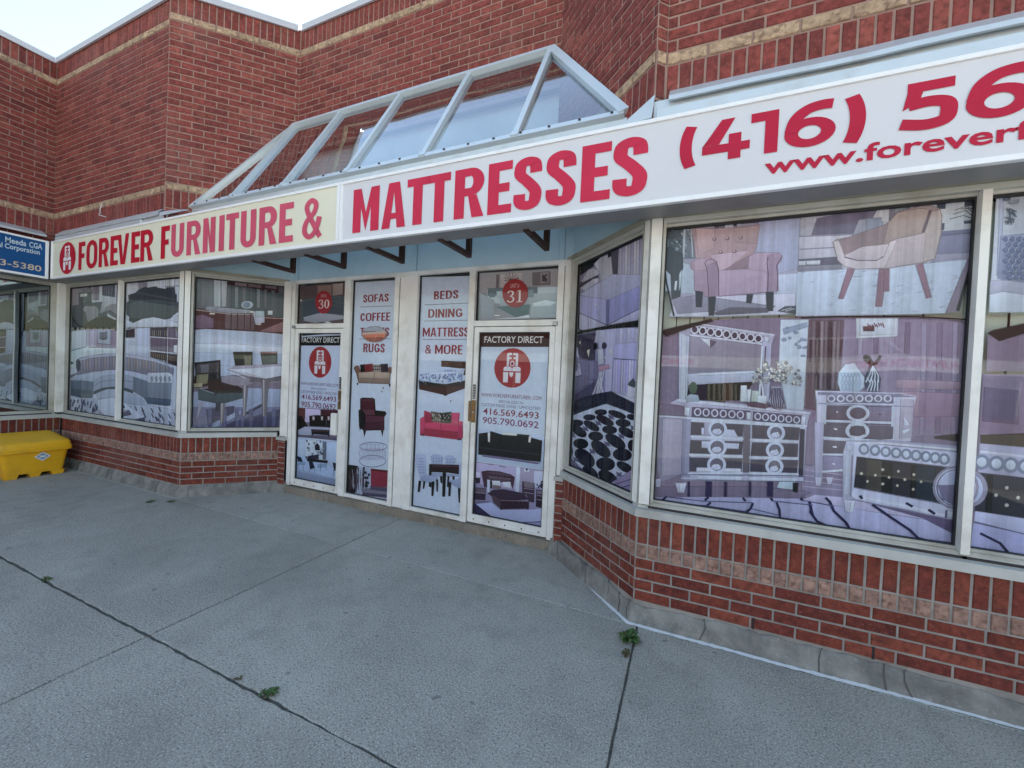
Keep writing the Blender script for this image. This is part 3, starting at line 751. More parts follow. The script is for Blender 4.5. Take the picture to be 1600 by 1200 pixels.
def emblem(add, cx, cz, rx, rz):
    """Round shop emblem: paired letters over a domed M; add(layer, white, points)."""
    P = lambda l, w, pts: add(l, w, [(cx + x * rx, cz + y * rz) for x, y in pts])
    P(0, 0, arc(0, 0, 1, 1, 0, 345, 23))
    for s in (1, -1):
        f = lambda pts: [(x * s, y) for x, y in pts]
        P(1, 1, f([(-.31, .10), (-.18, .10), (-.18, .62), (-.31, .70)])); P(1, 1, f([(-.18, .64), (-.03, .64), (-.03, .76), (-.26, .76), (-.31, .70), (-.18, .62)]))
        P(1, 1, f([(-.18, .45), (-.05, .45), (-.05, .54), (-.18, .54)]))
        P(1, 1, f([(-.47, -.16), (-.01, -.16), (-.01, -.04)] + [(-.24 + .23 * math.cos(a), -.03 + .11 * math.sin(a)) for a in [math.pi * i / 8 for i in range(0, 9)]]))
        P(1, 1, f([(-.48, -.22), (-.20, -.22), (-.21, -.74), (-.47, -.74)]))
    P(1, 1, [(-.15, -.22), (.09, -.22), (.05, -.40), (-.03, -.47), (-.11, -.40)])
    for p in pen(arc(0, .22, .10, .12, 0, 360, 14), .05, .05): P(1, 1, p)

# ------------------------------------------------------------------ fascia signs
def sign_box(name, label, W, u0, u1, face, d0=0., depth=.235, cut=0.):
    z0, z1 = 2.837, 3.388
    e = tag(empty(name, W((u0 + u1) / 2, d0 - depth / 2, z0)), label, 'sign')
    f = MB(); b = .030
    f.wbox(W, u0, u1, d0 - .035, d0, z0, z0 + b); f.wbox(W, u0, u1, d0 - .035, d0, z1 - .026, z1)
    f.wbox(W, u0, u0 + .034, d0 - .035, d0 - .0005, z0 + b, z1 - .026); f.wbox(W, u1 - .034, u1, d0 - .035, d0 - .0005, z0 + b, z1 - .026)
    f.build('sign_frame', M['signframe'], e, bevel=.002)
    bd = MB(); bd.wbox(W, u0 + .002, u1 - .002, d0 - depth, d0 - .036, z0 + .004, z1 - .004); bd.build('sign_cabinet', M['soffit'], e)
    p = MB(); p.wbox(W, u0 + .034, u1 - .034, d0 - .03, d0 - .012, z0 + b, z1 - .026); p.build('sign_face', face, e)
    return e
WS = plane((0, 2.725), (1, 0), (0, -1))
WSW = plane((-8.677, 0), (0, 1), (1, 0))
s1 = sign_box('fascia_sign', 'cream shop sign reading forever furniture & in red condensed capitals', WS, -8.640, -2.968, M['face_cream'])
s2 = sign_box('fascia_sign', 'white shop sign reading mattresses with a red phone number and web address', WS, -2.964, XR, M['face_white'])
s3 = sign_box('fascia_sign', 'blue sign with pale lettering on the adjoining wing', WSW, YL, 2.72, M['face_blue'])
DL = -.0085
def row(parent, mname, items, z0=2.915, z1=3.297, t=.088, h=.062):
    mb = MB(); H = z1 - z0; last = None
    for ch, x0, x1 in items:
        w = (x1 - x0) / H
        if last is not None and x0 - last > .12: mb.build('lettering', M[mname], parent); mb = MB()
        last = x1
        g_ = gothic(ch, w, min(t / H, w), h / H)
        if ch == '&':
            flat_letters(mb, WS, DL, g_[0], x0, x1, z0, z1, w); flat_letters(mb, WS, DL + .0015, g_[1], x0, x1, z0, z1, w)
        else: flat_letters(mb, WS, DL, g_, x0, x1, z0, z1, w)
    mb.build('lettering', M[mname], parent)
row(s1, 'red', [('F', -7.825, -7.640), ('O', -7.603, -7.312), ('R', -7.271, -7.014), ('E', -6.974, -6.784), ('V', -6.800, -6.527), ('E', -6.470, -6.274), ('R', -6.259, -5.984), ('F', -5.815, -5.640)], t=.086)
row(s1, 'pink', [('U', -5.605, -5.356), ('R', -5.302, -5.043), ('N', -4.997, -4.780), ('I', -4.714, -4.626), ('T', -4.597, -4.389), ('U', -4.353, -4.113), ('R', -4.066, -3.803), ('E', -3.766, -3.568), ('&', -3.440, -3.190)], t=.086)
row(s2, 'rose', [('M', -2.808, -2.512), ('A', -2.480, -2.228), ('T', -2.217, -1.999), ('T', -2.003, -1.795), ('R', -1.756, -1.495), ('E', -1.460, -1.262), ('S', -1.245, -1.030), ('S', -.995, -.780), ('E', -.742, -.542), ('S', -.527, -.309)], t=.092, h=.064)
em = MB()
def em_add(layer, white, pts): em.poly([WS(x, DL + .001 + .001 * layer, z) for x, z in pts], white)
emblem(em_add, -8.148, 3.107, .240, .226)
em.build('emblem', [M['red'], M['white']], s1)
ph = MB()
pz0, pz1 = 3.056, 3.298
for ch, x0, x1 in (('(', -.119, .004), ('4', .008, .262), ('1', .264, .402), ('6', .431, .669), (')', .677, .798), ('5', .938, 1.163), ('6', 1.19, 1.428), ('9', 1.452, 1.69), ('-', 1.72, 1.83), ('6', 1.86, 2.098), ('4', 2.118, 2.372), ('9', 2.392, 2.63), ('3', 2.65, 2.87)):
    a, b = (pz0 - .028, pz1 + .008) if ch in '()' else (pz0, pz1)
    w = (x1 - x0) / (b - a)
    if ch == '5': ph.build('lettering', M['ruby'], s2); ph = MB()
    flat_letters(ph, WS, DL, wide(ch, w, .066 / (b - a)), x0, x1, a, b, w)
ph.build('lettering', M['ruby'], s2)
wb = MB()
set_type(wb, WS, DL, 'www.foreverfurniture01.com', .022, .343, 2.932, 2.62, 3.026)
wb.build('lettering', M['ruby'], s2)
bt = MB()
for t_, a_, b_, c_, d_ in (('Meeda', 2.306, 3.245, 2.50, 3.325), ('CGA', 2.527, 3.245, 2.654, 3.325), ('al', 2.245, 3.165, 2.283, 3.235), ('Corporation', 2.303, 3.145, 2.632, 3.235)):
    bt = MB(); set_type(bt, WSW, DL, t_, .02, a_, b_, c_, d_); bt.build('lettering', M['paleblue'], s3)
bt = MB(); set_type(bt, WSW, DL, '83-5380', .012, 2.19, 2.925, 2.650, 3.01); bt.build('lettering', M['gold'], s3)

# flashings between brickwork and signs
def flashing(parent, W, u0, u1, wall_d, front_d, z_wall, z_front, sag=.01):
    mb = MB(); n = 24; R = []
    for i in range(n + 1):
        u = u0 + (u1 - u0) * i / n; s = sag * math.sin(i * 1.1) * .4 + rnd.uniform(-.002, .002)
        R.append([W(u, wall_d, z_wall + s * .3), W(u, front_d, z_front + s), W(u, front_d + .002, z_front - .028 + s), W(u, front_d - .012, z_front - .03 + s)])
    for a, b in zip(R, R[1:]):
        for k in range(3): mb.poly([a[k], b[k], b[k + 1], a[k + 1]])
    mb.build('flashing', M['flash'], parent)
flashing(shop, WS, -8.60, -5.93, -.094, -.03, 3.56, 3.49); flashing(shop, WS, -.20, XR, -.094, -.012, 3.60, 3.515)
for a, b, c, d in ((-8.60, -5.80, -.09, 3.50), (-.30, XR, -.085, 3.52)):
    fb = MB(); fb.wbox(WS, a, b, c, c + .038, 3.389, d); fb.build('flashing_upstand', M['flash'], shop)
for a, b, c in ((-.27, XR, -.012), (-8.58, -6.3, -.02)):
    fb = MB(); fb.wbox(WS, a, b, -.05, c, 3.392, 3.450); fb.build('sign_top_trim', M['flash'], shop, bevel=.003)
fb = MB()
fb.hexa([(-.50, 2.76, 3.40), (-.30, 2.735, 3.40), (-.30, 2.76, 3.40), (-.50, 2.78, 3.40), (-.48, 2.78, 3.42), (-.285, 2.745, 3.55), (-.285, 2.765, 3.55), (-.48, 2.80, 3.42)])
fb.build('bent_flashing', M['flash'], shop)
fb = MB()
fb.hexa([(-5.86, 2.73, 3.43), (-5.42, 2.73, 3.43), (-5.42, 2.80, 3.47), (-5.86, 2.80, 3.47), (-5.88, 2.74, 3.48), (-5.46, 2.74, 3.445), (-5.46, 2.81, 3.49), (-5.88, 2.81, 3.53)])
fb.build('bent_flashing', M['alu'], shop)
flashing(wing, WSW, YL, 2.70, -.19, -.02, 3.55, 3.47)
# covers that close the sign cabinets to the wall below
for a, b in ((-9.06, -5.9), (-.28, XR)):
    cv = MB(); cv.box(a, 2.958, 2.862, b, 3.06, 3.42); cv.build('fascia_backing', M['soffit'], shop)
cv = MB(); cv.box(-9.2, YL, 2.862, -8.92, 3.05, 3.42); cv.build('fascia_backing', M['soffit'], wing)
for W_, a, b, c, d in ((WA, -9.0, -5.87, .04, 2.90), (WA, -.30, XR, .04, 2.90), (WB, .02, 1.18, .0, 2.885), (WC, -1.18, -.02, .0, 2.885)):
    hb = MB(); hb.wbox(W_, a, b, -.044, c, 2.8585, d); hb.build('head_trim', M['head'], shop)
# hanger frames under the skylight
for X in (-4.40, -3.59, -2.785, -1.99, -1.205):
    b = MB()
    b.box(X - .022, 2.90, 2.826, X + .022, 3.41, 2.868); b.box(X - .0225, 3.365, 2.8685, X + .0225, 3.412, 3.60)
    b.beam((X, 2.97, 3.56), (X, 3.40, 3.58), .04, .04, (0, 0, 1))
    b.build('hanger_bracket', M['bracket'], shop)
# loose cable over the left bay
cbl = MB(); cbl.tube([(-7.36 + .02 * math.sin(i * .9), 2.79 - .02 * math.sin(i * .5), 3.79 - i * .021 + .0) for i in range(7)] + [(-7.30, 2.74, 3.64), (-7.24, 2.72, 3.60), (-7.15, 2.75, 3.575)], .006, 6)
cbl.build('loose_cable', M['wire'], shop, smooth=True)

# ------------------------------------------------------------------ printed posters behind the glass
# Each picture is listed in millimetres on its own window plane (along the wall, height):
# p colour x z dx dz ...  filled shape | l colour width x z ...  line | e colour n cx cz ax az bx bz  ellipse
# r the same as a ring with its width | t colour text weight box | k colour capitals box | g emblem | n numeral pair
POSTERS = [
('window_poster', 'curved tufted grey sofa poster behind both panes of the left bay', 'A', None, '61.3 66.2 78.2,68.7 78.8 81.7,34.6 34.6 47.1,53.3 58.3 70.6,73.8 81 86,12.1 14.9 21.4,33.6 36.5 44.5,78.2 81.8 86,38.4 32.6 42.4,61.9 59 71.9,54.4 63.3 71.2,16.6 17 24.5,24.9 28.6 33.1,1.9 1.8 2.5,78.9 81.4 86,65.3 70.8 86,16.3 13 18.4,5.5 5.4 6.3,5.6 3.2 4,3.6 2 2.8,21.9 21.9 19.2,29.6 28 23.7,10.4 11.8 14.6,21.7 16 12.1,78.4 80 86,78.7 80.8 86,31.9 32.3 39.8,15.2 12.5 17,9.5 7.6 11.6,21.2 22.9 30.7,35.7 36.4 45.7,31.8 32.5 42.5,37.5 36.4 37.9,35.5 34.8 33.4,32 33.7 40.9,32.1 31 30.7,52.3 56.8 69,5.8 5.8 8.9,49 55.2 68.3,35.5 40.3 52.4,18 20.9 28.7,11 14.8 21.3,5.1 7.8 12.8,12.6 16 22.4,61 65.9 75.6,19.1 22.6 30.4,8.9 12 18.5,23 27.4 35.9,3.7 5.3 8.1,43.4 48.3 61.5,11.4 13.7 21.8,5.1 6.1 11.2,10.4 8.5 15,67.8 73.3 86,46 42 55.1,9.9 12.1 18.4,11.3 11.3 18,40.1 37.5 45.5,7.7 9.5 15.5', 'p 0 -9445 2045 233 26 92 32 184 33 507 12 568 -3 137 -30 88 17 323 17 1040 2 93 -45 96 -146 39 -1157 -3144 -3;p 1 -9239 1787 699 103 38 -18 791 -21 12 -251 -1527 -71;p 2 -9213 1271 160 33 26 -255 -173 -36;p 3 -9214 1296 173 -235 905 43 1266 -12 812 -28 13 -261 -3144 -10;p 4 -9212 1800 647 84 -12 254 -543 -35;l 5 14 -9198 1794 633 84;l 6 14 -8565 1878 -13 263;l 7 20 -8514 1860 -14 283;p 8 -8491 2141 811 -27 -10 -245 -787 -3;p 9 -8478 2131 220 1 -12 -257 -195 4;p 10 -8235 2135 386 -6 -1 -209 -363 16;l 11 10 -8213 1933 363 -16 1 210;p 12 -8020 2019 46 -27 -15 3 -186 60;p 12 -7939 2031 -14 70 -110 -17 22 -43;p 12 -8181 2088 74 -92 120 99 8 3;p 12 -8025 2099 -155 -98 50 87 203 -86;p 12 -8104 1990 62 37 -84 -35 125 -3;p 12 -7954 2077 -137 18 -57 13 44 -71;p 12 -8181 2027 85 49 124 -23 -129 0;p 12 -8003 2109 68 4 -52 -108 -189 7;p 12 -8087 2040 -96 71 50 -121 3 27;p 13 -7548 2119 351 24 6 -116 -341 -6;l 14 16 -7554 2019 386 -37 -2 163;p 15 -7156 2151 333 3 20 -396 -335 27;p 16 -6803 2154 530 -3 93 -45 96 -146 16 -323 -715 122;p 17 -6803 2148 411 0 6 -115 -411 11;p 18 -6787 1824 403 -25 4 -86 -403 46;p 19 -6356 1794 281 -21 7 -136 -283 45;p 20 -6762 2120 20 0 4 -82 -20 3;p 21 -6711 2120 19 0 4 -82 -19 3;p 22 -6661 2120 19 0 4 -82 -19 3;p 20 -6611 2120 19 -1 4 -81 -19 2;p 21 -6561 2119 19 0 4 -81 -20 2;p 22 -6512 2119 19 0 4 -81 -19 2;p 20 -6463 2119 18 0 4 -81 -18 2;p 21 -6415 2118 19 0 4 -80 -19 2;p 23 -6756 1808 19 1 3 -55 -20 2;p 23 -6709 1806 19 0 3 -55 -20 1;p 23 -6663 1803 20 0 2 -56 -19 2;p 23 -6616 1801 19 0 3 -57 -20 1;p 23 -6570 1798 19 0 3 -58 -20 2;p 23 -6525 1795 19 1 3 -59 -19 2;p 23 -6479 1793 19 0 3 -60 -19 2;p 23 -6434 1790 19 1 3 -61 -19 2;p 23 -6389 1788 18 0 3 -61 -18 1;p 23 -6345 1785 19 1 3 -63 -19 2;p 23 -6300 1783 18 0 3 -63 -18 2;p 23 -6256 1780 18 1 3 -64 -18 2;p 23 -6213 1778 18 0 3 -64 -18 1;p 23 -6169 1775 18 1 3 -66 -18 2;p 23 -6126 1773 18 0 3 -66 -18 2;l 24 12 -6797 2033 711 -29;l 24 12 -6788 1841 712 -32;l 24 12 -6383 2152 12 -438;p 25 -6234 1917 72 6 5 -99 -73 9;p 25 -6137 1949 45 3 6 -127 -45 4;p 26 -6200 2149 116 -189 -111 84;p 27 -9192 1388 394 78 -206 -83 -197 -73;p 28 -9206 1678 257 -64 -144 -36 -97 55;p 29 -8880 1641 32 32 140 34 299 37 335 27 366 14 177 -7 279 -8 269 -18 279 -19 250 -32 169 -44 66 -45 -14 -96 -102 39 -496 -40 -346 10 -386 26 -360 -11 -425 -39 -296 -48 -205 -20 20 133;p 30 -8733 1695 46 6 16 -113 -15 -106 -26 -1 -20 106;p 31 -8639 1705 45 6 16 -112 -15 -107 -25 0 -21 105;p 32 -8546 1715 44 6 16 -113 -15 -106 -25 0 -20 105;p 30 -8455 1724 44 6 15 -112 -14 -106 -25 -1 -20 105;p 31 -8365 1733 44 5 15 -112 -14 -105 -24 -1 -20 105;p 32 -8275 1741 43 5 15 -111 -14 -106 -24 -1 -20 105;p 30 -8187 1748 43 6 15 -112 -14 -105 -24 -1 -19 105;p 31 -8099 1755 42 6 15 -112 -14 -106 -23 0 -20 104;p 32 -8013 1762 42 5 14 -112 -13 -106 -23 0 -19 105;p 30 -7927 1767 41 6 14 -113 -13 -106 -23 0 -19 105;p 31 -7843 1772 41 5 14 -112 -12 -107 -23 0 -19 105;p 32 -7759 1776 40 5 14 -113 -12 -106 -23 -1 -18 106;p 30 -7676 1779 39 5 15 -113 -13 -107 -22 -1 -19 107;p 31 -7595 1782 40 5 14 -114 -12 -108 -22 0 -19 107;p 32 -7514 1783 39 5 15 -114 -12 -108 -22 -1 -19 108;p 30 -7433 1784 38 5 14 -115 -12 -108 -21 -1 -18 108;p 33 -7354 1784 38 5 14 -115 -12 -110 -21 0 -18 109;p 34 -7275 1773 38 5 13 -111 -11 -104 -21 -1 -18 104;p 35 -7197 1767 37 5 14 -109 -12 -102 -21 -1 -17 102;p 33 -7120 1762 37 5 13 -108 -11 -101 -21 -1 -17 101;p 34 -7044 1757 36 5 13 -97 -11 -90 -21 -1 -16 90;p 35 -6969 1752 36 5 13 -95 -11 -90 -21 0 -16 88;p 33 -6894 1747 36 5 12 -94 -11 -88 -20 -1 -17 88;p 34 -6820 1742 35 5 13 -93 -12 -87 -20 0 -16 86;p 35 -6747 1737 35 5 12 -91 -11 -86 -20 -1 -16 85;p 33 -6675 1732 35 5 12 -90 -11 -84 -20 -1 -15 84;p 34 -6603 1727 34 5 12 -89 -11 -83 -19 0 -16 82;p 35 -6532 1722 33 5 12 -87 -11 -82 -19 -1 -15 81;p 33 -6462 1718 33 5 12 -87 -11 -80 -19 -1 -15 80;p 34 -6393 1713 33 5 12 -85 -11 -80 -19 0 -15 78;p 36 -8835 1673 426 71 701 41 456 -13 548 -37 419 -72 57 -52 -93 29 -381 60 -548 38 -457 20 -701 -44 -348 -58;e 37 20 -8799 1586 72 2 5 -94;p 38 -9028 1343 154 76 527 58 424 59 403 17 343 -19 347 -36 5 -93 -349 52 -386 31 -497 -55 -259 -84 -373 -10;p 39 -8341 1348 283 91 497 54 387 -25 -11 -193 -367 45 -497 -55 -259 -74;l 40 10 -8313 1282 259 85 497 45 387 -23;l 40 8 -8057 1433 -4 -168;l 40 8 -7195 1467 -1 -192;p 41 -9041 1330 351 18 374 -5 -12 -239 -298 -18 -377 16;p 42 -9021 1203 688 -1 5 -98 -298 -24 -390 21;p 43 -7195 1467 369 -51 15 -309 -104 82 -270 75;p 44 -6832 1531 497 24 93 -29 5 -95 -90 -46 -478 10;p 45 -6825 1399 570 21 -23 -277 -73 -26 -460 1;p 46 -6815 1195 552 2 -14 -75 -534 -9;p 47 -6760 1474 48 29 22 -59 -37 -40;p 47 -6653 1478 47 29 22 -59 -36 -39;p 47 -6547 1482 46 29 22 -58 -36 -40;p 47 -6443 1487 45 28 21 -58 -35 -39;p 47 -6341 1491 44 28 22 -57 -35 -39;p 48 -8308 1191 259 72 497 53 367 -43 2 -43 -367 49 -497 -50 -260 -75;p 49 -8258 1157 349 92 359 24 471 -60 197 -83 -8 -39 -328 -11 -236 19 -267 42 -414 -49;p 50 -6171 969 16 0 51 -55 -16 0;p 50 -9081 1003 24 -1 -16 -58 -26 1;p 50 -6202 1041 17 -1 51 -55 -16 0;p 51 -6917 977 18 0 57 -58 -18 -1;p 50 -7258 1044 19 -1 60 -59 -19 -1;p 51 -6300 916 17 -1 52 -55 -16 -1;p 52 -9055 883 24 -1 -16 -58 -27 1;p 52 -8301 970 22 -1 -14 -55 -25 1;p 52 -9012 1038 24 -1 -15 -57 -27 0;p 52 -8815 865 23 -1 -15 -57 -26 0;p 52 -6461 957 17 -1 54 -56 -17 0;p 50 -8650 997 23 -1 -15 -56 -26 0;p 51 -6527 827 17 0 54 -56 -17 -1;p 52 -6971 1053 18 0 58 -59 -18 0;p 50 -6491 991 17 -1 53 -56 -17 0;p 50 -6288 879 17 0 52 -55 -16 -1;p 50 -6153 928 17 0 51 -55 -16 0;p 52 -6718 986 18 -1 55 -57 -17 0;p 50 -6315 1010 16 -1 53 -56 -17 0;p 51 -6179 1019 17 0 51 -55 -16 -1;p 52 -8606 1035 23 -1 -15 -56 -25 1;p 50 -8209 959 21 -1 -14 -54 -24 0;p 50 -6548 1006 17 0 54 -57 -17 0;p 50 -8364 1051 22 -1 -14 -55 -25 1;p 51 -8674 918 23 0 -16 -57 -25 1;p 51 -8950 989 24 -1 -15 -57 -27 1;p 52 -6627 948 18 -1 54 -56 -17 -1;p 52 -8468 1036 22 -1 -15 -55 -25 1;p 52 -6582 838 17 0 54 -56 -17 -1;p 51 -6608 949 17 -1 55 -56 -17 -1;p 50 -8524 888 22 -1 -14 -56 -25 1;p 52 -9024 971 24 -1 -16 -57 -27 0;p 50 -8559 1013 23 -1 -15 -56 -25 1;p 52 -8740 967 23 -1 -15 -56 -26 1;p 52 -8179 985 22 -1 -14 -54 -24 1;p 51 -6118 844 16 0 51 -54 -16 -1;p 50 -7144 1058 18 -1 59 -59 -18 0;p 52 -8866 912 24 0 -16 -57 -26 0;p 50 -6555 937 17 -1 55 -56 -18 0;p 52 -8261 947 22 0 -14 -55 -24 1;p 51 -6434 879 17 -1 53 -55 -17 -1;p 52 -8659 1064 23 -1 -15 -56 -26 1;p 50 -8566 900 23 0 -15 -56 -25 0;p 50 -6768 895 18 -1 56 -57 -18 0;p 52 -6521 831 17 -1 54 -56 -17 0;p 52 -8640 893 23 -1 -15 -56 -25 0;p 52 -8308 957 22 -1 -14 -55 -25 1;p 51 -6501 816 17 -1 54 -55 -17 -1;p 51 -8588 1062 23 -1 -15 -56 -26 1;p 51 -8845 926 23 -1 -15 -57 -26 1;p 50 -8777 863 23 -1 -15 -57 -26 1;p 50 -8636 1029 23 -1 -15 -56 -25 1;p 50 -8310 898 22 -1 -15 -55 -24 1;p 51 -8230 1017 22 -1 -14 -54 -25 0;p 50 -9045 912 24 0 -16 -58 -27 1;p 50 -9040 896 24 -1 -15 -57 -27 0;p 52 -6764 866 18 -1 56 -57 -18 0;p 51 -6169 844 16 0 52 -55 -17 0;p 51 -6547 1083 17 -1 54 -57 -17 0;p 52 -8857 896 24 -1 -16 -57 -26 0;p 50 -8663 928 23 -1 -15 -56 -26 1;p 51 -8778 1046 23 -1 -15 -57 -26 1;p 52 -8639 964 23 -1 -15 -56 -25 1;p 52 -6530 837 17 0 54 -56 -17 -1;p 52 -6544 849 17 -1 55 -56 -18 0;p 52 -6292 868 17 -1 52 -54 -16 -1;p 50 -8189 985 22 -1 -14 -54 -24 1;p 51 -8903 1037 24 -1 -16 -57 -26 1;p 52 -8639 987 23 -1 -15 -56 -26 1;p 52 -6544 1000 17 -1 54 -56 -17 0;p 52 -9018 1035 24 -1 -16 -57 -27 0;p 51 -6727 1055 18 -1 55 -57 -17 0;p 51 -8384 994 22 -1 -14 -56 -25 1;p 50 -6380 818 17 -1 52 -55 -16 0;p 50 -9097 1020 24 -1 -16 -57 -27 1;p 51 -8788 916 23 -1 -15 -56 -26 0;p 50 -9079 911 24 -1 -16 -58 -27 1;p 51 -6134 920 17 0 51 -55 -16 0;p 51 -6956 1022 18 -1 58 -58 -18 -1;p 53 -8146 1079 402 60 180 -12 693 -207 -483 -96 -488 1 -297 109;p 54 -8139 934 297 -109 -185 -15 -107 15;p 55 -7353 818 482 97 5 -100 -466 -6;p 56 -7556 964 280 21 76 -51 -243 -48;p 57 -7535 983 237 0 -148 -45;p 58 -7560 1034 152 16 34 -32 -119 -14'),
('window_poster', 'faded lounge poster with draped chair and curled left edge in the upper left bay pane', 'A', None, '31.6 29.6 33.3,47.3 41.9 47.3,69 71 77.6,16.8 17.8 22.6,34.4 29.9 37,62 64.9 70.7,79.2 82.8 86,33.8 34.9 37.1,11.3 12.4 13.3,75.6 78.4 74,9.6 10.4 11.7,32.2 31.8 34.7,54.2 56.1 58,12.8 13.3 14.7,63 65.5 68.6,6.2 6.4 5.2,5.8 6.6 8.6,0.8 0.8 0.8', 'p 0 -9196 2828 1481 4 32 -659 -1308 12 -364 10 121 301;p 1 -9196 2828 609 2 15 -291 -462 -11;p 2 -8463 2829 748 0 -7 -317 -703 47;p 3 -8126 2806 367 11 -1 -199 -358 38;p 4 -8413 2815 192 2 0 -229 -182 7;l 5 8 -8067 2809 -1 -167;l 5 8 -7997 2806 -1 -166;l 5 8 -7928 2802 -1 -165;l 5 8 -7848 2798 -1 -164;p 6 -8208 2804 71 -1 1 -254 -72 2;p 7 -8876 2769 478 -10 -10 -54 -466 13;p 8 -8861 2718 429 -12 -5 -159 -402 1;p 9 -8808 2697 228 3 1 -37 -227 -4;p 10 -9060 2517 412 31 535 6 -86 -172 324 40 184 -74 8 -175 -1308 12 -88 166;p 11 -8707 2456 61 48 345 -10 80 -51 -12 -96 -155 -46 -107 -72 -66 75 -42 100;p 12 -8135 2525 185 30 116 -40 -182 -41 -88 -94;p 13 -7990 2425 276 -59 4 -88 -266 88;p 14 -7965 2377 254 -81 1 -24 -241 69;p 15 -8412 2289 403 42 322 -65 4 -93 -1074 10;p 16 -9181 2533 94 -16 35 -166 164 -117 157 -52 -624 13;p 17 -9084 2466 32 -1 27 -115 149 -103 183 -63 -77 -1 -145 52 -136 90'),
('window_poster', 'poster of a veranda with a large grey painted-over blotch in the upper left bay', 'A', None, '63.2 64.7 72.6,74.7 75.8 84.4,33.4 31.6 39.8,71.7 76.9 86,6.8 8.2 12.4,72.5 76.2 86,35.9 39.9 48.3,5.9 6.5 7.6,9.2 10.4 11.9', 'p 0 -7571 2821 1480 7 32 -660 -1491 -2;p 1 -7571 2819 454 -2 9 -168 -448 -143;p 2 -7137 2818 222 -1 6 -111 -212 -12;p 3 -6895 2821 804 2 16 -322 -144 26 -670 178;l 4 8 -6472 2824 8 -160;l 4 8 -6370 2823 -2 -142;l 4 8 -6260 2820 -2 -145;l 4 8 -6144 2817 7 -314;l 4 8 -6485 2707 401 -11;p 5 -7550 2171 146 102 672 33 269 -48 394 118 10 -208;l 6 7 -6463 2268 218 60 180 -35;l 6 7 -6416 2259 208 47 144 -32;l 6 7 -6369 2250 198 34 108 -29;l 6 7 -6323 2241 189 22 72 -26;l 6 7 -6277 2231 179 10 37 -23;l 6 7 -6231 2222 170 -2 1 -21;l 6 7 -6185 2213 160 -14 -34 -18;p 7 -7389 2627 178 21 90 40 171 37 31 -18 225 8 49 -21 181 -25 18 20 192 -4 14 -89 36 -7 5 -105 117 -9 -5 -78 -88 -39 -79 -30 -62 -41 -128 -19 -288 38 -197 -2 -161 -36 -153 -37 -118 36 19 51 -176 78 17 97 127 42;p 8 -7522 2482 460 64 396 -14 575 -57 -14 -77 -149 -70 -190 -60 -288 38 -358 -27 -230 27 -198 96'),
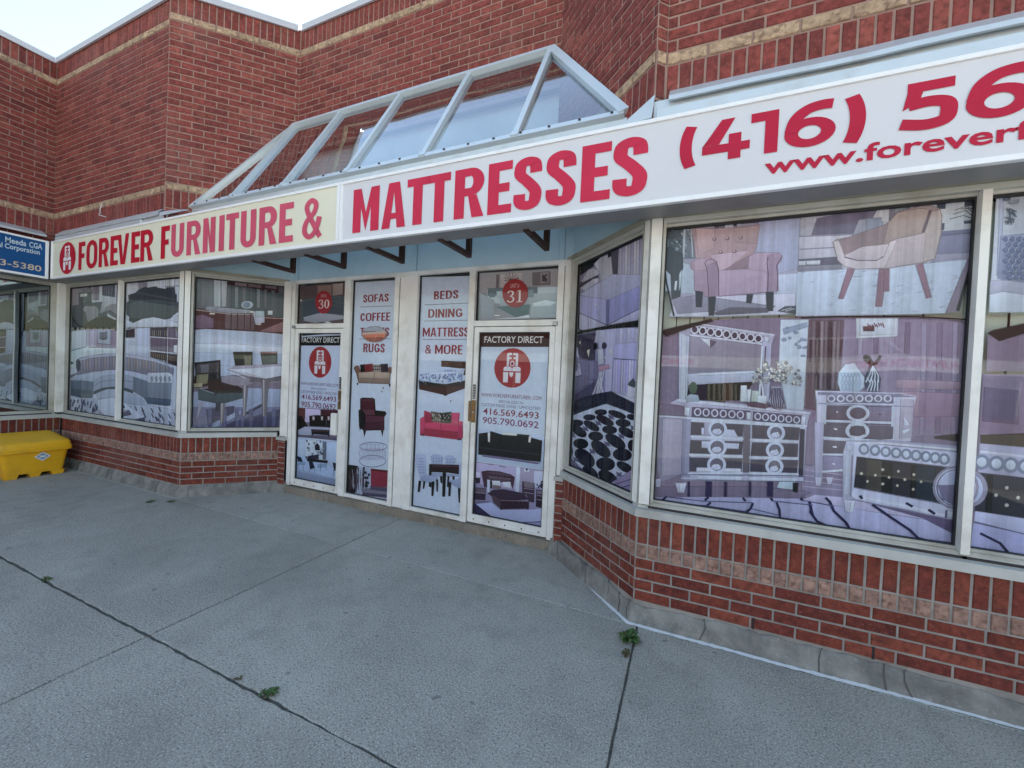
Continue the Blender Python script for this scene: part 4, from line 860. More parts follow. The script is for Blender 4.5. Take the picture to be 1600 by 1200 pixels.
('window_poster', 'dining poster with dark tufted chair and glass table in the angled left bay window', 'B', None, '54.1 60.6 74.9,64.2 70.8 82.1,21.8 18.8 25.5,49.7 55.4 69.6,36.4 41.9 58.2,18.1 18.3 29.4,6.1 5.5 11.2,34.8 39.5 55.3,3.3 3.7 7.3,5.9 5.9 11.8,11.9 12.3 22.9,3.6 2.8 2.4,10.7 11.2 6.8,22.3 22.3 15.2,8.8 7 5.7,32.9 17.9 15.6,17.3 18.9 15.9,0.8 0.8 1.1,7.4 6.1 6.7,16.5 16.5 18.6,22 21.4 13.2,43 39.7 24.9,4.1 7 8.5,0.8 0.8 0.8,26.3 30.4 36.9,46 41.5 49.9,72.4 75.6 85.4,31.7 29.4 35.7,17.3 16 19.2,79.5 81.1 86,86 74.7 76.8,16.4 15.2 17.7,44.7 41.8 45.1,33.6 31.8 41.7,2.3 2 3.9', 'p 0 98 2123 121 30 83 2 508 8 307 -14 25 -291 -3 -1060 -1058 28 12 1015;p 1 98 1944 439 26 585 -7 3 -86 -1024 -36;p 2 79 1536 1046 53 13 -452 -1049 -23;p 3 90 1532 411 17 -3 133 -411 -21;p 4 84 1321 627 73 411 -7 -1 -251 -1032 -22;p 5 85 1123 1036 13 5 -318 -1041 8;p 6 253 1098 306 50 -4 -167 -282 -74;p 7 94 889 113 -46 670 395 1 -48 -596 -365 -186 1;p 8 696 1056 182 125 1 -29 -175 -115;p 9 564 943 541 164 -42 -289 -712 6;p 10 275 1107 38 1 3 -279 -38 0;p 10 435 1109 39 1 3 -282 -38 0;p 10 575 1111 40 0 4 -284 -40 0;p 10 639 1112 39 0 4 -286 -40 1;p 10 734 1113 41 0 3 -288 -40 1;p 10 897 1114 41 1 4 -291 -41 1;p 10 1004 1116 42 0 4 -293 -42 1;p 11 528 1868 221 14 2 -196 -190 -15;p 12 533 1832 213 12 -2 -56 -202 -11;p 13 659 1821 80 4 -5 -122 -63 -7;p 14 842 1888 198 12 5 -162 -173 -28;p 15 850 1888 190 12 -4 -17 -185 -12;p 16 860 1832 173 20 3 -105 -156 -22;p 17 111 1703 277 49 5 -194 -5 -110 -247 -72 -44 8 33 172;p 18 134 1682 240 40 3 -128 -247 -29;p 19 175 1675 86 13 2 -99 -74 -13;p 20 141 1547 123 15 -12 -119 -111 -31;p 21 96 1429 103 12 1 -45 -103 -12;p 17 264 1553 129 5 18 -91 172 -49 113 -62 2 -75 -249 -93 -92 -2 -190 38 -7 135 109 12;p 22 161 1354 193 -44 61 1 281 17 -6 -57 -241 -83 -92 3 -190 33;p 23 273 1489 122 5 19 -146 -75 -57 -70 80;l 24 10 179 1368 159 -59;p 25 468 1635 77 45 567 57 4 -149 -198 -51 -212 15;p 26 499 1636 333 35 280 42 4 -120 -199 -51;p 27 409 1531 92 22 206 -29 211 9 199 41 2 -91 -330 -12 -95 -41 -143 -4 -140 41;p 28 723 1534 195 -11 199 46 1 -57 -199 -27 -187 -6;l 29 9 491 1640 215 -69 212 -36 198 53;l 30 7 500 1599 191 -75;p 31 654 1429 56 2 -21 -413 -24 0;p 32 668 1430 13 0 -3 -412 -7 0;p 31 869 1512 82 3 -19 -495 -37 -1;p 32 884 1512 13 1 11 -493 -6 0;p 31 403 1182 54 1 -20 -277 -23 1;p 32 417 1183 12 0 -3 -276 -6 0;p 33 179 1197 30 0 -43 -217 -26 -1;p 34 357 1186 46 1 -20 -115 -27 4'),
('window_poster', 'dim reception counter poster above the dining poster in the angled left bay window', 'B', None, '12.8 11.1 13.7,18.5 21.1 23.5,61.5 68.5 75.6,51.7 54.8 60.6,9.2 11.5 13.3,4.5 1.5 1.7,28.8 20.8 22.8,21.3 15.2 16.6,19.8 13.7 15.1,11.6 13.8 16.3,24.7 28.4 31.5,16.1 16.9 19.8,54.1 62 70.9,21.1 28.2 39.4,33.9 36.8 42.7,8.2 3 3,15.3 10.8 12,19.9 12.6 19.4,53.4 46.7 41.2,54.6 42.7 39.7,60.5 62.9 77.4,51.4 61.4 68.7,31.9 17.8 19.3,73.2 77.5 83.3,86 80.5 76.4,4 1.3 1.3', 'p 0 92 2817 345 13 676 -3 3 -673 -306 9 -508 -8 -83 -2 -122 -26;p 1 92 2813 200 12 2 -379 -192 -42;p 2 296 2821 65 -9 9 -358 -64 -6;p 3 376 2814 57 7 -2 -360 -42 -5;p 4 439 2749 594 -22 68 -49 9 -305 -632 79;p 5 437 2821 593 -18 -1 -95 -112 5 -251 36 -227 4;p 6 526 2824 130 -2 2 -65 -130 -2;p 7 676 2820 149 -5 1 -61 -148 1;p 8 873 2812 132 -8 2 -42 -132 -2;p 9 447 2731 31 0 8 -278 -31 -4;p 10 529 2732 31 -1 7 -270 -31 -3;p 11 611 2733 32 -1 7 -263 -32 -3;p 9 694 2734 32 -1 7 -255 -32 -3;p 10 778 2735 33 -1 6 -247 -32 -4;p 11 863 2735 33 -1 7 -239 -33 -3;p 9 949 2736 33 -1 7 -231 -33 -3;e 12 20 672 2509 65 7 1 -48;e 13 20 664 2508 39 4 1 -37;p 14 212 2425 22 15 472 -2 25 -35 -251 -24 -259 10;p 15 95 2386 126 -1 259 -20 284 13 346 -14 2 -210 -302 9 -508 -8 -83 -2 -122 -26;p 16 426 2355 338 14 -3 -192 -330 -4;p 17 97 2306 88 21 113 -38 3 -118 -186 -25;l 18 9 95 2386 385 -21 268 17;l 19 9 878 2356 232 8;p 20 743 2423 125 17 8 -145 -101 -37;p 21 770 2435 94 5 10 -70 -101 -19;p 22 842 2179 269 147 0 -144 -260 -16;p 23 916 2450 50 9 1 -52 -49 -4;p 24 707 2424 39 7 5 -18 -36 -6;p 24 259 2357 53 1 0 -9 -53 -3;p 24 783 2263 57 5 -8 -10 -45 -2;l 25 10 495 2371 2 -211;l 25 10 565 2378 2 -212;l 25 10 644 2385 2 -213;l 25 10 715 2392 2 -214'),
('window_poster', 'transom poster of a dark upholstered bed above the unit 30 door', 'E', None, '13.5 8.9 9.5,32 20.9 18.4,44.1 34.6 32,10.1 12 13.8,38.7 39.3 46,8.2 10 12,86 86 84.6', 'p 0 -4912 2797 877 14 4 -521 -857 3;p 1 -4563 2797 253 -5 8 -158 -254 10;p 2 -4288 2799 177 4 -4 -143 -166 -10;p 3 -4867 2622 720 23 89 -20 11 -229 -805 -86;p 4 -4806 2378 307 53 408 -42 24 -41 -520 -45 -193 32;p 5 -4840 2586 424 36 316 -28 7 -164 -383 9 -331 -44;p 6 -4423 2307 68 9 69 -14 -68 -6;p 6 -4874 2622 32 -10 -4 -19 -25 8'),
('unit_number_sticker', 'dark red oval unit number sticker reading 30 above the left door', 'E', None, '38.9 3.5 4.2,86 56.8 59.5,86 77.2 77.2', 'e 0 20 -4431 2569 152 -5 7 -151;t 1 UNIT~# 0.0 -4485 2628 -4382 2674;n 2 30 -4520 2488 -4328 2602'),
('window_poster', 'transom poster of a grey sectional lounge above the unit 31 door', 'E', None, '30.3 30.3 34,47 43.9 46.4,23.9 19.5 21.2,63.9 57.3 57.3,22.9 19.5 21.2,37.3 31.3 33.4,58.6 67.6 74.1,17.6 22.1 24.9,36.4 39.8 46.6,44.9 51.3 56.2,10.4 16.7 18.3,42.7 49.6 55.1,70.1 80.7 86,75.6 77.9 86,14.4 10 10.3,9.4 7.6 8.5,16.6 23.6 26,49.7 61.6 66.1,28.2 37.1 41.9,86 83.3 79.4', 'p 0 -2143 2813 903 -12 11 -496 -890 -12;p 1 -2127 2806 881 -11 9 -191 -880 -13;p 2 -1926 2779 31 -1 -1 -156 -30 1;p 3 -1880 2777 249 4 7 -159 -249 -1;p 4 -1518 2774 193 1 6 -135 -193 3;p 5 -1427 2768 82 2 5 -110 -89 -1;p 6 -2033 2628 789 -11 7 -153 -309 24 -335 -16 -138 18;p 7 -2026 2635 571 -8 3 -65 -570 -3;p 8 -2117 2591 174 -89 9 -178 -154 -11;p 9 -1884 2540 636 14 6 -115 -623 6;p 10 -1909 2432 379 16 -10 -105 -127 -24;p 11 -1516 2447 285 29 1 -165 -294 5;p 12 -1503 2460 137 28 122 -24 -65 -36 -178 -1;p 13 -1934 2310 267 9 127 24 16 -27 -201 -9;l 14 7 -1751 2709 86 15;l 14 7 -1751 2709 75 -16;l 14 7 -1751 2709 41 -36;l 14 7 -1751 2709 -5 -40;l 14 7 -1751 2709 -51 -26;l 14 7 -1751 2709 -82 1;l 14 7 -1751 2709 -89 34;l 14 7 -1751 2709 -70 63;l 14 7 -1751 2709 -31 79;l 14 7 -1751 2709 17 77;l 14 7 -1751 2709 59 59;l 14 7 -1751 2709 83 29;p 15 -1407 2742 -7 -36 45 28;p 15 -1386 2719 13 24 -41 -57;p 15 -1360 2707 7 -14 -47 -5;p 15 -1412 2718 42 -18 -13 -11;p 15 -1413 2686 26 16 31 -30;p 15 -1404 2698 29 44 -25 -65;p 15 -1365 2750 13 -7 -60 -48;p 15 -1375 2719 -19 3 29 -11;p 15 -1411 2760 46 -64 10 -28;p 16 -2009 2600 69 -1 10 -57 -68 0;p 17 -1917 2600 68 0 10 -62 -68 0;p 18 -1827 2600 66 0 11 -65 -67 0;p 16 -1739 2600 66 0 10 -69 -65 0;p 17 -1652 2600 65 0 10 -72 -64 0;p 18 -1566 2600 63 0 11 -75 -63 0;p 19 -1936 2349 76 -2 -15 -8 -45 1'),
('unit_number_sticker', 'dark red round unit number sticker reading 31 above the right door', 'E', None, '37.5 3.4 3.5,86 53.2 56.7,86 80 80', 'e 0 20 -1698 2570 148 -7 7 -149;t 1 UNIT~# 0.0 -1754 2622 -1655 2670;n 2 31 -1789 2476 -1606 2598'),
('window_poster', 'sidelight poster reading sofas coffee tables rugs beside the left door', 'E', None, '67.6 73.9 86,27.7 2.7 3.9,8.3 9.8 14.2,21 10.7 8.3,43.7 32.6 27.6,30.2 21.2 16.8,54.1 41 33.3,0.8 0.8 0.8,21.3 2.3 3.4,42.2 36.4 32,2.6 1.2 3,7.1 3 2.6,7.6 5.9 7,3.4 3 6.4,3 1 1,8.1 1.4 2.5,10.8 2.9 5,6.9 1.3 2.9,13.6 4.1 6.1,14.9 14.9 28.1,56 47.9 60.3,39.4 37.1 53.6,1 0.8 0.8,50 56.1 70.6,2.5 1 1.7,7.7 6 9.5,29 2.9 5.8,13.2 1.7 1.7,24 21.8 29.4,11.5 9 15.1,47.6 45.7 56.5,8.5 6.8 11.7,15.3 6.6 10,23.1 16.1 22.7,0.8 0.8 1,70.6 74.3 86,0.8 0.8 1.6,39.5 6.1 11.5', 'p 0 -3950 2801 706 -6 -2 -2732 -679 15;k 1 SOFAS -3762 2544 -3365 2639;k 1 COFFEE -3800 2311 -3330 2412;k 1 TABLES -3793 2125 -3340 2230;k 1 RUGS -3733 1925 -3396 2034;l 2 6 -3812 2490 511 -2;l 2 6 -3810 2090 504 4;p 3 -3881 1724 34 30 53 -1 19 -39 445 27 16 11 48 -3 6 -44 -34 -34 -2 -122 -496 -10 -41 119;p 4 -3799 1666 257 23 239 -5 3 -71 -487 -13;p 5 -3795 1593 496 18 -3 -56 -491 -9;p 6 -3781 1663 231 21 3 -68 -231 -12;p 6 -3542 1685 223 -2 -2 -64 -218 -5;p 7 -3777 1767 86 9 13 -86 -77 -13;p 8 -3708 1772 136 14 13 -92 -128 -10;p 9 -3572 1773 126 3 12 -84 -125 -4;p 10 -3455 1783 114 9 13 -90 -106 -16;l 11 8 -3542 1685 0 -75;p 7 -3819 1538 23 1 -4 -27 -12 0;p 7 -3313 1548 25 2 -2 -33 -13 0;e 12 20 -3554 1754 10 0 0 -12;e 12 20 -3524 1755 10 0 0 -12;e 12 20 -3494 1756 10 0 0 -12;e 12 20 -3464 1756 10 0 0 -12;e 12 20 -3552 1717 10 0 1 -12;e 12 20 -3522 1718 10 0 0 -12;e 12 20 -3492 1719 10 0 0 -12;e 12 20 -3462 1720 10 0 0 -12;p 13 -3404 1503 17 6 -9 -36;p 13 -3423 1459 15 4 -2 -30;p 14 -3752 1344 36 14 162 6 35 -12 19 -137 153 -2 15 -26 -29 -43 8 -156 -325 -37 -75 35 -19 210 27 16;p 15 -3742 1338 197 15 24 -125 -26 -16 -171 -5;p 7 -3763 1196 82 13 21 -75 -9 -175 -75 35;p 16 -3660 1141 299 10 -2 -62 -293 -38;p 17 -3655 1044 292 38 1 -88 -307 -35;p 18 -3709 1207 188 14 12 -61 -142 -14;p 7 -3512 1208 166 2 10 -30 -156 -19;p 7 -3749 986 24 -11 -11 -37;p 7 -3682 950 44 2 -25 -81;p 7 -3404 979 39 4 -13 -79;r 19 24 8 -3517 769 215 23 2 -53;r 19 24 8 -3521 588 208 25 3 -72;r 20 24 7 -3531 681 208 24 3 -62;r 21 24 5 -3691 655 39 5 3 -67;r 21 24 5 -3643 661 39 4 3 -67;r 21 24 5 -3594 658 39 5 3 -67;r 21 24 5 -3546 664 39 4 3 -67;r 21 24 5 -3498 669 38 4 3 -66;r 21 24 5 -3451 675 38 4 3 -66;r 21 24 5 -3404 689 38 4 3 -66;r 21 24 5 -3358 694 38 4 3 -65;r 21 24 5 -3650 751 46 5 1 -36;r 21 24 5 -3586 758 46 5 2 -36;r 21 24 5 -3522 765 45 5 1 -36;r 21 24 5 -3459 772 45 5 2 -36;r 21 24 5 -3397 779 45 4 1 -36;p 22 -3900 495 152 5 -19 -363 -141 -1;p 23 -3748 496 199 9 5 -291 -233 -71;p 24 -3660 498 22 2 -6 -260 -18 -2;p 25 -3765 477 36 7 -30 -332 -24 4;p 26 -3539 492 278 12 4 -205 -272 -20;p 27 -3539 492 278 12 1 -23 -278 -9;p 28 -3680 221 420 84 4 -101 -403 -36;p 29 -3538 277 282 15 -2 -41 -278 -15;p 30 -3778 157 524 20 -2 -35 -529 -15;p 31 -3659 175 403 35 2 -33 -404 -30;p 32 -3835 238 -9 117 0 -42;p 33 -3815 351 5 58 -1 -143;p 32 -3664 232 -10 249 2 -95;p 32 -3612 277 -6 97 7 -65;p 32 -3667 421 3 -35 -14 96;p 34 -3842 380 -4 -69 3 161;p 32 -3873 365 20 -183 -15 223;p 33 -3850 368 3 -81 6 -114;p 35 -3726 276 8 -70 -7 254;p 35 -3751 308 -9 169 9 -34;p 33 -3602 480 8 -96 -3 -172;p 32 -3615 294 -2 73 3 -109;p 35 -3713 265 -8 123 10 -194;p 32 -3705 455 11 -106 -16 97;p 32 -3656 221 5 52 -9 87;p 32 -3655 502 11 -176 -8 60;p 35 -3679 343 -1 -10 1 30;p 32 -3720 384 2 -98 -7 122;p 32 -3867 286 7 -102 -7 -10;p 32 -3802 464 9 -185 7 -70;p 34 -3749 456 13 -205 4 -57;p 33 -3765 327 -5 -47 -4 109;p 35 -3816 393 18 -155 -8 -49;p 32 -3694 431 -6 -107 16 -94;p 33 -3758 328 4 71 -5 -95;p 35 -3838 446 16 -151 -12 128;p 32 -3684 276 -13 74 18 -144;p 35 -3826 363 14 -157 -6 29;p 32 -3883 441 -2 -81 10 -64;p 33 -3655 257 0 -37 -1 92;p 32 -3772 429 -8 6 21 -251;p 32 -3802 341 -6 -162 2 265;p 32 -3721 204 -16 55 3 144;p 32 -3632 277 -18 123 8 -172;e 36 20 -3574 311 16 2 1 -17;e 36 20 -3620 432 16 2 1 -17;e 36 20 -3589 274 16 2 1 -17;e 36 20 -3619 369 16 2 0 -17;e 36 20 -3602 263 16 2 1 -17;e 36 20 -3601 316 16 2 1 -17;e 36 20 -3608 266 16 2 0 -17;e 36 20 -3584 374 16 2 0 -17;e 36 20 -3606 291 16 2 0 -17;e 36 20 -3564 414 16 2 1 -17;l 37 5 -3525 460 253 16;l 37 5 -3524 432 253 17;l 37 5 -3523 404 254 18;l 37 5 -3521 377 253 18;l 37 5 -3520 349 253 19;l 37 5 -3519 322 253 19;l 37 5 -3517 294 253 20'),
('oval_sticker', 'oval cutout sticker covering the middle of the word tables on the sidelight', 'E', None, '31.3 23 23.9,46.7 49.9 55.4,65.5 47 42.7,73.5 25.4 15.6,40.3 14.2 9.9,86 66.6 57,86 75.1 65.2,86 44.4 26', 'e 0 20 -3559 2147 198 -1 5 -100;p 1 -3737 2187 50 33 123 24 121 -24 51 -31;p 2 -3753 2167 377 18 10 -26 -385 -25;p 3 -3726 2140 343 19 -13 -58 -149 -13 -162 13;p 4 -3715 2107 318 7 -47 -41 -111 -18 -116 17;l 5 7 -3744 2160 196 2;l 6 6 -3529 2177 129 4;l 7 6 -3545 2101 31 46 115 8 -14 -47'),
('window_poster', 'sidelight poster reading beds dining mattress and more beside the right door', 'E', None, '65.5 72.4 86,27.7 2.7 3.9,8.3 9.8 14.2,7.6 3 1.8,22.6 12.2 7.5,4 1 1,58.6 66.9 86,64.8 71 86,64.5 71.5 86,0.8 0.8 0.8,5.4 3.5 3.5,27.9 35.5 62.1,43.9 52.2 76.8,17.3 21.4 40.9,38 45.7 70.5,50.8 4.6 10.7,68.1 7.8 17.7,37.7 3.5 7,64.4 7 15.9,56.5 5.1 14.5,41.2 3.8 8.9,68.3 9.4 19.5,14.6 11.8 9.9,8.3 7.1 6,28.9 2.9 4.9,63.4 56.8 47.4,44.5 39.1 32.5,45.6 52.1 71.6,28.7 33.9 51.2,38 43.3 61.9,2.5 0.9 0.9,7.7 2.7 4.5,48.6 53.9 73.7,25.6 29.9 46.3,3.4 3 6.4', 'p 0 -2913 2809 687 -24 -6 -2657 -674 -31 -5 1321;k 1 BEDS -2713 2543 -2390 2637;k 1 DINING -2781 2336 -2326 2433;k 1 MATTRESS -2847 2120 -2236 2222;k 1 &~MORE -2804 1922 -2307 2026;l 2 6 -2834 2486 577 2;l 2 6 -2836 2299 575 1;l 2 6 -2843 2086 590 3;p 3 -2579 1846 322 -4 0 -145 -26 -6 -4 78 -289 14;p 4 -2570 1834 267 2 3 -51 -268 0;l 5 8 -2570 1826 300 4;l 5 8 -2569 1816 299 3;l 5 8 -2569 1806 300 1;l 5 8 -2568 1795 299 1;l 5 8 -2568 1785 300 0;p 6 -2605 1776 148 -1 2 -51 -154 -11;p 7 -2457 1769 190 -5 -16 -62 -158 22;p 8 -2873 1674 133 34 312 17 145 -29 26 -16 -4 -44 -241 -51 -163 10 -209 20;p 9 -2877 1615 212 -26 164 -7 246 54 2 -84 -236 -86 -34 -2 -342 45;p 10 -2495 1577 238 53 1 -73 -229 -85;p 9 -2530 1466 50 3 -2 -12 -40 -2;p 11 -2592 1697 13 -12 -11 -14 -12 13;p 12 -2854 1632 14 -13 -12 -14 -12 13;p 13 -2389 1714 13 -12 -12 -14 -11 13;p 13 -2587 1676 12 -12 -11 -15 -12 14;p 11 -2809 1615 14 -12 -12 -15 -12 14;p 12 -2297 1682 13 -12 -11 -14 -11 13;p 13 -2550 1628 13 -12 -12 -14 -11 13;p 13 -2306 1661 12 -12 -11 -14 -11 13;p 13 -2846 1685 14 -12 -12 -15 -12 14;p 13 -2600 1657 13 -12 -12 -14 -11 13;p 11 -2479 1658 12 -12 -11 -14 -11 13;p 13 -2729 1667 13 -12 -12 -15 -12 14;p 12 -2611 1632 13 -12 -12 -14 -12 13;p 11 -2329 1686 12 -12 -11 -14 -11 13;p 11 -2343 1705 12 -12 -11 -14 -11 13;p 12 -2606 1624 13 -12 -12 -14 -11 13;p 12 -2728 1667 13 -12 -12 -15 -12 14;p 11 -2775 1670 14 -12 -12 -15 -12 14;p 11 -2469 1702 12 -12 -11 -14 -11 14;p 13 -2418 1708 12 -12 -11 -14 -11 13;p 11 -2630 1629 13 -12 -12 -14 -11 13;p 12 -2742 1702 13 -13 -12 -14 -12 13;p 11 -2303 1669 12 -12 -11 -14 -11 13;p 12 -2583 1702 13 -12 -12 -14 -11 13;p 11 -2318 1716 12 -12 -11 -14 -11 13;p 11 -2388 1709 13 -12 -11 -14 -12 13;p 11 -2419 1683 12 -12 -11 -14 -11 13;p 13 -2766 1657 13 -12 -12 -15 -12 14;p 11 -2531 1686 13 -12 -11 -14 -12 13;p 12 -2481 1680 12 -12 -11 -14 -11 14;p 12 -2334 1672 13 -12 -11 -14 -11 13;p 13 -2302 1699 12 -12 -11 -14 -11 13;p 11 -2775 1700 13 -12 -12 -14 -12 13;p 12 -2433 1703 13 -12 -11 -14 -12 13;p 11 -2470 1708 12 -12 -11 -14 -12 13;p 13 -2409 1680 12 -12 -11 -14 -11 13;p 12 -2441 1694 13 -12 -12 -14 -11 13;p 11 -2824 1656 13 -12 -12 -15 -12 14;p 11 -2452 1638 13 -12 -11 -14 -12 13;p 11 -2530 1673 13 -12 -12 -14 -11 13;p 12 -2473 1634 13 -12 -11 -14 -12 13;p 13 -2524 1687 12 -12 -11 -14 -12 13;p 12 -2315 1639 12 -12 -11 -14 -11 13;p 13 -2679 1691 13 -12 -12 -15 -12 14;p 13 -2811 1661 13 -12 -12 -15 -12 14;p 11 -2730 1649 13 -12 -12 -14 -12 13;p 13 -2325 1693 13 -12 -11 -14 -11 13;p 12 -2637 1672 13 -13 -11 -14 -12 13;p 13 -2649 1664 13 -13 -12 -14 -12 13;p 11 -2525 1662 12 -12 -11 -14 -12 13;p 12 -2823 1693 13 -13 -12 -14 -12 13;p 12 -2346 1686 12 -12 -11 -14 -11 13;p 11 -2702 1681 14 -13 -12 -14 -12 13;p 11 -2427 1692 13 -12 -11 -14 -12 13;p 13 -2491 1679 12 -12 -11 -14 -12 13;p 13 -2398 1656 12 -12 -11 -14 -11 13;p 11 -2351 1680 13 -12 -11 -14 -11 13;p 13 -2509 1663 13 -12 -12 -14 -11 13;p 12 -2648 1696 13 -12 -12 -15 -12 14;p 12 -2830 1627 13 -12 -12 -15 -12 14;p 11 -2463 1658 13 -12 -12 -14 -11 13;p 13 -2513 1701 12 -12 -11 -14 -12 13;p 13 -2545 1672 13 -12 -12 -14 -11 13;p 11 -2723 1621 13 -12 -12 -15 -12 14;p 13 -2445 1653 13 -12 -12 -15 -11 14;p 12 -2804 1695 14 -12 -12 -15 -12 14;p 13 -2677 1660 13 -12 -11 -15 -12 14;p 13 -2439 1708 13 -12 -12 -14 -11 13;p 12 -2461 1690 12 -12 -11 -14 -11 13;p 12 -2419 1693 12 -12 -11 -14 -11 13;p 14 -2495 1741 13 5 -7 -20;p 14 -2488 1744 13 2 -7 -20;p 14 -2433 1749 13 -1 -7 -20;p 14 -2384 1744 13 5 -7 -19;p 14 -2490 1744 13 2 -7 -20;p 14 -2446 1751 13 -4 -7 -19;p 14 -2281 1751 13 2 -7 -20;p 14 -2452 1746 13 1 -7 -20;p 14 -2466 1750 14 -3 -7 -20;p 14 -2305 1755 13 -3 -7 -19;p 14 -2432 1742 13 6 -7 -20;p 14 -2482 1751 14 -5 -7 -20;p 14 -2453 1746 13 1 -7 -20;p 14 -2432 1742 13 6 -7 -20;p 14 -2522 1747 14 -2 -7 -20;p 14 -2537 1743 14 1 -7 -19;p 14 -2511 1747 14 -2 -7 -20;p 14 -2397 1752 14 -3 -7 -20;p 15 -2781 1267 97 -22 376 29 -4 -93 44 3 17 -182 -79 -24 -495 1 -5 190 53 29;p 16 -2764 1119 217 26 228 -11 3 -69 -445 -10;p 17 -2761 1050 440 3 0 -58 -447 3;p 18 -2824 1170 51 20 7 -144 -52 -53;p 19 -2312 1181 44 -4 5 -169 -50 -5;p 20 -2771 1258 88 -21 -5 -96 -67 -6;p 21 -2415 1265 98 8 -12 -125 -81 6;p 22 -2688 1264 145 -8 -5 -108 -122 6;p 23 -2553 1255 139 23 6 -124 -136 -12;l 24 6 -2547 1142 3 -75;l 24 7 -2767 1057 446 -1;e 25 8 -2564 1171 7 1 0 -9;e 25 8 -2605 1188 7 1 0 -10;e 25 8 -2650 1167 7 1 0 -10;e 26 8 -2480 1226 7 0 0 -10;e 25 8 -2455 1233 7 0 0 -10;e 25 8 -2627 1172 7 0 0 -10;e 25 8 -2575 1190 7 1 0 -10;e 9 8 -2482 1248 7 0 0 -9;e 9 8 -2452 1230 7 0 0 -10;e 9 8 -2493 1218 7 0 0 -10;e 26 8 -2659 1215 7 1 0 -10;e 25 8 -2665 1234 7 0 0 -10;e 26 8 -2448 1212 7 0 0 -10;e 9 8 -2558 1245 7 0 0 -10;e 9 8 -2667 1189 7 0 0 -10;e 9 8 -2508 1191 7 0 0 -10;e 9 8 -2437 1172 7 0 0 -10;e 26 8 -2578 1234 7 0 0 -10;e 26 8 -2644 1194 7 0 0 -10;e 9 8 -2507 1193 7 0 0 -10;e 25 8 -2563 1225 7 0 0 -10;e 26 8 -2557 1174 7 1 0 -9;e 26 8 -2620 1198 7 0 0 -10;e 26 8 -2576 1190 7 1 0 -10;e 25 8 -2589 1172 7 0 0 -10;e 25 8 -2656 1215 7 0 0 -10;e 25 8 -2555 1210 7 0 0 -10;e 26 8 -2514 1231 7 0 0 -10;e 9 8 -2487 1233 7 0 0 -10;e 26 8 -2570 1183 7 0 0 -10;e 25 8 -2641 1226 7 0 0 -10;e 9 8 -2433 1189 7 1 0 -9;e 26 8 -2424 1249 7 0 0 -9;e 9 8 -2510 1187 7 0 0 -10;e 26 8 -2515 1174 7 1 0 -9;e 9 8 -2471 1213 7 0 0 -9;e 9 8 -2527 1230 7 1 0 -9;e 25 8 -2497 1205 7 0 0 -9;e 9 8 -2641 1172 7 0 0 -10;e 9 8 -2527 1208 7 0 0 -10;p 9 -2816 985 49 0 -4 -8 -42 0;p 9 -2324 982 60 11 -3 -12 -53 -8;p 27 -2664 745 37 30 97 5 29 -24 -5 -87 -138 -10;e 28 8 -2625 733 7 0 0 -7;e 28 8 -2624 702 7 1 0 -6;e 28 8 -2588 738 7 1 0 -6;e 28 8 -2586 706 7 0 0 -7;e 28 8 -2551 742 7 0 0 -7;e 28 8 -2549 711 7 1 0 -6;e 28 8 -2514 747 7 1 0 -6;e 28 8 -2512 716 7 1 0 -7;p 27 -2477 756 35 29 71 2 28 -23 -5 -86 -110 -6;e 28 8 -2440 745 7 1 0 -6;e 28 8 -2438 714 7 1 0 -6;e 28 8 -2404 749 7 1 0 -6;e 28 8 -2402 718 7 1 0 -6;e 28 8 -2368 754 7 1 0 -7;e 28 8 -2366 723 7 1 0 -6;e 28 8 -2332 758 7 1 0 -6;e 28 8 -2330 727 7 1 0 -6;p 29 -2642 564 159 14 -8 -33 -140 -11;p 29 -2455 574 179 24 -8 -24 -161 -23;p 9 -2528 540 28 4 0 -79 -15 -2;p 9 -2427 554 22 3 -7 -126 -17 5;p 9 -2364 563 27 3 -6 -70 -12 -2;p 30 -2679 658 425 43 -22 -103 -153 -2 -246 -24;p 9 -2679 658 33 1 3 -263 -29 4;p 9 -2493 587 42 3 -2 -271 -33 -5;p 31 -2646 656 383 36 -25 -21 -348 -39;p 32 -2887 718 53 39 88 -6 16 -70 4 -144 19 -14 -84 -60 -38 108;p 29 -2802 486 95 45 148 -3 2 -32 -89 -41 -134 -7;p 9 -2816 451 32 0 -14 -131 -25 -4;p 9 -2751 453 25 0 -12 -87 -15 -2;p 9 -2637 461 38 10 -11 -170 -21 -4;p 9 -2576 497 22 3 3 -138 -15 -2;e 33 8 -2822 705 6 1 0 -7;e 33 8 -2820 673 6 0 0 -7;e 33 8 -2819 641 6 0 0 -7;e 33 8 -2817 608 6 0 0 -7;e 33 8 -2816 576 6 1 0 -7;e 33 8 -2814 544 6 1 0 -6;e 33 8 -2795 708 5 1 0 -7;e 33 8 -2793 676 6 1 0 -7;e 33 8 -2792 644 5 1 0 -6;e 33 8 -2790 612 6 1 0 -7;e 33 8 -2789 580 5 1 0 -7;e 33 8 -2787 548 6 0 0 -7;e 33 8 -2768 711 5 0 0 -7;e 33 8 -2766 679 6 0 0 -7;e 33 8 -2765 647 5 0 0 -7;e 33 8 -2763 615 6 0 0 -7;e 33 8 -2762 583 5 0 0 -7;e 33 8 -2760 551 6 0 0 -7;p 32 -2282 721 48 6 6 -284 -49 0;p 29 -2410 509 146 37 33 -27 -2 -77 -44 -2 -120 48;p 9 -2406 494 29 -3 -7 -157 -22 -1;p 9 -2286 442 30 1 0 -159 -14 -2;p 9 -2246 448 18 3 -3 -81 -14 -2;p 34 -2435 1407 18 -2 -10 -19'),
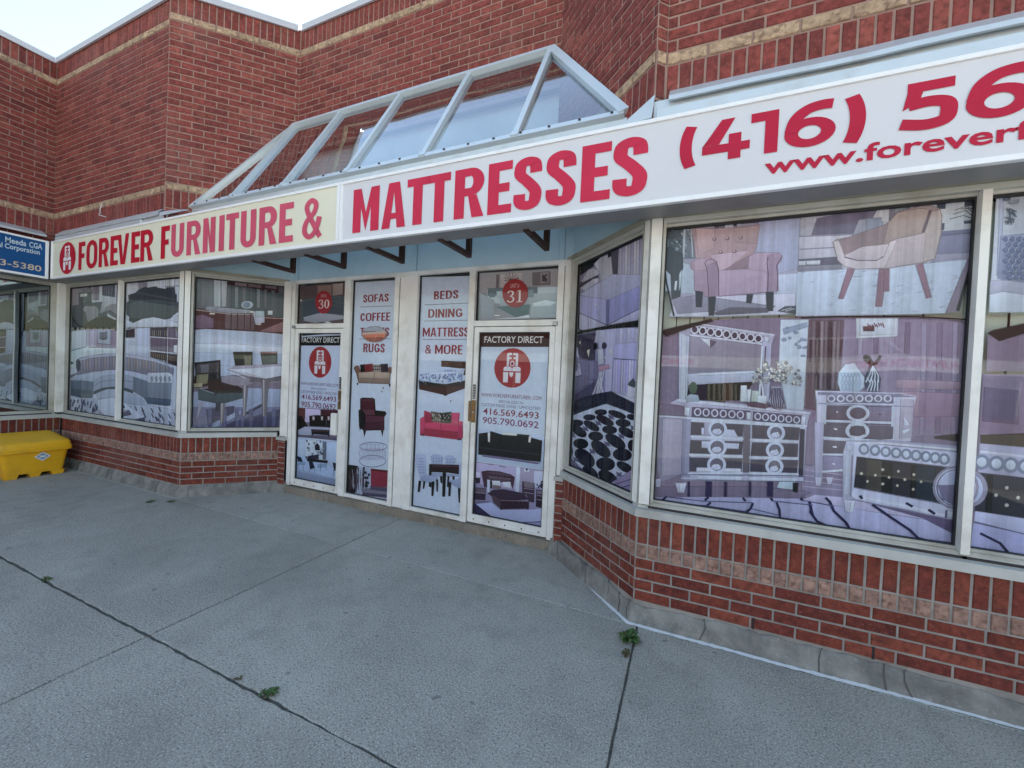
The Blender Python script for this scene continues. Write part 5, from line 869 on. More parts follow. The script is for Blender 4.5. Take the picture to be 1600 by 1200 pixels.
('window_poster', 'factory direct poster with phone numbers on the left glass door', 'E', None, '64.1 69.5 86,0.8 0.8 0.8,86 83.2 83.2,38.9 3.5 3.8,81.6 78.8 86,13.2 3.9 13.9,14 8.8 21.3,19.7 2.5 9.9,22.1 18.8 26.8,68.6 60.3 82.9,6.9 1.7 2.5,13.5 4 4,48.7 51.3 66.6,7.2 3.6 4.6,12.5 10.6 17.8,72.6 76.9 86,67.4 57.7 62.1,50.7 62.5 85.8,59.8 68.7 86,55.9 66 86,69.1 75.5 86,15 17.3 24.2,45 50.2 63,78.2 82 86,16.1 19.3 26.5,4.5 6.5 11.4,0.9 0.9 2.4,3.3 2.5 5.8,0.9 0.9 2.9,0.9 0.9 2,26.9 40.5 60.9,28.8 43.4 64.6,34.7 40.9 58.3,21.7 26.1 40.3', 'p 0 -4881 2125 791 45 5 -1991 -797 -9;p 1 -4874 2110 788 24 -2 -126 -787 -7;t 2 FACTORY~DIRECT 0.01 -4823 2041 -4135 2110;g 3 4 -4468 1782 205 206;t 5 WWW.FOREVERFURNITURE01.COM 0.0 -4813 1469 -4128 1508;t 6 SPECIALIZED~IN 0.0 -4612 1417 -4337 1443;t 6 CUSTOM~MADE~SOFAS~/~UPHOLSTERY 0.0 -4808 1360 -4133 1398;t 7 416.569.6493 0.012 -4786 1276 -4157 1344;t 7 905.790.0692 0.012 -4787 1171 -4158 1248;p 8 -4864 1155 773 22 -2 -399 -781 -30;p 9 -4716 1153 287 4 8 -163 -286 -24;p 10 -4429 1157 328 13 5 -109 -313 -25;p 11 -4864 1151 154 2 1 -142 -153 -12;p 1 -4629 1059 147 22 154 -2 15 -137 -304 -17;p 1 -4858 1041 89 3 123 -132 -55 -51 -148 -13;p 1 -4312 1044 215 37 -4 -180 -206 42;p 12 -4704 907 601 34 4 -80 -747 -83 -3 63;p 1 -4586 884 330 19 0 -101 -32 37 -252 -16 -28 -32;p 13 -4572 882 308 16 -7 -21 -285 -23;p 14 -4870 786 773 26 4 -34 -781 -30;l 15 9 -4874 752 781 22;p 16 -4566 1056 34 -2 -3 -45 -29 2;p 16 -4411 1068 34 -1 -3 -45 -28 1;p 16 -4292 1078 33 -2 -3 -45 -27 2;p 17 -4879 735 784 27 4 -580 -792 -8;p 18 -4873 731 178 -1 10 -218 -184 -1;p 19 -4297 741 203 11 2 -330 -191 26;p 20 -4689 731 392 10 -3 -244 -368 -25;p 21 -4367 744 69 3 -2 -240 -56 3;p 22 -4401 632 25 1 1 -24 -25 -1;p 22 -4492 737 25 0 1 -24 -25 -1;p 23 -4641 631 26 1 2 -25 -27 -1;p 22 -4559 552 25 1 2 -25 -26 -1;p 24 -4468 567 25 1 1 -25 -25 -1;p 22 -4678 496 27 1 1 -25 -26 -1;p 22 -4375 661 26 1 1 -25 -25 0;p 23 -4542 538 25 1 2 -25 -26 -1;p 22 -4570 561 26 1 1 -25 -25 -1;p 24 -4452 604 26 1 1 -25 -26 -1;p 24 -4631 613 26 1 1 -25 -26 -1;p 23 -4508 630 25 1 1 -25 -25 -1;p 24 -4419 748 25 1 2 -25 -26 0;p 25 -4532 717 25 1 2 -25 -26 0;p 25 -4632 694 26 1 1 -25 -26 -1;p 24 -4469 655 26 1 1 -25 -26 -1;p 25 -4556 584 26 1 1 -24 -26 -1;p 25 -4469 526 25 1 1 -24 -25 -1;p 22 -4470 610 26 1 1 -25 -26 -1;p 24 -4544 670 26 0 1 -24 -26 -1;p 23 -4561 596 26 1 1 -25 -25 -1;p 22 -4427 579 25 1 1 -25 -25 -1;p 23 -4517 748 26 0 1 -24 -26 -1;p 25 -4670 729 26 1 1 -25 -26 -1;p 23 -4649 620 26 1 1 -25 -26 0;p 22 -4394 646 25 1 1 -25 -25 0;p 23 -4519 742 25 1 1 -25 -25 0;p 25 -4413 608 25 1 2 -24 -26 -1;p 25 -4672 511 26 1 1 -25 -26 -1;p 25 -4370 593 25 1 1 -24 -25 -1;p 24 -4652 642 26 1 1 -25 -26 -1;p 24 -4628 638 26 1 1 -25 -26 0;p 23 -4546 671 26 1 1 -25 -26 -1;p 24 -4553 553 26 1 1 -24 -25 -1;p 25 -4393 592 25 1 1 -24 -25 -1;p 25 -4635 511 26 2 1 -25 -26 -1;p 23 -4556 738 26 1 1 -25 -26 -1;p 22 -4516 699 25 0 1 -24 -25 -1;p 23 -4433 543 26 1 1 -25 -25 -1;p 23 -4428 655 25 1 1 -24 -25 -1;p 26 -4502 674 38 39 44 -36 11 -55 -90 -6;p 1 -4648 485 390 17 -13 -32 -367 -19;p 27 -4627 519 199 44 3 -61 -200 -14;p 28 -4832 494 75 -8 48 -71 -88 -32;l 29 6 -4803 392 -13 -96;l 29 6 -4715 403 17 -102;p 28 -4609 458 72 -7 46 -71 -84 -32;l 29 6 -4581 358 -13 -95;l 29 6 -4496 369 17 -101;p 28 -4176 492 68 -8 43 -68 -79 -31;l 29 6 -4150 394 -11 -92;l 29 6 -4069 405 15 -98;p 30 -4813 423 147 8 -7 -33 -124 -9;p 31 -4450 427 166 31 -12 -42 -138 -28;l 29 6 -4382 466 -8 -124;l 29 6 -4299 487 14 -111;p 32 -4869 320 779 -38 -1 -100 -792 -8;l 33 4 -4867 289 772 -18;l 33 4 -4866 278 771 -15;l 33 4 -4866 268 772 -13;l 33 4 -4865 257 771 -10;l 33 4 -4865 247 771 -7;l 33 4 -4864 236 771 -4;l 33 4 -4864 225 771 -1;l 33 4 -4863 215 771 1;l 33 4 -4863 204 771 4;l 33 4 -4862 194 770 6;l 33 4 -4862 183 771 9;l 33 4 -4861 173 770 11'),
('window_poster', 'factory direct poster with phone numbers on the right glass door', 'E', None, '64.7 73 86,0.8 0.8 0.8,86 83.2 83.2,40.3 3.6 4.3,83.8 80.2 86,13.4 1.9 6.9,11.6 7.3 20.1,24.5 2.6 5.3,22.8 2.8 12.9,60.1 69 86,86 82.3 79.4,86 82.9 79.9,86 85.2 82,3.5 3.9 6,19.2 16.1 28.5,71.2 75.5 86,34.3 30.6 48.3,56.7 49.9 72.1,68.9 72.7 86,47.2 41.6 56.1,67 69.1 86,7.2 3.2 5.6,12.2 6.9 9.9,2.5 1 1.7,24.1 16.9 21,76.1 78 86,21.3 14.9 17.1,68.7 71.4 86,4.5 2.3 5,8 4.6 6.9,4.1 1.3 3.4,23.1 16.4 20.8,3.9 1.7 4.2,14.7 10.6 14.7,72.6 67.2 86,3.7 2 4.2,6 3.1 6,23.4 18.2 22.9,3.1 1.1 3.1,21.9 16.9 24.6,45.1 38.5 47,3 1.6 6.2,74.8 78 86,2.7 1.1 5.1,15 11.5 19.8,17.7 15 26.2,49.2 51.8 77.1,3.7 2.6 8.9,1.4 1.1 6.1,8.2 7.6 18.1,33.3 34.4 56', 'p 0 -2098 2113 138 25 257 10 237 -20 179 -49 1 -976 -804 -34;p 1 -2098 2115 138 24 257 8 237 -22 178 -36 0 -70 -805 -8;t 2 FACTORY~DIRECT 0.01 -2039 2054 -1368 2123;g 3 4 -1699 1792 208 208;t 5 WWW.FOREVERFURNITURE01.COM 0.0 -2050 1474 -1359 1512;t 6 SPECIALIZED~IN 0.0 -1837 1419 -1559 1448;t 6 CUSTOM~MADE~SOFAS~/~UPHOLSTERY 0.0 -2042 1371 -1357 1405;t 7 416.569.6493 0.012 -2018 1282 -1380 1353;t 8 905.790.0692 0.012 -2019 1185 -1377 1257;p 9 -2098 1099 807 23 0 -349 -803 -12;p 1 -2059 1069 110 22 13 -15 17 31 133 -22 174 6 5 16 130 2 35 -27 110 -15 -6 -217 -228 -2 -221 -6 -267 1;p 1 -2047 955 715 9 -6 -112 -449 -6 -265 1;p 1 -1919 1102 127 -18 -1 -102 -114 4;p 1 -1607 1104 130 2 0 -117 -119 3;p 1 -2053 1068 104 18 13 -92 -112 -23;p 1 -1442 1082 108 -17 0 -91 -104 20;p 10 -1949 1085 25 3 1 -98 -18 3;p 11 -1474 1099 22 -3 -10 -63 -17 8;p 12 -1781 1107 168 7 1 -23 -168 -6;l 13 8 -2039 917 703 5;l 1 8 -2044 878 704 8;p 14 -2005 846 393 1 269 -8 -21 -15 -247 2 -393 1;l 15 12 -2094 762 803 9;p 16 -2094 756 800 13 -2 -574 -809 -3;p 17 -2088 751 480 12 5 -233 -480 -6;p 18 -1602 764 45 0 -4 -259 -41 4;p 19 -1556 759 260 5 -3 -167 -254 -17;p 20 -1404 748 103 9 2 -160 -98 -15;p 21 -2008 662 72 20 145 9 130 -15 47 -20 -17 -130 -39 80 -104 -26 -157 10 4 -87 -37 -5;p 22 -1929 667 150 15 130 -15 -10 -49 -116 -33 -150 11;e 23 8 -1916 645 7 1 0 -11;e 24 8 -1901 616 6 1 0 -8;e 23 8 -1889 645 7 1 0 -11;e 24 8 -1877 617 6 1 0 -8;e 23 8 -1862 645 7 1 0 -11;e 24 8 -1853 618 6 0 0 -8;e 23 8 -1836 646 7 1 0 -11;e 24 8 -1829 620 6 1 0 -8;e 23 8 -1810 646 7 1 0 -11;e 24 8 -1805 621 6 1 0 -8;e 23 8 -1783 647 7 1 0 -11;e 24 8 -1781 622 6 1 0 -8;e 23 8 -1757 647 7 1 0 -11;e 24 8 -1757 623 5 1 0 -8;e 23 8 -1731 647 7 1 0 -11;e 24 8 -1734 624 6 0 0 -8;e 23 8 -1706 648 7 1 0 -11;e 24 8 -1710 626 5 0 0 -8;e 23 8 -1680 648 7 1 0 -11;e 24 8 -1687 627 6 1 0 -8;e 23 8 -1654 648 7 1 0 -11;e 24 8 -1664 628 6 1 0 -8;p 25 -1876 581 95 9 3 -54 -84 -1;p 25 -1751 585 93 10 1 -57 -80 -1;p 26 -1862 535 96 5 -5 -30 -95 -9;p 27 -1931 585 30 -2 1 -131 -25 -3;p 1 -1897 582 21 -1 4 -81 -18 -2;p 28 -1918 439 64 48 119 23 231 -7 53 -54 -314 -67 -72 15;p 29 -1875 424 61 -7 49 -30 4 -86 -86 51;p 30 -1765 392 322 42 2 -78 -320 -60;l 31 8 -1765 389 322 42;e 1 8 -1740 359 8 1 0 -10;e 1 8 -1713 336 8 1 0 -10;e 1 8 -1689 367 8 1 0 -10;e 1 8 -1662 345 8 1 0 -10;e 1 8 -1638 376 8 1 0 -10;e 1 8 -1611 353 8 1 0 -10;e 1 8 -1588 384 8 1 0 -10;e 1 8 -1561 362 8 1 0 -10;e 1 8 -1538 392 8 1 0 -10;e 1 8 -1512 370 8 1 0 -10;e 1 8 -1488 401 7 1 0 -10;e 1 8 -1463 379 7 1 0 -10;p 1 -1763 301 16 3 -2 -17 -11 -2;p 1 -1464 354 20 2 -1 -20 -13 -2;p 32 -2106 476 161 13 0 -126 -161 -20;p 33 -2093 473 142 10 0 -49 -143 -17;p 34 -2070 648 47 1 8 -54 -58 -9;p 35 -2073 586 55 5 -3 -58 -43 -6;p 36 -1527 626 134 -1 4 -198 -56 2 -25 59 -52 23;p 37 -1510 623 111 1 -3 -53 -100 -4;p 38 -1368 566 71 0 -3 -181 -65 5;p 39 -1362 556 63 2 -2 -33 -60 -5;l 40 5 -2097 422 149 12;l 40 5 -1507 555 109 4;l 40 5 -1505 514 106 3;l 40 5 -1360 505 60 1;l 40 5 -1358 464 57 1;e 41 8 -1321 643 6 1 0 -9;e 41 8 -1331 610 6 1 0 -9;e 41 8 -1312 654 6 1 0 -9;e 41 8 -1312 597 6 1 0 -9;e 41 8 -1363 610 6 1 0 -9;e 41 8 -1322 629 6 1 0 -10;e 41 8 -1314 618 6 1 0 -9;e 41 8 -1362 616 6 1 0 -9;e 41 8 -1321 597 6 1 0 -9;e 41 8 -1319 613 6 1 0 -10;e 41 8 -1340 602 6 1 0 -10;e 41 8 -1307 613 6 1 0 -9;e 41 8 -1309 627 6 1 0 -10;e 41 8 -1347 591 6 1 0 -10;p 42 -1516 756 61 1 -4 -27 -56 -2;e 43 8 -1483 753 10 1 0 -10;l 44 6 -1939 753 73 1;l 44 8 -1800 749 77 -3;p 45 -2105 332 197 21 148 -73 331 57 130 43 3 -185 -809 -3;p 46 -2060 300 189 48 111 -63 330 62 131 33 3 -123 -194 -52 -374 -9;p 47 -2111 308 51 -8 196 -101 -36 -4 -205 3;l 48 9 -2060 297 196 -101;l 49 7 -1524 199 231 50;p 50 -1490 200 195 41 -1 -46 -104 1'),
('window_poster', 'white tufted bed poster in the top of the angled window beside the right door', 'C', None, '41.5 36.9 57.6,0.8 0.8 0.8,73.1 67.7 86,14.9 11.9 17,74.4 70 86,57.9 52.4 72.3,81.4 76 86,77.1 73.5 86,76.7 73.2 86,75.6 72.1 86,9.6 7.5 10.5,65.7 63.6 86,59.8 57.1 86,43.4 41.6 71.7,21.6 20.2 38.8,55.1 52.4 76.7,70.1 68.7 86,71.8 67.9 86,67.3 63.4 86,27.5 24.4 41,6.8 5.4 15.5,84.3 83.5 86', 'p 0 -1168 2853 289 20 227 -7 481 -31 11 -414 3 -252 -311 16 -141 -8 -301 -10 -164 19 -14 342;p 1 -1158 2700 290 46 274 58 48 40 -92 18 -240 -6 -289 -12;p 2 -508 2840 338 -9 13 -322 -343 74;p 3 -595 2815 94 16 7 -249 -70 15;p 4 -483 2841 24 -1 11 -266 -22 4;p 5 -444 2839 23 -1 12 -273 -22 5;p 6 -406 2837 23 -1 12 -279 -21 4;p 4 -369 2836 23 -1 12 -286 -20 4;p 5 -333 2834 22 -1 14 -292 -21 4;p 6 -297 2833 22 -1 13 -299 -20 4;p 4 -262 2831 21 -1 14 -305 -19 5;p 5 -228 2830 21 -1 15 -311 -20 4;p 6 -195 2828 21 -1 15 -316 -19 4;p 7 -862 2761 107 31 143 1 48 -196 -174 -18 -20 77;p 8 -1073 2643 114 83 93 -5 107 -57 -27 -18 -261 -17;p 9 -1101 2588 243 41 81 -9 3 -33 -224 -44;p 10 -1081 2640 34 -13 261 15 9 -22 -81 9 -235 -39;p 1 -646 2802 39 9 10 -45 -46 -3;p 11 -1104 2522 114 15 281 37 145 23 408 -92 0 -71 -457 -43;p 12 -1103 2513 490 -122 4 -210 -462 162;p 13 -613 2391 457 43 -8 -169 -445 -88;p 14 -640 2396 47 0 4 -217 -34 4;l 15 6 -254 2454 26 -5;l 16 6 -641 2465 33 -8;l 16 6 -242 2459 26 -8;l 15 6 -511 2506 31 -11;l 15 6 -459 2476 29 -7;l 15 6 -584 2505 31 -1;l 16 6 -656 2594 33 -6;l 15 6 -213 2488 26 -4;l 15 6 -349 2529 28 -7;l 15 6 -373 2533 28 -4;l 15 6 -674 2521 32 -1;l 16 6 -548 2548 31 -7;l 16 6 -591 2498 32 -10;l 16 6 -770 2530 35 -11;l 16 6 -849 2553 36 -5;l 16 6 -209 2439 26 -11;l 16 6 -806 2482 35 -5;l 16 6 -916 2514 37 -3;l 16 6 -424 2472 29 -1;l 15 6 -609 2554 32 -8;l 15 6 -713 2515 34 -12;l 16 6 -315 2474 27 -3;l 15 6 -623 2430 32 1;l 15 6 -514 2520 30 -1;l 16 6 -310 2489 27 0;l 15 6 -826 2496 35 -3;l 16 6 -875 2626 37 -11;l 16 6 -709 2580 33 -5;l 16 6 -598 2543 32 -11;l 15 6 -321 2446 28 -9;p 17 -1071 2338 462 -161 -301 -10 -164 19;p 18 -609 2177 445 85 -30 -86 -274 6;l 19 6 -912 2276 9 -106;l 19 6 -308 2239 11 -62;l 20 6 -1071 2341 462 -164 445 86;p 21 -814 2374 13 19 15 -6 -13 -21;p 1 -1190 2707 91 -54 11 -125 14 -342 -94 -9 -24 65;p 1 -194 2176 29 103 9 87 4 -198;p 1 -1166 2154 256 13 443 0 274 -1 34 -42 -306 16 -353 14 -338 -14'),
('window_poster', 'black and white oval patterned rug poster in the angled window beside the right door', 'C', None, '33.6 30.3 53,5.7 4.3 9,66.4 62.5 86,67.8 65 86,60.1 54.5 85.1,64.5 59.8 86,71.9 68.2 86,59.1 55.8 85.3,1.5 1.5 5,63.3 57.9 86,67.2 61.5 86,57.8 51.9 84,72.8 68.3 86,73.7 73.7 86,13.2 9.3 21.3,76.4 74.6 86,6.3 7.8 10,17 15.1 26.4,6.2 4.8 12,27.5 24.4 41,70.4 66.7 86,20.9 18.2 31.1,25.7 22.7 37.7,69 67.1 86,74.6 73.8 86,67.8 66.2 86,62.7 35.4 47.4,0.9 0.9 1.6,4.6 3.3 7.2,80 75.3 86,86 83.2 71.6,1.3 1.3 3.8,68.9 72.3 86,1.1 1.1 2.6,15.2 14 26.9,37.6 30.6 49.6,18.1 15.5 27.8,5 3.1 11.4', 'p 0 -1183 2132 409 8 573 -11 37 -26 -8 -1284 -1008 -15;p 1 -1174 2124 390 4 8 -248 -232 26 -120 98;p 2 -624 2146 169 -3 14 -553 -150 17;p 3 -455 2143 291 -40 -1 -101 -309 1;p 4 -495 2004 340 -20 16 -444 -354 47;p 5 -474 2132 30 0 -1 -113 -30 -4;p 6 -422 2127 30 0 -1 -111 -30 -4;p 5 -371 2122 29 0 -1 -109 -28 -4;p 6 -321 2118 28 -1 -1 -107 -28 -4;p 5 -272 2113 27 0 -1 -106 -27 -4;p 6 -225 2109 26 0 -1 -105 -26 -4;p 7 -485 2003 328 -2 7 -141 -336 28;l 8 9 -486 1886 334 -22;p 9 -475 1879 324 -19 0 -276 -333 29;p 10 -460 1873 20 -1 10 -269 -21 5;p 11 -423 1872 19 -1 10 -266 -21 5;p 12 -388 1871 20 0 9 -264 -20 5;p 10 -353 1870 19 0 9 -261 -19 5;p 11 -319 1870 19 -1 9 -258 -19 4;p 12 -285 1869 18 -1 9 -256 -19 5;p 10 -252 1868 18 0 8 -254 -18 5;p 11 -220 1867 18 0 8 -251 -18 5;p 12 -188 1867 17 -1 9 -249 -18 5;p 13 -488 1606 329 -34 2 -33 -336 48;l 14 7 -496 1886 -1 -299;l 14 5 -384 1877 5 -271;p 15 -283 1670 82 -3 -2 -86 -92 6;p 16 -273 1670 41 59 47 -44 -24 -24;p 16 -289 1681 31 30 30 -39;p 17 -1185 1992 57 12 120 -98 282 -47 1 -152 -19 -54 -66 -84 -356 -109 -36 236;p 18 -1171 1519 412 160 -49 -137 -32 -57 -326 -25;p 19 -1020 1892 294 -33 8 -152 -31 -1 -230 23;p 20 -1170 1992 84 17 92 -259 -181 -31;p 21 -1189 1711 223 25 206 -44 -387 -113;p 22 -1098 1843 -22 110 6 -86;p 22 -1138 1944 20 -59 82 -26;p 22 -1044 1808 -35 85 -23 2;p 22 -1065 1786 7 112 -77 61;p 22 -1082 1912 -65 -13 24 19;p 22 -1066 1840 -41 -29 -5 -39;p 22 -1128 1839 69 -29 -22 -28;p 22 -1068 1819 -72 104 51 -75;p 22 -1128 1809 24 54 26 -74;p 22 -1108 1846 36 -20 -40 77;p 23 -762 2146 132 -12 15 -104 -174 11;p 24 -736 1978 81 -4 22 -123 -80 -12;p 25 -729 2037 58 -3 -7 -59 -35 2;p 26 -711 1819 156 18 23 -26 -153 -25;e 27 20 -774 2007 33 -2 2 -30;e 28 20 -635 2003 36 -2 2 -26;l 29 14 -651 1786 -70 -265;l 29 14 -618 1793 -88 -310;l 29 14 -684 1779 -55 -326;l 29 14 -672 1773 56 -270;l 29 14 -676 1682 125 -161;l 29 14 -702 1707 -103 -198;p 30 -1063 2058 27 13 11 -36;p 30 -908 1973 45 11 -14 -75;p 30 -555 1963 26 -7 -5 -38;p 30 -627 1909 25 -8 -8 -12;p 31 -1195 1458 446 115 244 39 341 -85 -3 -80 -438 57 -563 -177;p 32 -1168 1327 206 64 175 51 226 59 228 -30 166 -24 21 -394 -359 -232 -111 -4 -328 70 -198 59;e 33 20 -639 1426 91 9 2 -24;e 33 20 -409 1431 120 -12 -11 -25;e 33 20 -817 1362 100 11 2 -25;e 33 20 -576 1363 128 -20 -21 -31;e 33 20 -325 1371 95 6 -2 -30;e 33 20 -1035 1284 117 14 3 -31;e 33 20 -779 1291 127 -21 -25 -32;e 33 20 -501 1293 104 9 -2 -32;e 33 20 -273 1304 101 -16 -20 -32;e 33 20 -987 1212 131 -24 -39 -41;e 33 20 -702 1208 116 12 -3 -39;e 33 20 -415 1211 133 -30 -36 -42;e 33 20 -199 1214 50 9 3 -42;e 33 20 -945 1101 132 16 -4 -46;e 33 20 -617 1113 140 -36 -50 -49;e 33 20 -316 1120 118 16 -3 -49;e 33 20 -1117 995 38 7 4 -45;e 33 20 -868 984 159 -38 -71 -63;e 33 20 -537 997 136 22 -4 -55;e 33 20 -276 1030 100 -11 -22 -34;e 33 20 -490 894 136 -16 -39 -51;e 33 20 -763 873 121 -17 -43 -47;e 33 20 -219 1430 61 0 -4 -21;p 34 -532 1415 43 -7 41 13 -15 -18 21 -14 -45 2 -38 -12 16 19;p 34 -718 1343 47 -7 45 15 -17 -19 24 -15 -50 1 -41 -13 17 21;p 34 -924 1265 52 -5 50 16 -19 -20 27 -16 -56 1 -46 -15 19 22;p 34 -232 1363 37 -6 34 12 -13 -16 19 -13 -39 1 -32 -11 14 18;p 34 -376 1276 39 -5 37 14 -14 -17 20 -14 -42 1 -34 -13 14 19;p 34 -567 1182 44 -4 41 15 -15 -19 22 -13 -47 -1 -38 -14 16 20;p 34 -793 1077 50 -3 46 17 -17 -20 25 -14 -53 -2 -42 -16 17 22;p 34 -1075 945 57 -1 53 20 -20 -22 29 -14 -60 -4 -49 -19 20 24;p 34 -382 964 40 -2 37 17 -13 -18 20 -12 -43 -3 -34 -16 14 20;p 34 -1163 1172 59 -5 56 19 -21 -22 30 -16 -63 -1 -51 -17 21 24;p 35 -505 818 359 235 -26 -234 -269 -6;p 36 -1141 932 197 -52 328 -63 -564 -13;l 37 6 -443 838 286 133;l 37 6 -361 835 198 89'),
('window_poster', 'pink tufted armchair poster in the upper left of the large right window', 'A', None, '51.2 46.3 61,42.3 37.8 50.2,54.6 55.1 76.3,66.7 68.4 86,73.8 69.7 86,35.1 31.5 42.8,26.5 29.1 37.4,12.4 15.3 18.4,35.1 41.1 48.8,53.4 60.8 69,73.5 79.6 86,6.3 8.9 10.3,70.5 73.3 86,64.8 70.2 86,66.3 71.7 86,16 13.8 18.5,22.5 19.2 24.6,74.8 74.8 86,9.6 7.8 12.2,77 77.6 86,7.7 7.9 9.8,73 76.4 86,56.7 38.6 43.4,64.1 44.6 48.4,60 41.7 45.3,69.6 50.3 61.2,28.2 16.1 20.3,76.4 56.5 60.7,38.3 24.8 30.6,52.4 36.8 46.7,58.3 41.9 56.1,60.5 43.2 56.6,46.6 32.1 44.2,41.6 27.9 38.8,44.5 30.7 41.6,15.1 7.3 13.3,29.1 18.1 27.6,2.6 1.7 3.8,13.4 10.8 16.3,6.1 6.1 9.3,52.6 48.6 59.1,0.8 0.8 0.8', 'p 0 -206 2844 315 -7 493 -9 -1 -343 1 -300 -462 -8 -253 -1 -42 112 -41 226;p 1 109 2837 493 -9 -1 -44 -491 19;p 2 377 2810 223 3 1 -339 -114 -29 4 137 -120 16;p 3 503 2438 100 0 1 -129 -105 4;p 4 -150 2183 49 129 700 -3 3 -124 -462 -8;p 5 -137 2301 155 20 474 -91 -39 -29 -315 14 -234 -14;p 6 -189 2829 160 -11 34 -234 -186 8;p 7 -186 2822 98 -7 12 -205 -88 7;p 8 -110 2698 9 -6 4 -12;p 9 -100 2771 17 -7 -4 -18;p 9 -51 2768 10 -6 3 -16;p 8 -135 2659 7 -6 5 -10;p 9 -78 2691 17 -7 -3 -19;p 8 -64 2734 7 -6 6 -11;p 10 -40 2727 23 -8 -10 -4;p 9 -38 2728 9 -6 4 -17;p 11 -141 2719 13 -7 0 -14;p 10 -89 2684 19 -7 -6 -16;p 9 -80 2762 12 -6 2 -21;p 11 -118 2721 20 -7 -7 -11;p 11 -45 2721 24 -8 -11 -8;p 9 -72 2630 8 -6 5 -11;p 9 -110 2689 22 -7 -9 -6;p 11 -107 2695 23 -7 -10 -17;p 10 -64 2791 15 -7 -2 -7;p 10 -165 2809 16 -7 -3 -14;p 11 -84 2648 24 -7 -11 -12;p 8 -106 2687 7 -5 6 -21;p 9 -132 2719 10 -7 3 -13;p 11 -138 2633 22 -7 -9 -7;p 10 -82 2701 10 -6 3 -11;p 8 -148 2732 9 -6 4 -7;p 8 -131 2669 21 -7 -7 -20;p 8 -163 2711 9 -6 4 -14;p 12 -83 2824 9 -1 2 -233 -7 1;l 12 8 -38 2812 22 -220;p 13 -190 2514 43 -3 4 -151 -37 2;p 14 -79 2558 75 -31 12 -187 -86 4;p 15 112 2831 14 0 14 -57 -23 3;p 16 143 2830 31 -2 2 -51 -25 2;p 17 176 2830 50 -3 9 -60 -56 6;p 18 229 2830 14 -2 2 -49 -14 1;p 19 248 2829 19 -1 -1 -43 -16 -1;p 20 -194 2672 33 3 20 -27 56 -28 7 -101 -13 -44 5 -157 -51 -17 -14 177 -39 42;p 21 -119 2431 6 -1 -3 -65 -7 1;p 21 -94 2475 8 32 -1 -85 -3 -58;p 22 -37 2796 149 -22 123 -7 144 6 -10 -126 -28 -83 -138 -64 -55 -21 -15 76 -81 19 -47 16 -17 111;p 23 -4 2786 116 -15 0 -126 -90 -43;p 24 235 2764 139 7 -11 -117 -119 23;p 25 97 2596 231 12 -125 -108 -55 -15;e 26 20 115 2705 10 -1 0 -9;e 27 20 113 2707 4 -1 0 -4;e 26 20 194 2701 10 -1 0 -9;e 27 20 192 2704 4 -1 0 -4;e 26 20 273 2699 10 -1 0 -9;e 27 20 271 2701 3 -1 0 -4;e 26 20 158 2613 10 -1 0 -9;e 27 20 156 2615 4 0 0 -4;e 26 20 241 2610 10 -1 0 -9;e 27 20 239 2612 4 -1 0 -4;p 28 203 2497 140 85 -14 -99 -181 -1;p 29 -28 2542 11 21 63 15 52 -4 36 -28 14 -55 8 -176 -62 -4 -87 49 -6 135 -22 20;p 30 148 2485 197 -2 74 -12 22 -23 3 -120 -288 -16;p 31 333 2571 34 16 124 -8 22 -22 -4 -30 -19 -28 13 -168 -57 0 -2 117 -25 26 -90 9;p 32 435 2569 67 7 11 -31 -26 -46 13 -168 -54 0;p 33 83 2527 40 17 25 -53 8 -176 -62 -4;p 34 1 2495 78 -5 14 -175 -86 45;l 35 5 65 2548 11 15 34 7 24 -21 14 -58 13 -176;l 35 5 62 2548 17 -52 20 -179;l 35 5 438 2557 -6 -36 12 -73 2 -117;l 35 5 513 2551 -26 -52 12 -78 -1 -90;l 36 5 162 2312 282 16;p 37 16 2356 41 -11 -3 -105 -30 4;p 37 99 2310 40 0 -5 -130 -26 1;p 37 329 2317 32 -1 -8 -58 -24 4;p 37 439 2328 38 -1 1 -124 -28 1;p 38 139 2196 99 35 209 -12 6 -21 -302 -12;p 39 509 2203 39 25 55 2 2 -48 -40 10;l 40 6 529 2205 54 16;l 40 6 549 2199 49 16;l 41 12 -195 2514 15 -93 31 -120 30 -119'),
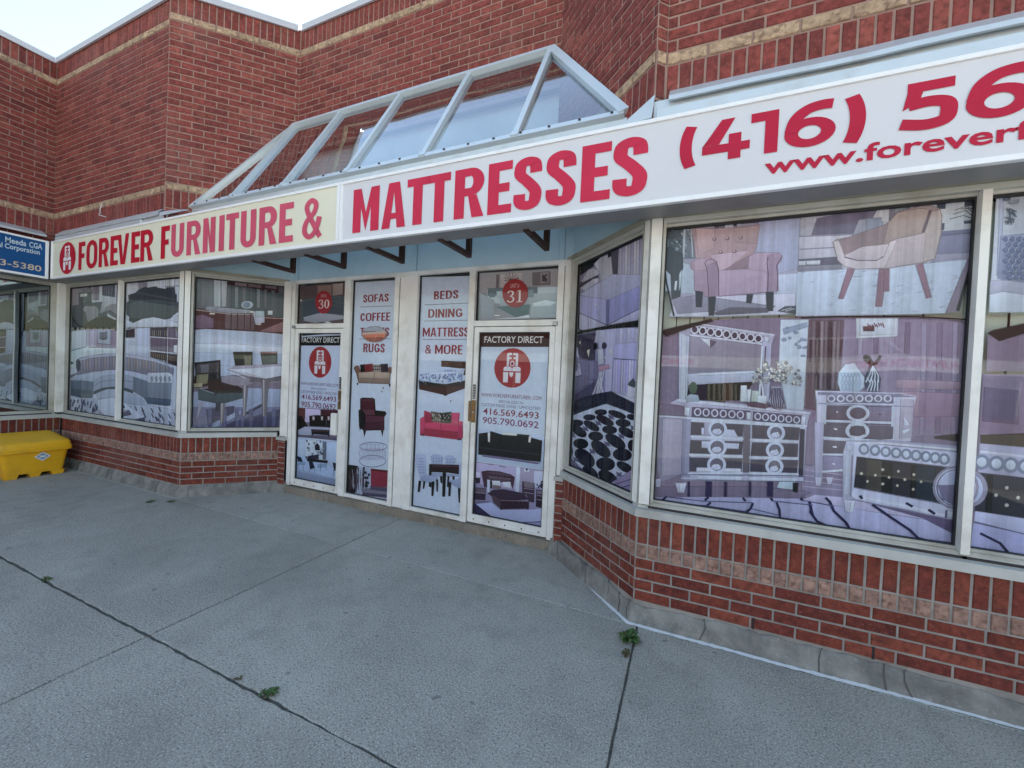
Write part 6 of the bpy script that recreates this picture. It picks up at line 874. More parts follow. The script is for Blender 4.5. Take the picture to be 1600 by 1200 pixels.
('window_poster', 'beige tub chair on white rug poster in the upper right of the large window', 'A', None, '65.4 64.2 76.3,76.9 78.2 86,80.1 78.2 86,32.9 29 38.1,9.4 10.3 16.5,37 39.6 47.7,32 28.9 37.9,17.5 19.3 24.1,8.1 8.8 13.5,24.4 20.8 31,62.8 59.5 71.1,54.2 51.6 64.8,37.2 38.9 52.1,72.4 68.2 80.6,35.2 31.6 43.9,16.5 14 20,78.9 75.8 86,33.6 30 38.3,33.2 31.6 46.9,42.4 38 51.3,23.9 22.6 35,65.7 70.6 86,52.2 56.3 72.1,71.5 75.3 86,45.5 45.5 60.2,32 23.8 33.3,0.8 0.8 0.8,33 17.6 23.9,49 37.3 39.4,40.1 28.5 31.5,57.9 44.6 43.6,22.3 14.5 18,68.3 56.4 56.4,73 61.8 68.7,63.7 52.8 57.5,80.8 69.6 76.3,14 8.4 13.4', 'p 0 601 2832 311 -3 507 2 -2 -228 -14 -137 -30 -288 -256 -8 -509 -1;p 1 1046 2830 373 1 0 -201 -138 11 -229 71;p 2 604 2829 442 -2 0 -107 -440 66;p 3 1049 2832 20 -1 -1 -91 -19 -20;p 4 1259 2834 30 -2 1 -65 -28 2;p 4 1376 2832 31 -2 2 -61 -31 1;l 1 8 1259 2818 31 0;l 1 8 1377 2816 30 -1;p 4 1276 2684 14 -2 -1 -38 -12 1;p 5 1069 2835 56 0 -1 -44 -52 -30;p 6 1128 2836 6 -1 0 -52 -5 0;p 6 1158 2836 14 -2 1 -45 -12 -2;l 7 5 1334 2751 40 16 48 -48;l 7 5 1329 2730 51 15 38 -46;l 7 5 1315 2704 56 14 47 -26;l 7 5 1359 2755 51 0;l 7 5 1379 2773 40 -40;p 8 1375 2683 34 0 -1 -10 -30 2;p 9 663 2678 25 98 104 15 180 16 9 -9 -18 -53 -70 -37 -15 -48;p 10 605 2778 83 5 -25 -105 -53 -3;p 11 878 2649 26 95 35 3 4 -82;p 12 939 2747 68 -1 8 -44 -72 -37;p 13 605 2674 273 -14 -17 -32 -74 -16 17 -94 -196 8;l 14 8 607 2593 182 -4;l 14 6 603 2674 275 -15;p 15 608 2526 196 0 27 -48 -221 4;p 16 609 2514 33 0 1 -22 -33 2;p 16 648 2513 72 -2 -2 -19 -67 4;p 17 607 2482 218 -3 14 -32 -230 3;p 18 1279 2634 139 2 -1 -137 -156 -1;p 19 1261 2505 153 -2 -5 -38 -168 -1;p 20 1281 2630 135 2 0 -15 -134 -1;p 21 605 2447 234 0 185 3 158 4 216 12 -22 -68 -55 -226 -204 -2 -509 -1;l 22 5 828 2403 11 9;l 22 5 739 2201 19 -6;l 23 5 656 2212 20 14;l 23 5 1245 2286 26 -3;l 23 5 618 2371 14 0;l 24 5 1099 2333 30 8;l 22 5 966 2186 20 9;l 23 5 1320 2295 20 13;l 24 5 1345 2381 14 -6;l 24 5 1096 2293 25 4;l 24 5 1019 2377 9 13;l 24 5 931 2431 21 3;l 23 5 1292 2192 13 -3;l 22 5 990 2413 25 -7;l 23 5 1048 2178 10 -3;l 22 5 1315 2250 13 4;l 23 5 1265 2376 13 13;l 23 5 1020 2382 33 -7;l 22 5 1115 2280 19 11;l 23 5 900 2406 17 -6;l 24 5 879 2199 35 -1;l 24 5 673 2376 20 9;l 23 5 1024 2240 17 12;l 23 5 798 2307 26 7;l 22 5 1242 2360 27 -5;l 22 5 645 2216 33 -5;l 23 5 954 2298 26 13;l 23 5 1353 2319 9 14;l 23 5 1328 2181 12 8;l 23 5 1245 2338 13 -4;l 23 5 1303 2399 15 12;l 22 5 1011 2185 16 2;l 24 5 1009 2306 13 11;l 23 5 933 2182 34 2;l 24 5 1076 2227 23 13;l 24 5 1190 2291 25 8;l 22 5 815 2434 33 2;l 22 5 1319 2244 24 10;l 24 5 1344 2363 31 7;l 23 5 1147 2370 25 11;l 24 5 1241 2344 17 5;l 22 5 1162 2341 32 0;l 24 5 987 2288 15 -2;l 22 5 1214 2395 24 -7;l 22 5 1099 2211 21 6;l 24 5 984 2336 24 13;l 24 5 1326 2282 22 11;l 23 5 1323 2239 11 -1;l 24 5 890 2403 29 -2;l 22 5 918 2401 15 0;l 22 5 1146 2352 11 5;l 24 5 787 2285 15 -1;l 23 5 960 2284 11 13;l 24 5 994 2337 25 4;l 23 5 1118 2266 24 12;l 23 5 645 2251 15 8;l 23 5 1144 2258 18 10;l 24 5 1234 2299 30 11;l 24 5 1172 2186 30 -4;l 24 5 776 2232 21 13;l 23 5 881 2206 36 8;l 24 5 920 2402 11 1;l 23 5 1013 2410 21 -4;l 22 5 920 2281 35 11;l 24 5 1296 2198 15 14;l 23 5 947 2227 14 2;l 22 5 1327 2267 8 6;l 24 5 778 2223 20 10;l 24 5 997 2411 11 -4;l 22 5 761 2233 31 2;l 22 5 1108 2282 29 5;l 24 5 1291 2206 29 2;l 23 5 1261 2243 16 14;l 23 5 703 2397 17 7;l 22 5 1312 2298 13 11;l 22 5 1316 2197 24 7;l 23 5 990 2257 33 4;l 24 5 621 2448 23 -5;l 23 5 737 2204 15 5;l 22 5 1142 2355 18 -3;p 25 1401 2459 24 26 -49 -307 -52 -6;l 26 14 1419 2465 -49 -285;p 27 863 2453 30 -3 -49 -182 -19 0;p 27 1015 2439 32 2 -15 -227 -24 1;p 27 1039 2438 17 1 5 -135 -19 1;p 27 1182 2454 24 4 47 -198 -16 -3;p 28 781 2624 18 10 97 13 83 22 70 44 29 51 66 21 82 1 36 -16 15 -47 0 -106 -21 -133 -42 -18 -178 -24 -131 8 -61 20 -33 40;p 29 806 2625 240 81 -18 -109 -92 -21 -102 -29;p 30 1046 2713 38 51 94 13 49 -13 -27 -125 -127 -24 -44 -25;p 31 1200 2639 27 125 9 -12 -22 -108;p 32 1212 2634 24 118 31 7 8 -43 -1 -99 -18 -133 -48 -14;p 33 835 2528 89 49 128 5 -19 -74 -35 -16 -95 8;p 34 1079 2607 116 21 17 6 -4 -164 -172 -27;p 35 784 2624 21 3 37 -111 61 -22 96 -4 34 18 24 87 28 12 -50 -158 -130 1 -61 20 -33 40;l 36 5 838 2527 65 -27 95 -8 29 21'),
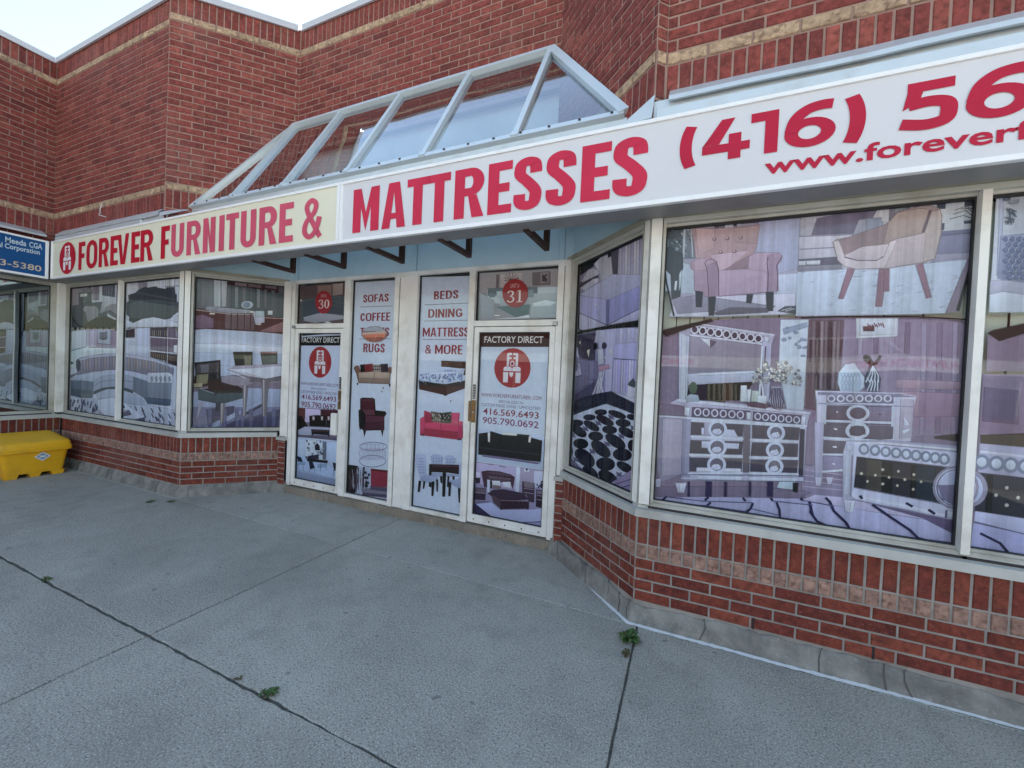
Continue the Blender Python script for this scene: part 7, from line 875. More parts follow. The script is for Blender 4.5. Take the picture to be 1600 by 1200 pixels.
('window_poster', 'mirrored dresser and chest poster filling the lower part of the large right window', 'A', None, '29.1 23 32.8,51.6 51.6 75.3,22.5 18 27.7,33.1 28.5 42,51.8 46.4 61,60.1 55.8 77,15.3 11.5 22.4,68.5 74.3 86,39.6 47.3 62.4,32.6 39.1 55.2,15.5 10.9 14,7.4 4.1 5.2,22 16.6 19.7,8.1 4.7 6.8,30.3 24 27.9,36.6 29.7 41.6,45.2 38.4 52.9,28 22.1 32.1,47.8 35.1 44.9,40.7 28.7 38.9,5.8 4.2 3.9,75.7 77.9 86,72.5 76 86,13.1 6.3 7.1,21.1 10.3 12.8,64.9 73.1 86,42.3 50.3 65.9,11 11.7 16.2,2.6 1.4 2.2,3.7 2.6 3.3,0.9 0.8 0.9,69.4 73.8 86,67.9 66.2 79.8,34.6 32.5 45,24.9 22.5 32.2,53.7 50.1 61.9,78.9 75.8 86,16.7 13.8 17.9,14.8 11.9 16,28.7 24.7 34,26.9 23.1 31.7,69.8 73.7 86,78.7 75.8 86,9.6 7.3 12.7,82.5 80.2 86,68.1 73 86,74.1 74.1 86,35.8 33.8 46.5,70.2 73.5 86,47.8 45.9 61.8,15.8 13 17,30.9 28.2 42.8,13.2 10.6 13.7,63.5 61.2 75.6,80.6 77.6 86,63.9 64.5 81.9,44 43.1 59.6,76.5 78.1 86,23.9 27.1 38.7,67.6 73 86,2.7 2.3 3.6,6.7 5.8 5,0.8 0.8 0.8,1.5 2.9 4.8,71.8 64.6 55,73.4 74.4 86,24.5 23.5 35.2,69.5 72.8 86,34.9 33.6 46.4,69.7 72.5 86,70.7 68.9 83.5,76.2 77.9 86,64 62.9 78.8,17.3 15.2 26.6,57.3 61 82,25.2 22.8 36.1,10.4 9.9 17.2,73.4 76.1 86,1.4 1.4 6.9,10.2 9.7 21.5,34.2 31.4 42.7,48.4 44.6 57.9,56.1 55.6 72.4,34.5 33.7 47.4,7.8 6.3 9,6.8 5.6 7.7,8.9 7.6 10.4,9.5 7.6 10.5,8.1 6.3 9,7.7 6.4 10,15.9 13.6 17.1,4.1 3.4 6.5,66.7 68.4 86,65 66.2 83.8,72.2 73.3 86,45.6 44.2 57.5,65.8 69.7 86,15.6 14.4 19.3,65.3 67.6 84.1,79.4 77.7 86,68.5 72.3 86,17.2 16.6 26.8,66.2 66.2 82.5,75.8 77.5 86,62.5 74.7 86,54.7 53.2 67.7,2.6 1.6 7.6,52.7 51.6 67.2,71.8 73.5 86,11.2 9.9 15.9,70.4 72.1 86,70.5 76.5 86,71.5 73.7 86,22.7 19.2 27.9,66.7 69 86,72.9 75.6 86,33.6 30 38.3,54.4 51.9 67.5,7.6 5.3 8.8,74.3 76 86,77.7 75.9 86,50.7 50.2 66.7,72.9 75.2 86,72.7 74.4 86,9.2 7.8 12.8,77.3 78.4 86,16.3 12.1 16.9,59.6 60.7 75.1,73.6 75.4 86,4.8 3.1 2.1,8.9 7.1 4.3,2.4 1.2 2.9,14.2 12.1 7.9,3.4 2 1.3,40.9 46.8 55.1,10.7 14.4 9.8,76.6 80.3 86,76.9 79.2 86,64.5 70.4 66.8,74.2 78 86,14.9 8.7 12.4,78.8 75.7 86,17.5 16 19.1,47.5 43.2 42.3,34.3 33.9 38.1,86 83.4 79,62.3 61.2 60,78.9 77.6 78.9,43.1 40 49.5,10.8 8.7 14.3', 'p 0 -199 2070 35 -28 152 59 146 46 109 9 195 4 255 -5 482 -5 149 -16 98 -9 8 -1295 -345 1 -699 6 -593 -19;p 1 -210 875 333 57 629 85 332 64 338 -87 5 -162 -342 -1 -699 6 -593 -15;p 2 -211 944 665 99 296 9 2 -35 -629 -87 -333 -59;p 3 692 1222 50 3 -55 -3 70 6 6 -127 146 21 92 -82 -143 -9 -168 -13 60 34 -57 6;l 4 6 688 1190 207 -7;l 4 6 690 1155 207 -3;l 4 6 691 1119 207 2;l 4 6 693 1083 207 7;p 5 760 1036 240 11 422 -53 1 -13 -345 4 -393 11;p 6 1000 1047 422 -53 1 -76 -142 70 -205 37;p 7 529 2143 150 1 -5 -584 -84 9 -55 251 -3 189;p 8 541 2082 130 41 1 -21 -123 -49;e 9 8 670 1968 5 0 0 -7;e 9 8 568 2063 6 0 0 -5;e 9 8 633 2005 6 0 0 -6;e 9 8 564 2093 8 0 0 -4;e 9 8 612 2062 11 0 0 -6;e 9 8 658 1914 12 0 0 -5;e 9 8 662 2016 12 0 0 -7;e 9 8 614 2061 11 0 0 -6;e 9 8 659 1965 7 0 0 -4;e 9 8 582 2027 7 0 0 -8;e 9 8 551 2016 12 0 0 -11;e 9 8 636 1969 9 0 0 -11;e 9 8 646 2018 8 0 0 -10;e 9 8 618 1988 6 0 0 -9;p 10 681 2141 180 -3 -10 -297 1 -145 -113 -7 0 -118 -56 11;p 11 693 2014 162 1 -11 -138 -150 0;p 12 700 2133 9 0 15 -430 -9 0;p 13 722 2133 9 -1 13 -427 -8 -1;p 14 744 2132 8 0 13 -426 -8 -1;p 12 766 2132 8 0 11 -425 -8 -1;p 13 787 2132 8 0 11 -424 -9 -1;p 14 808 2131 9 0 9 -422 -9 -1;p 12 830 2131 8 0 8 -421 -8 -1;p 15 861 2141 463 -7 94 -32 14 -613 -225 -35 -5 226 -146 27 -89 109 -105 54;p 16 931 2122 17 0 6 -192 -16 -1;p 17 1006 2121 17 0 4 -190 -14 0;p 16 1080 2120 17 0 2 -188 -14 0;p 17 1153 2119 15 0 2 -186 -15 0;p 16 1223 2118 16 0 21 -645 -14 -2;p 17 1292 2117 15 0 20 -638 -14 -1;p 16 1359 2116 15 0 18 -631 -13 -1;p 18 1123 1780 294 -1 -1 -39 -291 -9;p 19 1132 1711 285 2 4 -125 -214 -17;p 20 1305 1457 50 15 63 16 -1 -40 -107 6;p 21 918 2144 194 -2 2 -102 -190 -12;p 22 935 2144 161 -3 1 -87 -156 -10;p 23 952 2094 53 3 1 -25 -50 0;l 24 6 973 2115 10 -28;l 24 6 984 2107 9 -21;l 24 6 994 2108 8 -8;l 24 6 1003 2120 10 -25;l 24 6 1014 2110 9 -18;l 24 6 1023 2117 9 -19;l 24 6 1033 2117 9 -19;l 24 6 1043 2119 9 -30;p 25 850 1812 29 51 40 9 50 -84 2 -57 -21 -30 -86 -5 -17 58;l 26 5 856 1812 20 -57 -12 -55;l 26 5 879 1813 -18 -59 17 -53;l 26 5 873 1813 19 -57 -11 -55;l 26 5 894 1813 -15 -58 14 -54;l 26 5 890 1813 18 -57 -9 -54;l 26 5 909 1814 -13 -58 11 -54;l 26 5 908 1814 16 -57 -8 -54;l 26 5 924 1814 -11 -57 9 -54;l 26 5 925 1814 15 -56 -7 -54;l 26 5 939 1815 -9 -58 6 -53;l 26 5 942 1815 14 -57 -6 -53;l 26 5 953 1816 -5 -58 2 -53;p 27 999 1867 11 0 37 -83 -3 -64 -13 -15 -36 -2 -16 56 1 29;e 28 20 983 1898 16 -23 -11 -12;l 29 16 1002 1867 24 8 17 49;p 30 966 1916 19 -3 36 -46 -16 -7;l 31 6 981 1760 15 43 14 57;l 31 6 989 1707 15 47 -18 34;l 31 6 1001 1760 9 43 0 57;l 31 6 1006 1708 9 46 -11 35;l 31 6 1020 1761 4 43 -14 56;l 31 6 1023 1708 3 47 -5 35;l 31 6 1040 1762 -2 42 -28 56;l 31 6 1039 1709 -2 46 2 35;p 32 733 1693 415 8 67 -13 -10 -62 -2 -200 -413 -43 -31 4 -14 244;p 33 746 1682 397 12 72 -9 -71 -1 -398 -9;p 34 792 1663 322 16 2 -35 -323 -14;p 35 1150 1670 53 -3 2 -220 -50 -12;r 36 24 8 816 1651 17 1 1 -18;r 36 24 8 863 1654 16 1 1 -18;r 36 24 8 909 1657 16 1 1 -18;r 36 24 8 955 1660 16 1 1 -18;r 36 24 8 1000 1662 16 1 1 -18;r 36 24 8 1044 1665 15 1 1 -18;r 36 24 8 1088 1668 15 1 1 -18;p 37 797 1604 312 15 2 -87 -316 -16;p 38 796 1498 315 16 2 -84 -316 -13;p 39 1000 1611 109 4 1 -80 -107 -5;p 40 1004 1505 105 2 3 -73 -104 -7;r 41 24 16 951 1570 48 3 2 -44;r 41 24 16 953 1465 48 4 2 -45;l 42 8 846 1571 6 -3;l 43 7 1051 1571 11 -1;l 43 7 1051 1463 11 -1;l 44 8 845 1463 11 -2;l 45 14 785 1611 8 -228;l 45 14 1115 1619 6 -195;l 45 14 793 1510 323 15;l 46 12 791 1409 322 11;l 47 6 749 1616 455 11;p 48 1165 1567 29 -46 -21 -8;p 48 1164 1484 31 10 -25 -30;p 49 741 1495 41 4 10 -337 -29 -61;p 38 788 1485 333 13 -2 -64 -114 -25 -216 -1;p 50 793 1387 104 1 3 -66 -107 -12;p 51 794 1289 105 5 0 -76 -103 -17;l 45 14 786 1404 272 7;l 45 12 788 1299 113 11;l 45 12 790 1190 109 25;r 41 24 18 953 1462 49 5 2 -42;p 52 923 1483 57 7 12 -41 -70 -14;p 53 760 1150 29 4 -3 -53 -20 0;p 53 815 1158 31 4 -9 -43 -12 -2;l 54 9 837 1465 17 -3;l 54 9 837 1353 20 -1;l 54 9 839 1247 14 -1;p 55 905 1392 205 25 309 -6 5 -111 -468 8 1 -268 -52 -9 -11 291;p 56 941 1396 127 16 351 5 1 -29 -361 6;l 57 10 941 1389 149 12 330 -3;r 58 24 16 990 1354 18 2 1 -26;e 59 20 990 1354 13 1 1 -19;r 58 24 16 1043 1353 17 2 1 -26;e 59 20 1043 1353 12 1 0 -18;r 58 24 16 1093 1351 17 2 1 -25;e 59 20 1093 1351 12 1 1 -18;r 58 24 16 1141 1349 17 2 1 -25;e 59 20 1141 1349 12 1 1 -18;r 58 24 16 1187 1347 17 2 1 -25;e 59 20 1187 1347 12 1 1 -18;r 58 24 16 1231 1345 17 2 1 -25;e 59 20 1231 1345 12 1 1 -18;r 58 24 16 1274 1343 16 2 1 -25;e 59 20 1274 1343 11 1 0 -18;r 58 24 16 1314 1341 16 2 1 -25;e 59 20 1314 1341 11 1 0 -18;r 58 24 16 1353 1338 16 2 1 -25;e 59 20 1353 1338 11 1 1 -18;p 60 959 1301 381 -12 71 -3 -71 -203 -386 32;p 61 1010 1294 74 -4 6 -185 -77 5;p 62 1082 1289 39 2 6 -190 -39 4;p 62 1215 1286 20 -1 4 -193 -17 1;p 63 1235 1282 81 4 4 -200 -78 3;e 64 8 985 1205 5 0 0 -7;e 64 8 1051 1204 4 0 0 -6;e 64 8 1016 1162 4 1 0 -6;e 64 8 1084 1242 5 0 0 -6;e 64 8 1115 1200 4 0 0 -6;e 64 8 1088 1157 5 1 0 -6;e 64 8 1156 1242 4 1 0 -6;e 64 8 1187 1197 4 0 0 -6;e 64 8 1155 1157 4 0 0 -6;e 64 8 1226 1232 4 0 0 -6;e 64 8 1227 1146 4 1 0 -6;e 64 8 1259 1194 4 0 0 -6;p 55 954 1112 391 -32 74 -16 3 -64 -45 5 -198 24 -211 13 -29 30;l 65 14 950 1066 228 -20 198 -28;l 66 6 954 1115 391 -33 71 -15;l 66 6 941 1044 239 -25 240 -22;l 67 20 917 1317 0 -249;l 68 8 936 1313 4 -255;p 69 909 1372 25 -1 -4 -32 -21 2;p 70 911 1032 49 1 -5 -66 -35 -6;p 71 945 1017 10 2 -3 -42 -11 -2;e 33 20 1406 1183 93 14 5 -119;e 72 20 1406 1183 84 12 5 -107;e 73 20 1406 1182 77 11 4 -100;e 74 20 1406 1182 72 10 4 -97;p 75 1333 1182 146 25 -15 -72 -53 -50 -53 26;l 76 9 1375 1050 -1 -45;p 77 1382 1045 33 -1 -1 -35 -30 4;l 78 15 815 1032 24 -25 22 -53 62 -58 21 -35 65 -11 39 -30;l 78 15 1044 1027 87 -60 94 -62 37 -39 122 -17 43 -20;l 78 15 733 996 11 -48 -2 -22 37 -50 58 -21 16 -29;l 78 15 983 1072 12 -19;l 78 15 1198 1062 31 -18;l 78 15 1298 1040 30 -21;l 79 6 692 856 145 3 247 -1 342 12;l 79 6 685 996 175 -10;l 78 14 -108 891 -25 -28;l 78 14 -91 857 -32 -36;l 78 14 162 930 -23 -26;l 78 14 177 897 -23 -29;l 78 14 200 860 -19 -32;l 78 14 367 959 17 -20;l 78 14 427 935 -11 -40 -25 -28;l 78 14 526 984 10 -18;l 78 14 558 960 18 -45 5 -46;l 78 14 687 1010 9 -16;l 78 14 735 989 11 -44 11 -41;l 78 14 637 857 19 -29;l 79 6 -205 855 114 -2 231 15 257 2;l 79 6 -119 822 300 6;l 79 6 -108 889 233 8 302 38;l 79 6 581 865 178 3;l 79 6 416 895 158 -16;l 79 6 197 858 200 10;l 79 6 536 964 218 10;p 80 -203 1463 179 3 5 -405 -124 -66 -33 60;p 81 -156 1447 130 2 7 -384 -126 -30;p 82 -27 1461 722 5 -1 -351 -711 -94;p 83 -23 1458 51 0 4 -406 -47 -7;p 84 29 1434 318 12 -3 -75 -315 -19;p 85 31 1308 319 22 -3 -80 -319 -29;p 86 29 1186 323 31 -3 -87 -315 -35;p 87 399 1447 261 5 -3 -72 -254 -15;p 88 405 1332 251 16 0 -76 -257 -23;p 89 401 1216 260 28 -3 -76 -257 -24;p 90 351 1450 32 0 9 -318 -30 -4;p 91 666 1449 18 -2 5 -304 -17 -2;p 92 98 1401 38 8 10 -58 -46 11;p 92 239 1403 54 1 25 -40 -76 -7;p 93 104 1308 44 5 2 -43 -45 -1;p 93 237 1310 90 6 -2 -30 -87 -6;p 94 79 1121 266 27 1 -15 -269 -34;p 95 113 1445 39 4 -3 -94 -31 1;r 96 24 18 195 1402 49 4 2 -53;e 97 20 195 1402 35 3 2 -39;e 98 20 193 1385 27 2 1 -18;e 99 8 204 1399 5 0 0 -6;r 96 24 18 198 1279 49 5 2 -53;e 97 20 198 1279 35 4 1 -39;e 98 20 196 1262 27 3 0 -18;e 99 8 206 1276 5 0 0 -6;r 96 24 18 200 1160 49 6 2 -53;e 97 20 200 1160 35 4 2 -39;e 98 20 198 1143 27 3 1 -18;e 99 8 208 1157 5 0 0 -6;r 96 24 18 534 1411 41 3 2 -47;e 97 20 534 1411 29 2 1 -34;e 98 20 532 1395 22 2 0 -16;e 99 8 542 1409 5 0 0 -6;r 96 24 18 533 1298 41 4 2 -46;e 97 20 533 1298 29 3 1 -34;e 98 20 531 1281 22 2 0 -16;e 99 8 541 1295 5 1 0 -6;r 96 24 18 535 1192 41 5 2 -47;e 97 20 535 1192 29 3 2 -34;e 98 20 533 1175 22 3 0 -16;e 99 8 543 1189 5 1 0 -6;l 41 15 30 1336 322 17;l 41 15 25 1209 329 25;l 41 15 388 1350 273 16;l 41 15 390 1233 273 25;l 41 15 24 1074 335 50;l 41 15 392 1128 276 30;l 41 15 28 1450 322 8 345 8;p 100 89 1067 268 30 -2 -19 -269 -30;p 100 396 1102 267 29 -2 -15 -264 -32;l 101 6 -17 1025 711 90;l 101 6 -19 1065 711 86;p 102 -51 996 67 10 -15 -66 -33 -5;p 103 -23 996 18 3 -1 -52 -15 -2;p 104 568 1093 81 12 -4 -47 -88 1;p 62 643 1101 24 0 -3 -62 -18 8;p 105 -185 1005 30 9 -1 -58 -23 -3;p 106 30 1020 6 1 3 -107 -6 -1;p 106 143 1036 31 5 3 -105 -31 -5;p 106 256 1052 9 2 3 -103 -9 -2;p 106 401 1073 5 1 3 -101 -5 -1;p 106 505 1088 25 4 3 -99 -25 -4;p 107 -79 1584 69 17 720 -42 -14 -90 -700 9 -15 71 -100 13;p 108 -79 1584 25 10 767 -38 -3 -11 -763 33;p 109 29 1540 355 -1 2 -52 -358 -10;p 109 400 1536 269 -5 0 -53 -270 2;r 110 24 8 66 1511 19 1 1 -24;r 110 24 7 427 1509 16 1 1 -21;r 110 24 8 119 1512 18 1 1 -24;r 110 24 7 471 1508 16 1 1 -21;r 110 24 8 172 1512 18 1 1 -23;r 110 24 7 514 1507 15 1 1 -21;r 110 24 8 224 1512 18 1 1 -23;r 110 24 7 557 1506 15 1 1 -21;r 110 24 8 276 1512 18 1 1 -23;r 110 24 7 599 1505 15 1 1 -20;r 110 24 8 326 1512 18 1 1 -23;r 110 24 7 641 1504 15 1 1 -20;p 111 -14 1537 25 -1 -1 -49 -24 0;p 111 365 1530 19 0 -1 -44 -16 1;p 112 670 1528 15 -3 -1 -46 -15 2;l 41 12 -190 1466 172 -1 717 5;p 113 -194 1545 165 -5 3 -59 -164 -9;p 114 -76 2074 71 23 -8 -59 3 -441 -44 -3;p 115 -57 2050 26 4 10 -454 -25 -2;p 116 -9 2038 433 -63 -1 -188 -427 -12;p 117 -2 2117 498 -72 -15 -69 -497 66 -67 24;p 118 -1 2105 435 -71 -8 -37 -429 65;l 119 9 37 2124 459 -79;l 119 9 -9 2046 487 -67;r 120 24 9 20 2084 22 -1 1 -26;r 120 24 9 71 2075 21 0 1 -25;r 120 24 9 121 2067 21 0 1 -25;r 120 24 9 170 2059 21 0 1 -25;r 120 24 9 219 2051 21 0 1 -25;r 120 24 9 267 2043 20 0 1 -25;r 120 24 9 314 2036 20 0 1 -24;r 120 24 9 361 2028 20 0 1 -24;r 120 24 9 407 2021 20 0 1 -24;p 121 435 2009 42 -15 6 -396 -27 28;l 122 10 431 1975 -1 -336;p 123 444 2031 19 -4 -2 -26 -17 4;l 124 8 450 1972 -1 -125;p 125 63 2023 57 -8 5 -50;p 126 123 2011 35 -11 -32 -43;p 127 -11 1770 421 38 9 -66 -419 -42;p 128 53 1777 357 31 0 -11 -356 -30;p 129 113 1705 281 28 -73 -116 -203 -20;p 130 120 1706 103 8 6 -125 -104 8;p 131 7 1692 106 13 -2 -109 -121 1;p 132 124 1706 7 0 5 -108 -7 0;p 133 140 1707 7 0 5 -108 -7 0;p 132 157 1707 7 1 5 -108 -7 0;p 133 173 1708 7 0 5 -107 -7 0;p 132 190 1709 7 0 5 -107 -7 0;p 133 206 1710 7 0 5 -107 -7 0;p 132 222 1710 7 1 5 -107 -7 0;p 133 239 1711 6 1 5 -107 -6 0;p 132 255 1712 6 0 5 -106 -6 0;p 133 271 1713 6 0 5 -106 -6 0;p 132 287 1713 6 1 5 -106 -6 0;p 133 303 1714 6 1 5 -106 -6 0;p 134 -11 1612 28 18 44 -5 12 -35 -82 -13;e 135 20 30 1678 24 1 1 -39;p 136 323 1708 27 1 8 -105 -33 -2;p 137 361 1683 16 1 -3 -86 -9 -1;p 138 390 1677 32 -2 -3 -67 -32 -2;p 139 420 1646 48 -1 -1 -48 -44 4;p 140 355 1597 77 1 71 -17 -37 -14 -97 8;l 141 9 439 1728 13 -81;e 142 7 485 1769 2 -4 -5 -6;e 142 7 547 1803 6 -6 -2 -4;e 143 7 493 1817 3 -6 -5 -4;e 142 7 472 1752 4 -5 -4 -5;e 144 7 492 1778 4 -6 -5 -5;e 142 7 475 1797 2 -6 -5 -2;e 142 7 588 1828 7 -6 -3 -5;e 145 7 545 1839 2 -3 -4 -5;e 146 7 436 1735 7 -3 -1 -5;e 144 7 567 1831 2 -5 -3 -2;e 142 7 473 1834 4 -2 -2 -7;e 145 7 547 1790 6 -6 -2 -3;e 145 7 577 1844 1 -7 -5 -1;e 142 7 416 1795 0 -6 -6 -1;e 143 7 430 1804 4 -7 -6 -5;e 147 7 534 1752 5 -1 -1 -6;e 144 7 389 1763 3 -8 -3 -2;e 147 7 640 1731 4 -9 -3 -2;e 142 7 484 1821 2 -4 -6 -4;e 146 7 569 1749 1 -4 -4 -1;e 147 7 417 1821 6 -6 -3 -4;e 144 7 494 1826 0 -6 -3 -1;e 144 7 539 1755 0 -7 -7 -1;e 143 7 422 1753 3 -4 -2 -2;e 143 7 567 1859 4 -3 -3 -6;e 142 7 417 1799 8 -3 -2 -8;e 144 7 529 1775 2 -8 -4 -1;e 147 7 467 1765 4 -8 -3 -2;e 147 7 555 1815 1 -4 -3 -2;e 145 7 559 1866 3 -1 -1 -5;e 145 7 596 1741 4 -2 -2 -5;e 145 7 555 1873 3 -7 -5 -3;e 142 7 622 1798 0 -6 -7 -1;e 142 7 560 1798 4 -4 -4 -6;e 147 7 596 1835 1 -7 -7 -2;e 146 7 530 1823 1 -5 -6 -2;e 142 7 511 1748 3 -2 -2 -3;e 147 7 585 1805 4 -4 -3 -5;e 144 7 642 1764 7 -3 -1 -4;e 147 7 600 1796 2 -3 -3 -3;e 147 7 465 1754 2 -9 -5 -2;e 146 7 654 1753 5 -2 -1 -8;e 144 7 650 1750 3 -3 -2 -3;e 142 7 405 1799 2 -8 -5 -2;e 145 7 526 1855 3 -4 -5 -5;e 142 7 637 1820 5 -7 -3 -3;e 143 7 617 1764 3 -6 -2 -2;e 143 7 626 1732 7 -4 -1 -3;e 147 7 477 1792 4 -10 -5 -4;e 143 7 561 1783 8 -3 -1 -8;e 144 7 565 1779 8 0 0 -5;e 147 7 430 1791 6 -5 -3 -5;e 147 7 509 1802 5 -7 -4 -4;e 143 7 465 1736 7 -2 -1 -7;e 145 7 562 1848 4 -8 -5 -4;e 143 7 506 1821 2 -4 -5 -4;e 144 7 468 1840 6 -6 -3 -4;e 142 7 432 1761 3 -9 -4 -2;e 144 7 432 1768 9 -4 -2 -8;e 142 7 476 1745 4 -1 -1 -5;e 146 7 390 1732 5 -3 -2 -4;e 144 7 423 1728 3 0 0 -6;e 147 7 453 1831 0 -5 -5 -1;e 145 7 503 1776 8 -3 -1 -8;e 145 7 513 1796 5 -5 -2 -3;e 144 7 558 1819 2 -8 -5 -2;e 147 7 527 1797 3 -9 -6 -3;e 144 7 433 1796 4 -5 -5 -6;e 147 7 487 1822 3 -10 -6 -3;e 142 7 582 1819 5 -3 -3 -6;e 143 7 549 1792 7 -1 0 -5;e 143 7 452 1821 1 -10 -6 -1;e 145 7 487 1768 5 -4 -3 -6;e 143 7 587 1806 2 -4 -3 -3;e 142 7 538 1761 2 -3 -4 -5;e 143 7 596 1830 8 -1 0 -5;e 147 7 524 1762 5 -9 -2 -2;e 147 7 577 1801 2 -5 -5 -4;e 143 7 420 1816 3 -4 -5 -6;e 146 7 580 1833 5 -8 -4 -4;e 146 7 518 1803 2 -3 -2 -3;e 144 7 442 1754 6 -3 -2 -7;e 145 7 489 1778 2 -6 -5 -3;e 143 7 513 1794 1 -9 -3 -1;e 147 7 544 1766 1 -7 -5 -2;e 145 7 580 1802 5 -5 -3 -5;e 147 7 530 1814 4 -7 -5 -5;e 145 7 518 1872 2 -4 -4 -4;e 142 7 429 1768 3 -2 -3 -6;e 146 7 634 1799 5 -7 -2 -2;e 144 7 647 1729 3 -8 -3 -2;e 142 7 515 1880 6 -8 -3 -3;e 145 7 444 1845 6 -4 -2 -3;e 144 7 588 1819 5 -7 -4 -5;e 146 7 574 1755 3 -6 -3 -2;e 146 7 503 1820 3 -5 -3 -2;e 144 7 543 1762 4 -5 -4 -5;e 144 7 475 1751 3 -7 -6 -4;e 146 7 604 1742 7 0 0 -8;e 146 7 509 1779 9 -1 0 -4;e 144 7 572 1742 6 0 0 -7;e 146 7 573 1782 5 -7 -4 -4;e 146 7 568 1870 3 -7 -3 -2;e 144 7 407 1754 2 -11 -6 -2;e 145 7 431 1803 6 -2 -1 -5;e 147 7 540 1838 3 -7 -6 -3;e 147 7 508 1754 4 -1 0 -5;e 145 7 464 1818 7 0 0 -5;e 147 7 514 1749 0 -4 -5 -1;e 147 7 532 1781 2 -6 -6 -3;e 142 7 530 1769 5 -2 -1 -6;e 145 7 616 1751 4 -2 -3 -7;e 142 7 610 1734 2 -6 -4 -3;e 143 7 618 1737 7 -3 -1 -5;e 142 7 481 1758 4 0 0 -3;e 143 7 571 1804 1 -6 -4 -1;e 142 7 448 1814 2 -9 -4 -1;e 145 7 558 1765 1 -10 -3 -1;e 143 7 595 1842 4 -5 -2 -3;e 145 7 399 1790 6 -8 -3 -3;e 146 7 527 1814 4 -4 -3 -6;e 145 7 397 1790 4 -1 -1 -5;e 147 7 582 1823 4 -9 -3 -2;e 146 7 517 1752 6 -8 -3 -3;e 147 7 492 1808 1 -6 -5 -1;e 146 7 631 1749 4 -6 -3 -3;e 147 7 394 1742 6 -5 -3 -5;e 147 7 600 1809 6 -4 -2 -4;e 145 7 613 1781 1 -5 -3 -1;e 146 7 455 1836 3 -7 -2 -2;e 144 7 565 1864 5 -9 -4 -3;e 146 7 552 1759 5 -3 -3 -7;e 146 7 399 1761 2 -7 -5 -3;e 147 7 572 1766 5 -7 -2 -2;e 142 7 455 1863 7 -8 -4 -5;e 142 7 647 1771 2 -5 -5 -3;e 142 7 530 1754 1 -9 -7 -1;e 142 7 631 1820 2 -6 -4 -2;e 145 7 615 1739 5 -8 -3 -3;e 146 7 539 1747 5 -7 -2 -2;e 146 7 534 1749 1 -5 -4 -2;e 146 7 567 1824 5 -7 -2 -2;e 144 7 548 1775 3 -8 -4 -2;e 146 7 579 1827 6 -3 -2 -5;e 146 7 555 1767 7 -6 -2 -5;e 145 7 532 1752 3 -4 -4 -3;e 144 7 442 1792 4 -2 -1 -4;e 146 7 516 1749 2 -4 -5 -5;e 146 7 416 1812 5 -5 -4 -6;e 147 7 556 1786 4 -6 -4 -4;e 143 7 525 1831 6 -9 -4 -3;e 145 7 453 1851 1 -9 -7 -2;e 146 7 455 1762 8 -6 -3 -5;e 144 7 540 1759 6 -6 -3 -3;e 143 7 406 1741 5 -5 -5 -6;e 144 7 642 1781 5 0 0 -6;e 142 7 557 1747 0 -8 -4 -1;e 143 7 633 1774 1 -7 -6 -1;e 144 7 639 1776 2 -3 -3 -3;e 142 7 569 1767 2 -6 -4 -3;e 145 7 549 1864 3 -10 -4 -2;e 146 7 561 1743 4 -2 -2 -6;e 144 7 530 1773 4 -5 -2 -3;e 144 7 525 1798 4 -8 -3 -2;e 144 7 569 1868 7 -6 -2 -3;e 146 7 417 1786 7 -5 -2 -4;e 145 7 534 1813 5 -7 -4 -4;e 145 7 527 1763 4 -1 -1 -4;e 146 7 514 1803 2 -9 -6 -3;e 143 7 444 1807 6 -7 -2 -3;p 148 490 1708 62 2 -7 -43 25 -78 -23 -27 -31 9 -34 41 20 53;l 149 7 500 1702 -1 -52 -4 -37 18 -46;l 149 7 509 1702 0 -51 0 -37 12 -47;l 149 7 517 1702 1 -51 4 -36 8 -47;l 149 7 526 1703 1 -51 9 -36 3 -47;l 149 7 535 1703 2 -51 12 -35 -2 -48;l 149 7 543 1704 3 -51 17 -35 -7 -48;l 62 18 -196 2074 28 -24 91 32 86 42;p 62 -192 2078 28 -38 152 57 146 47 -14 8 -133 -31;l 62 9 631 2153 182 4 362 -7 149 -13 98 -10'),
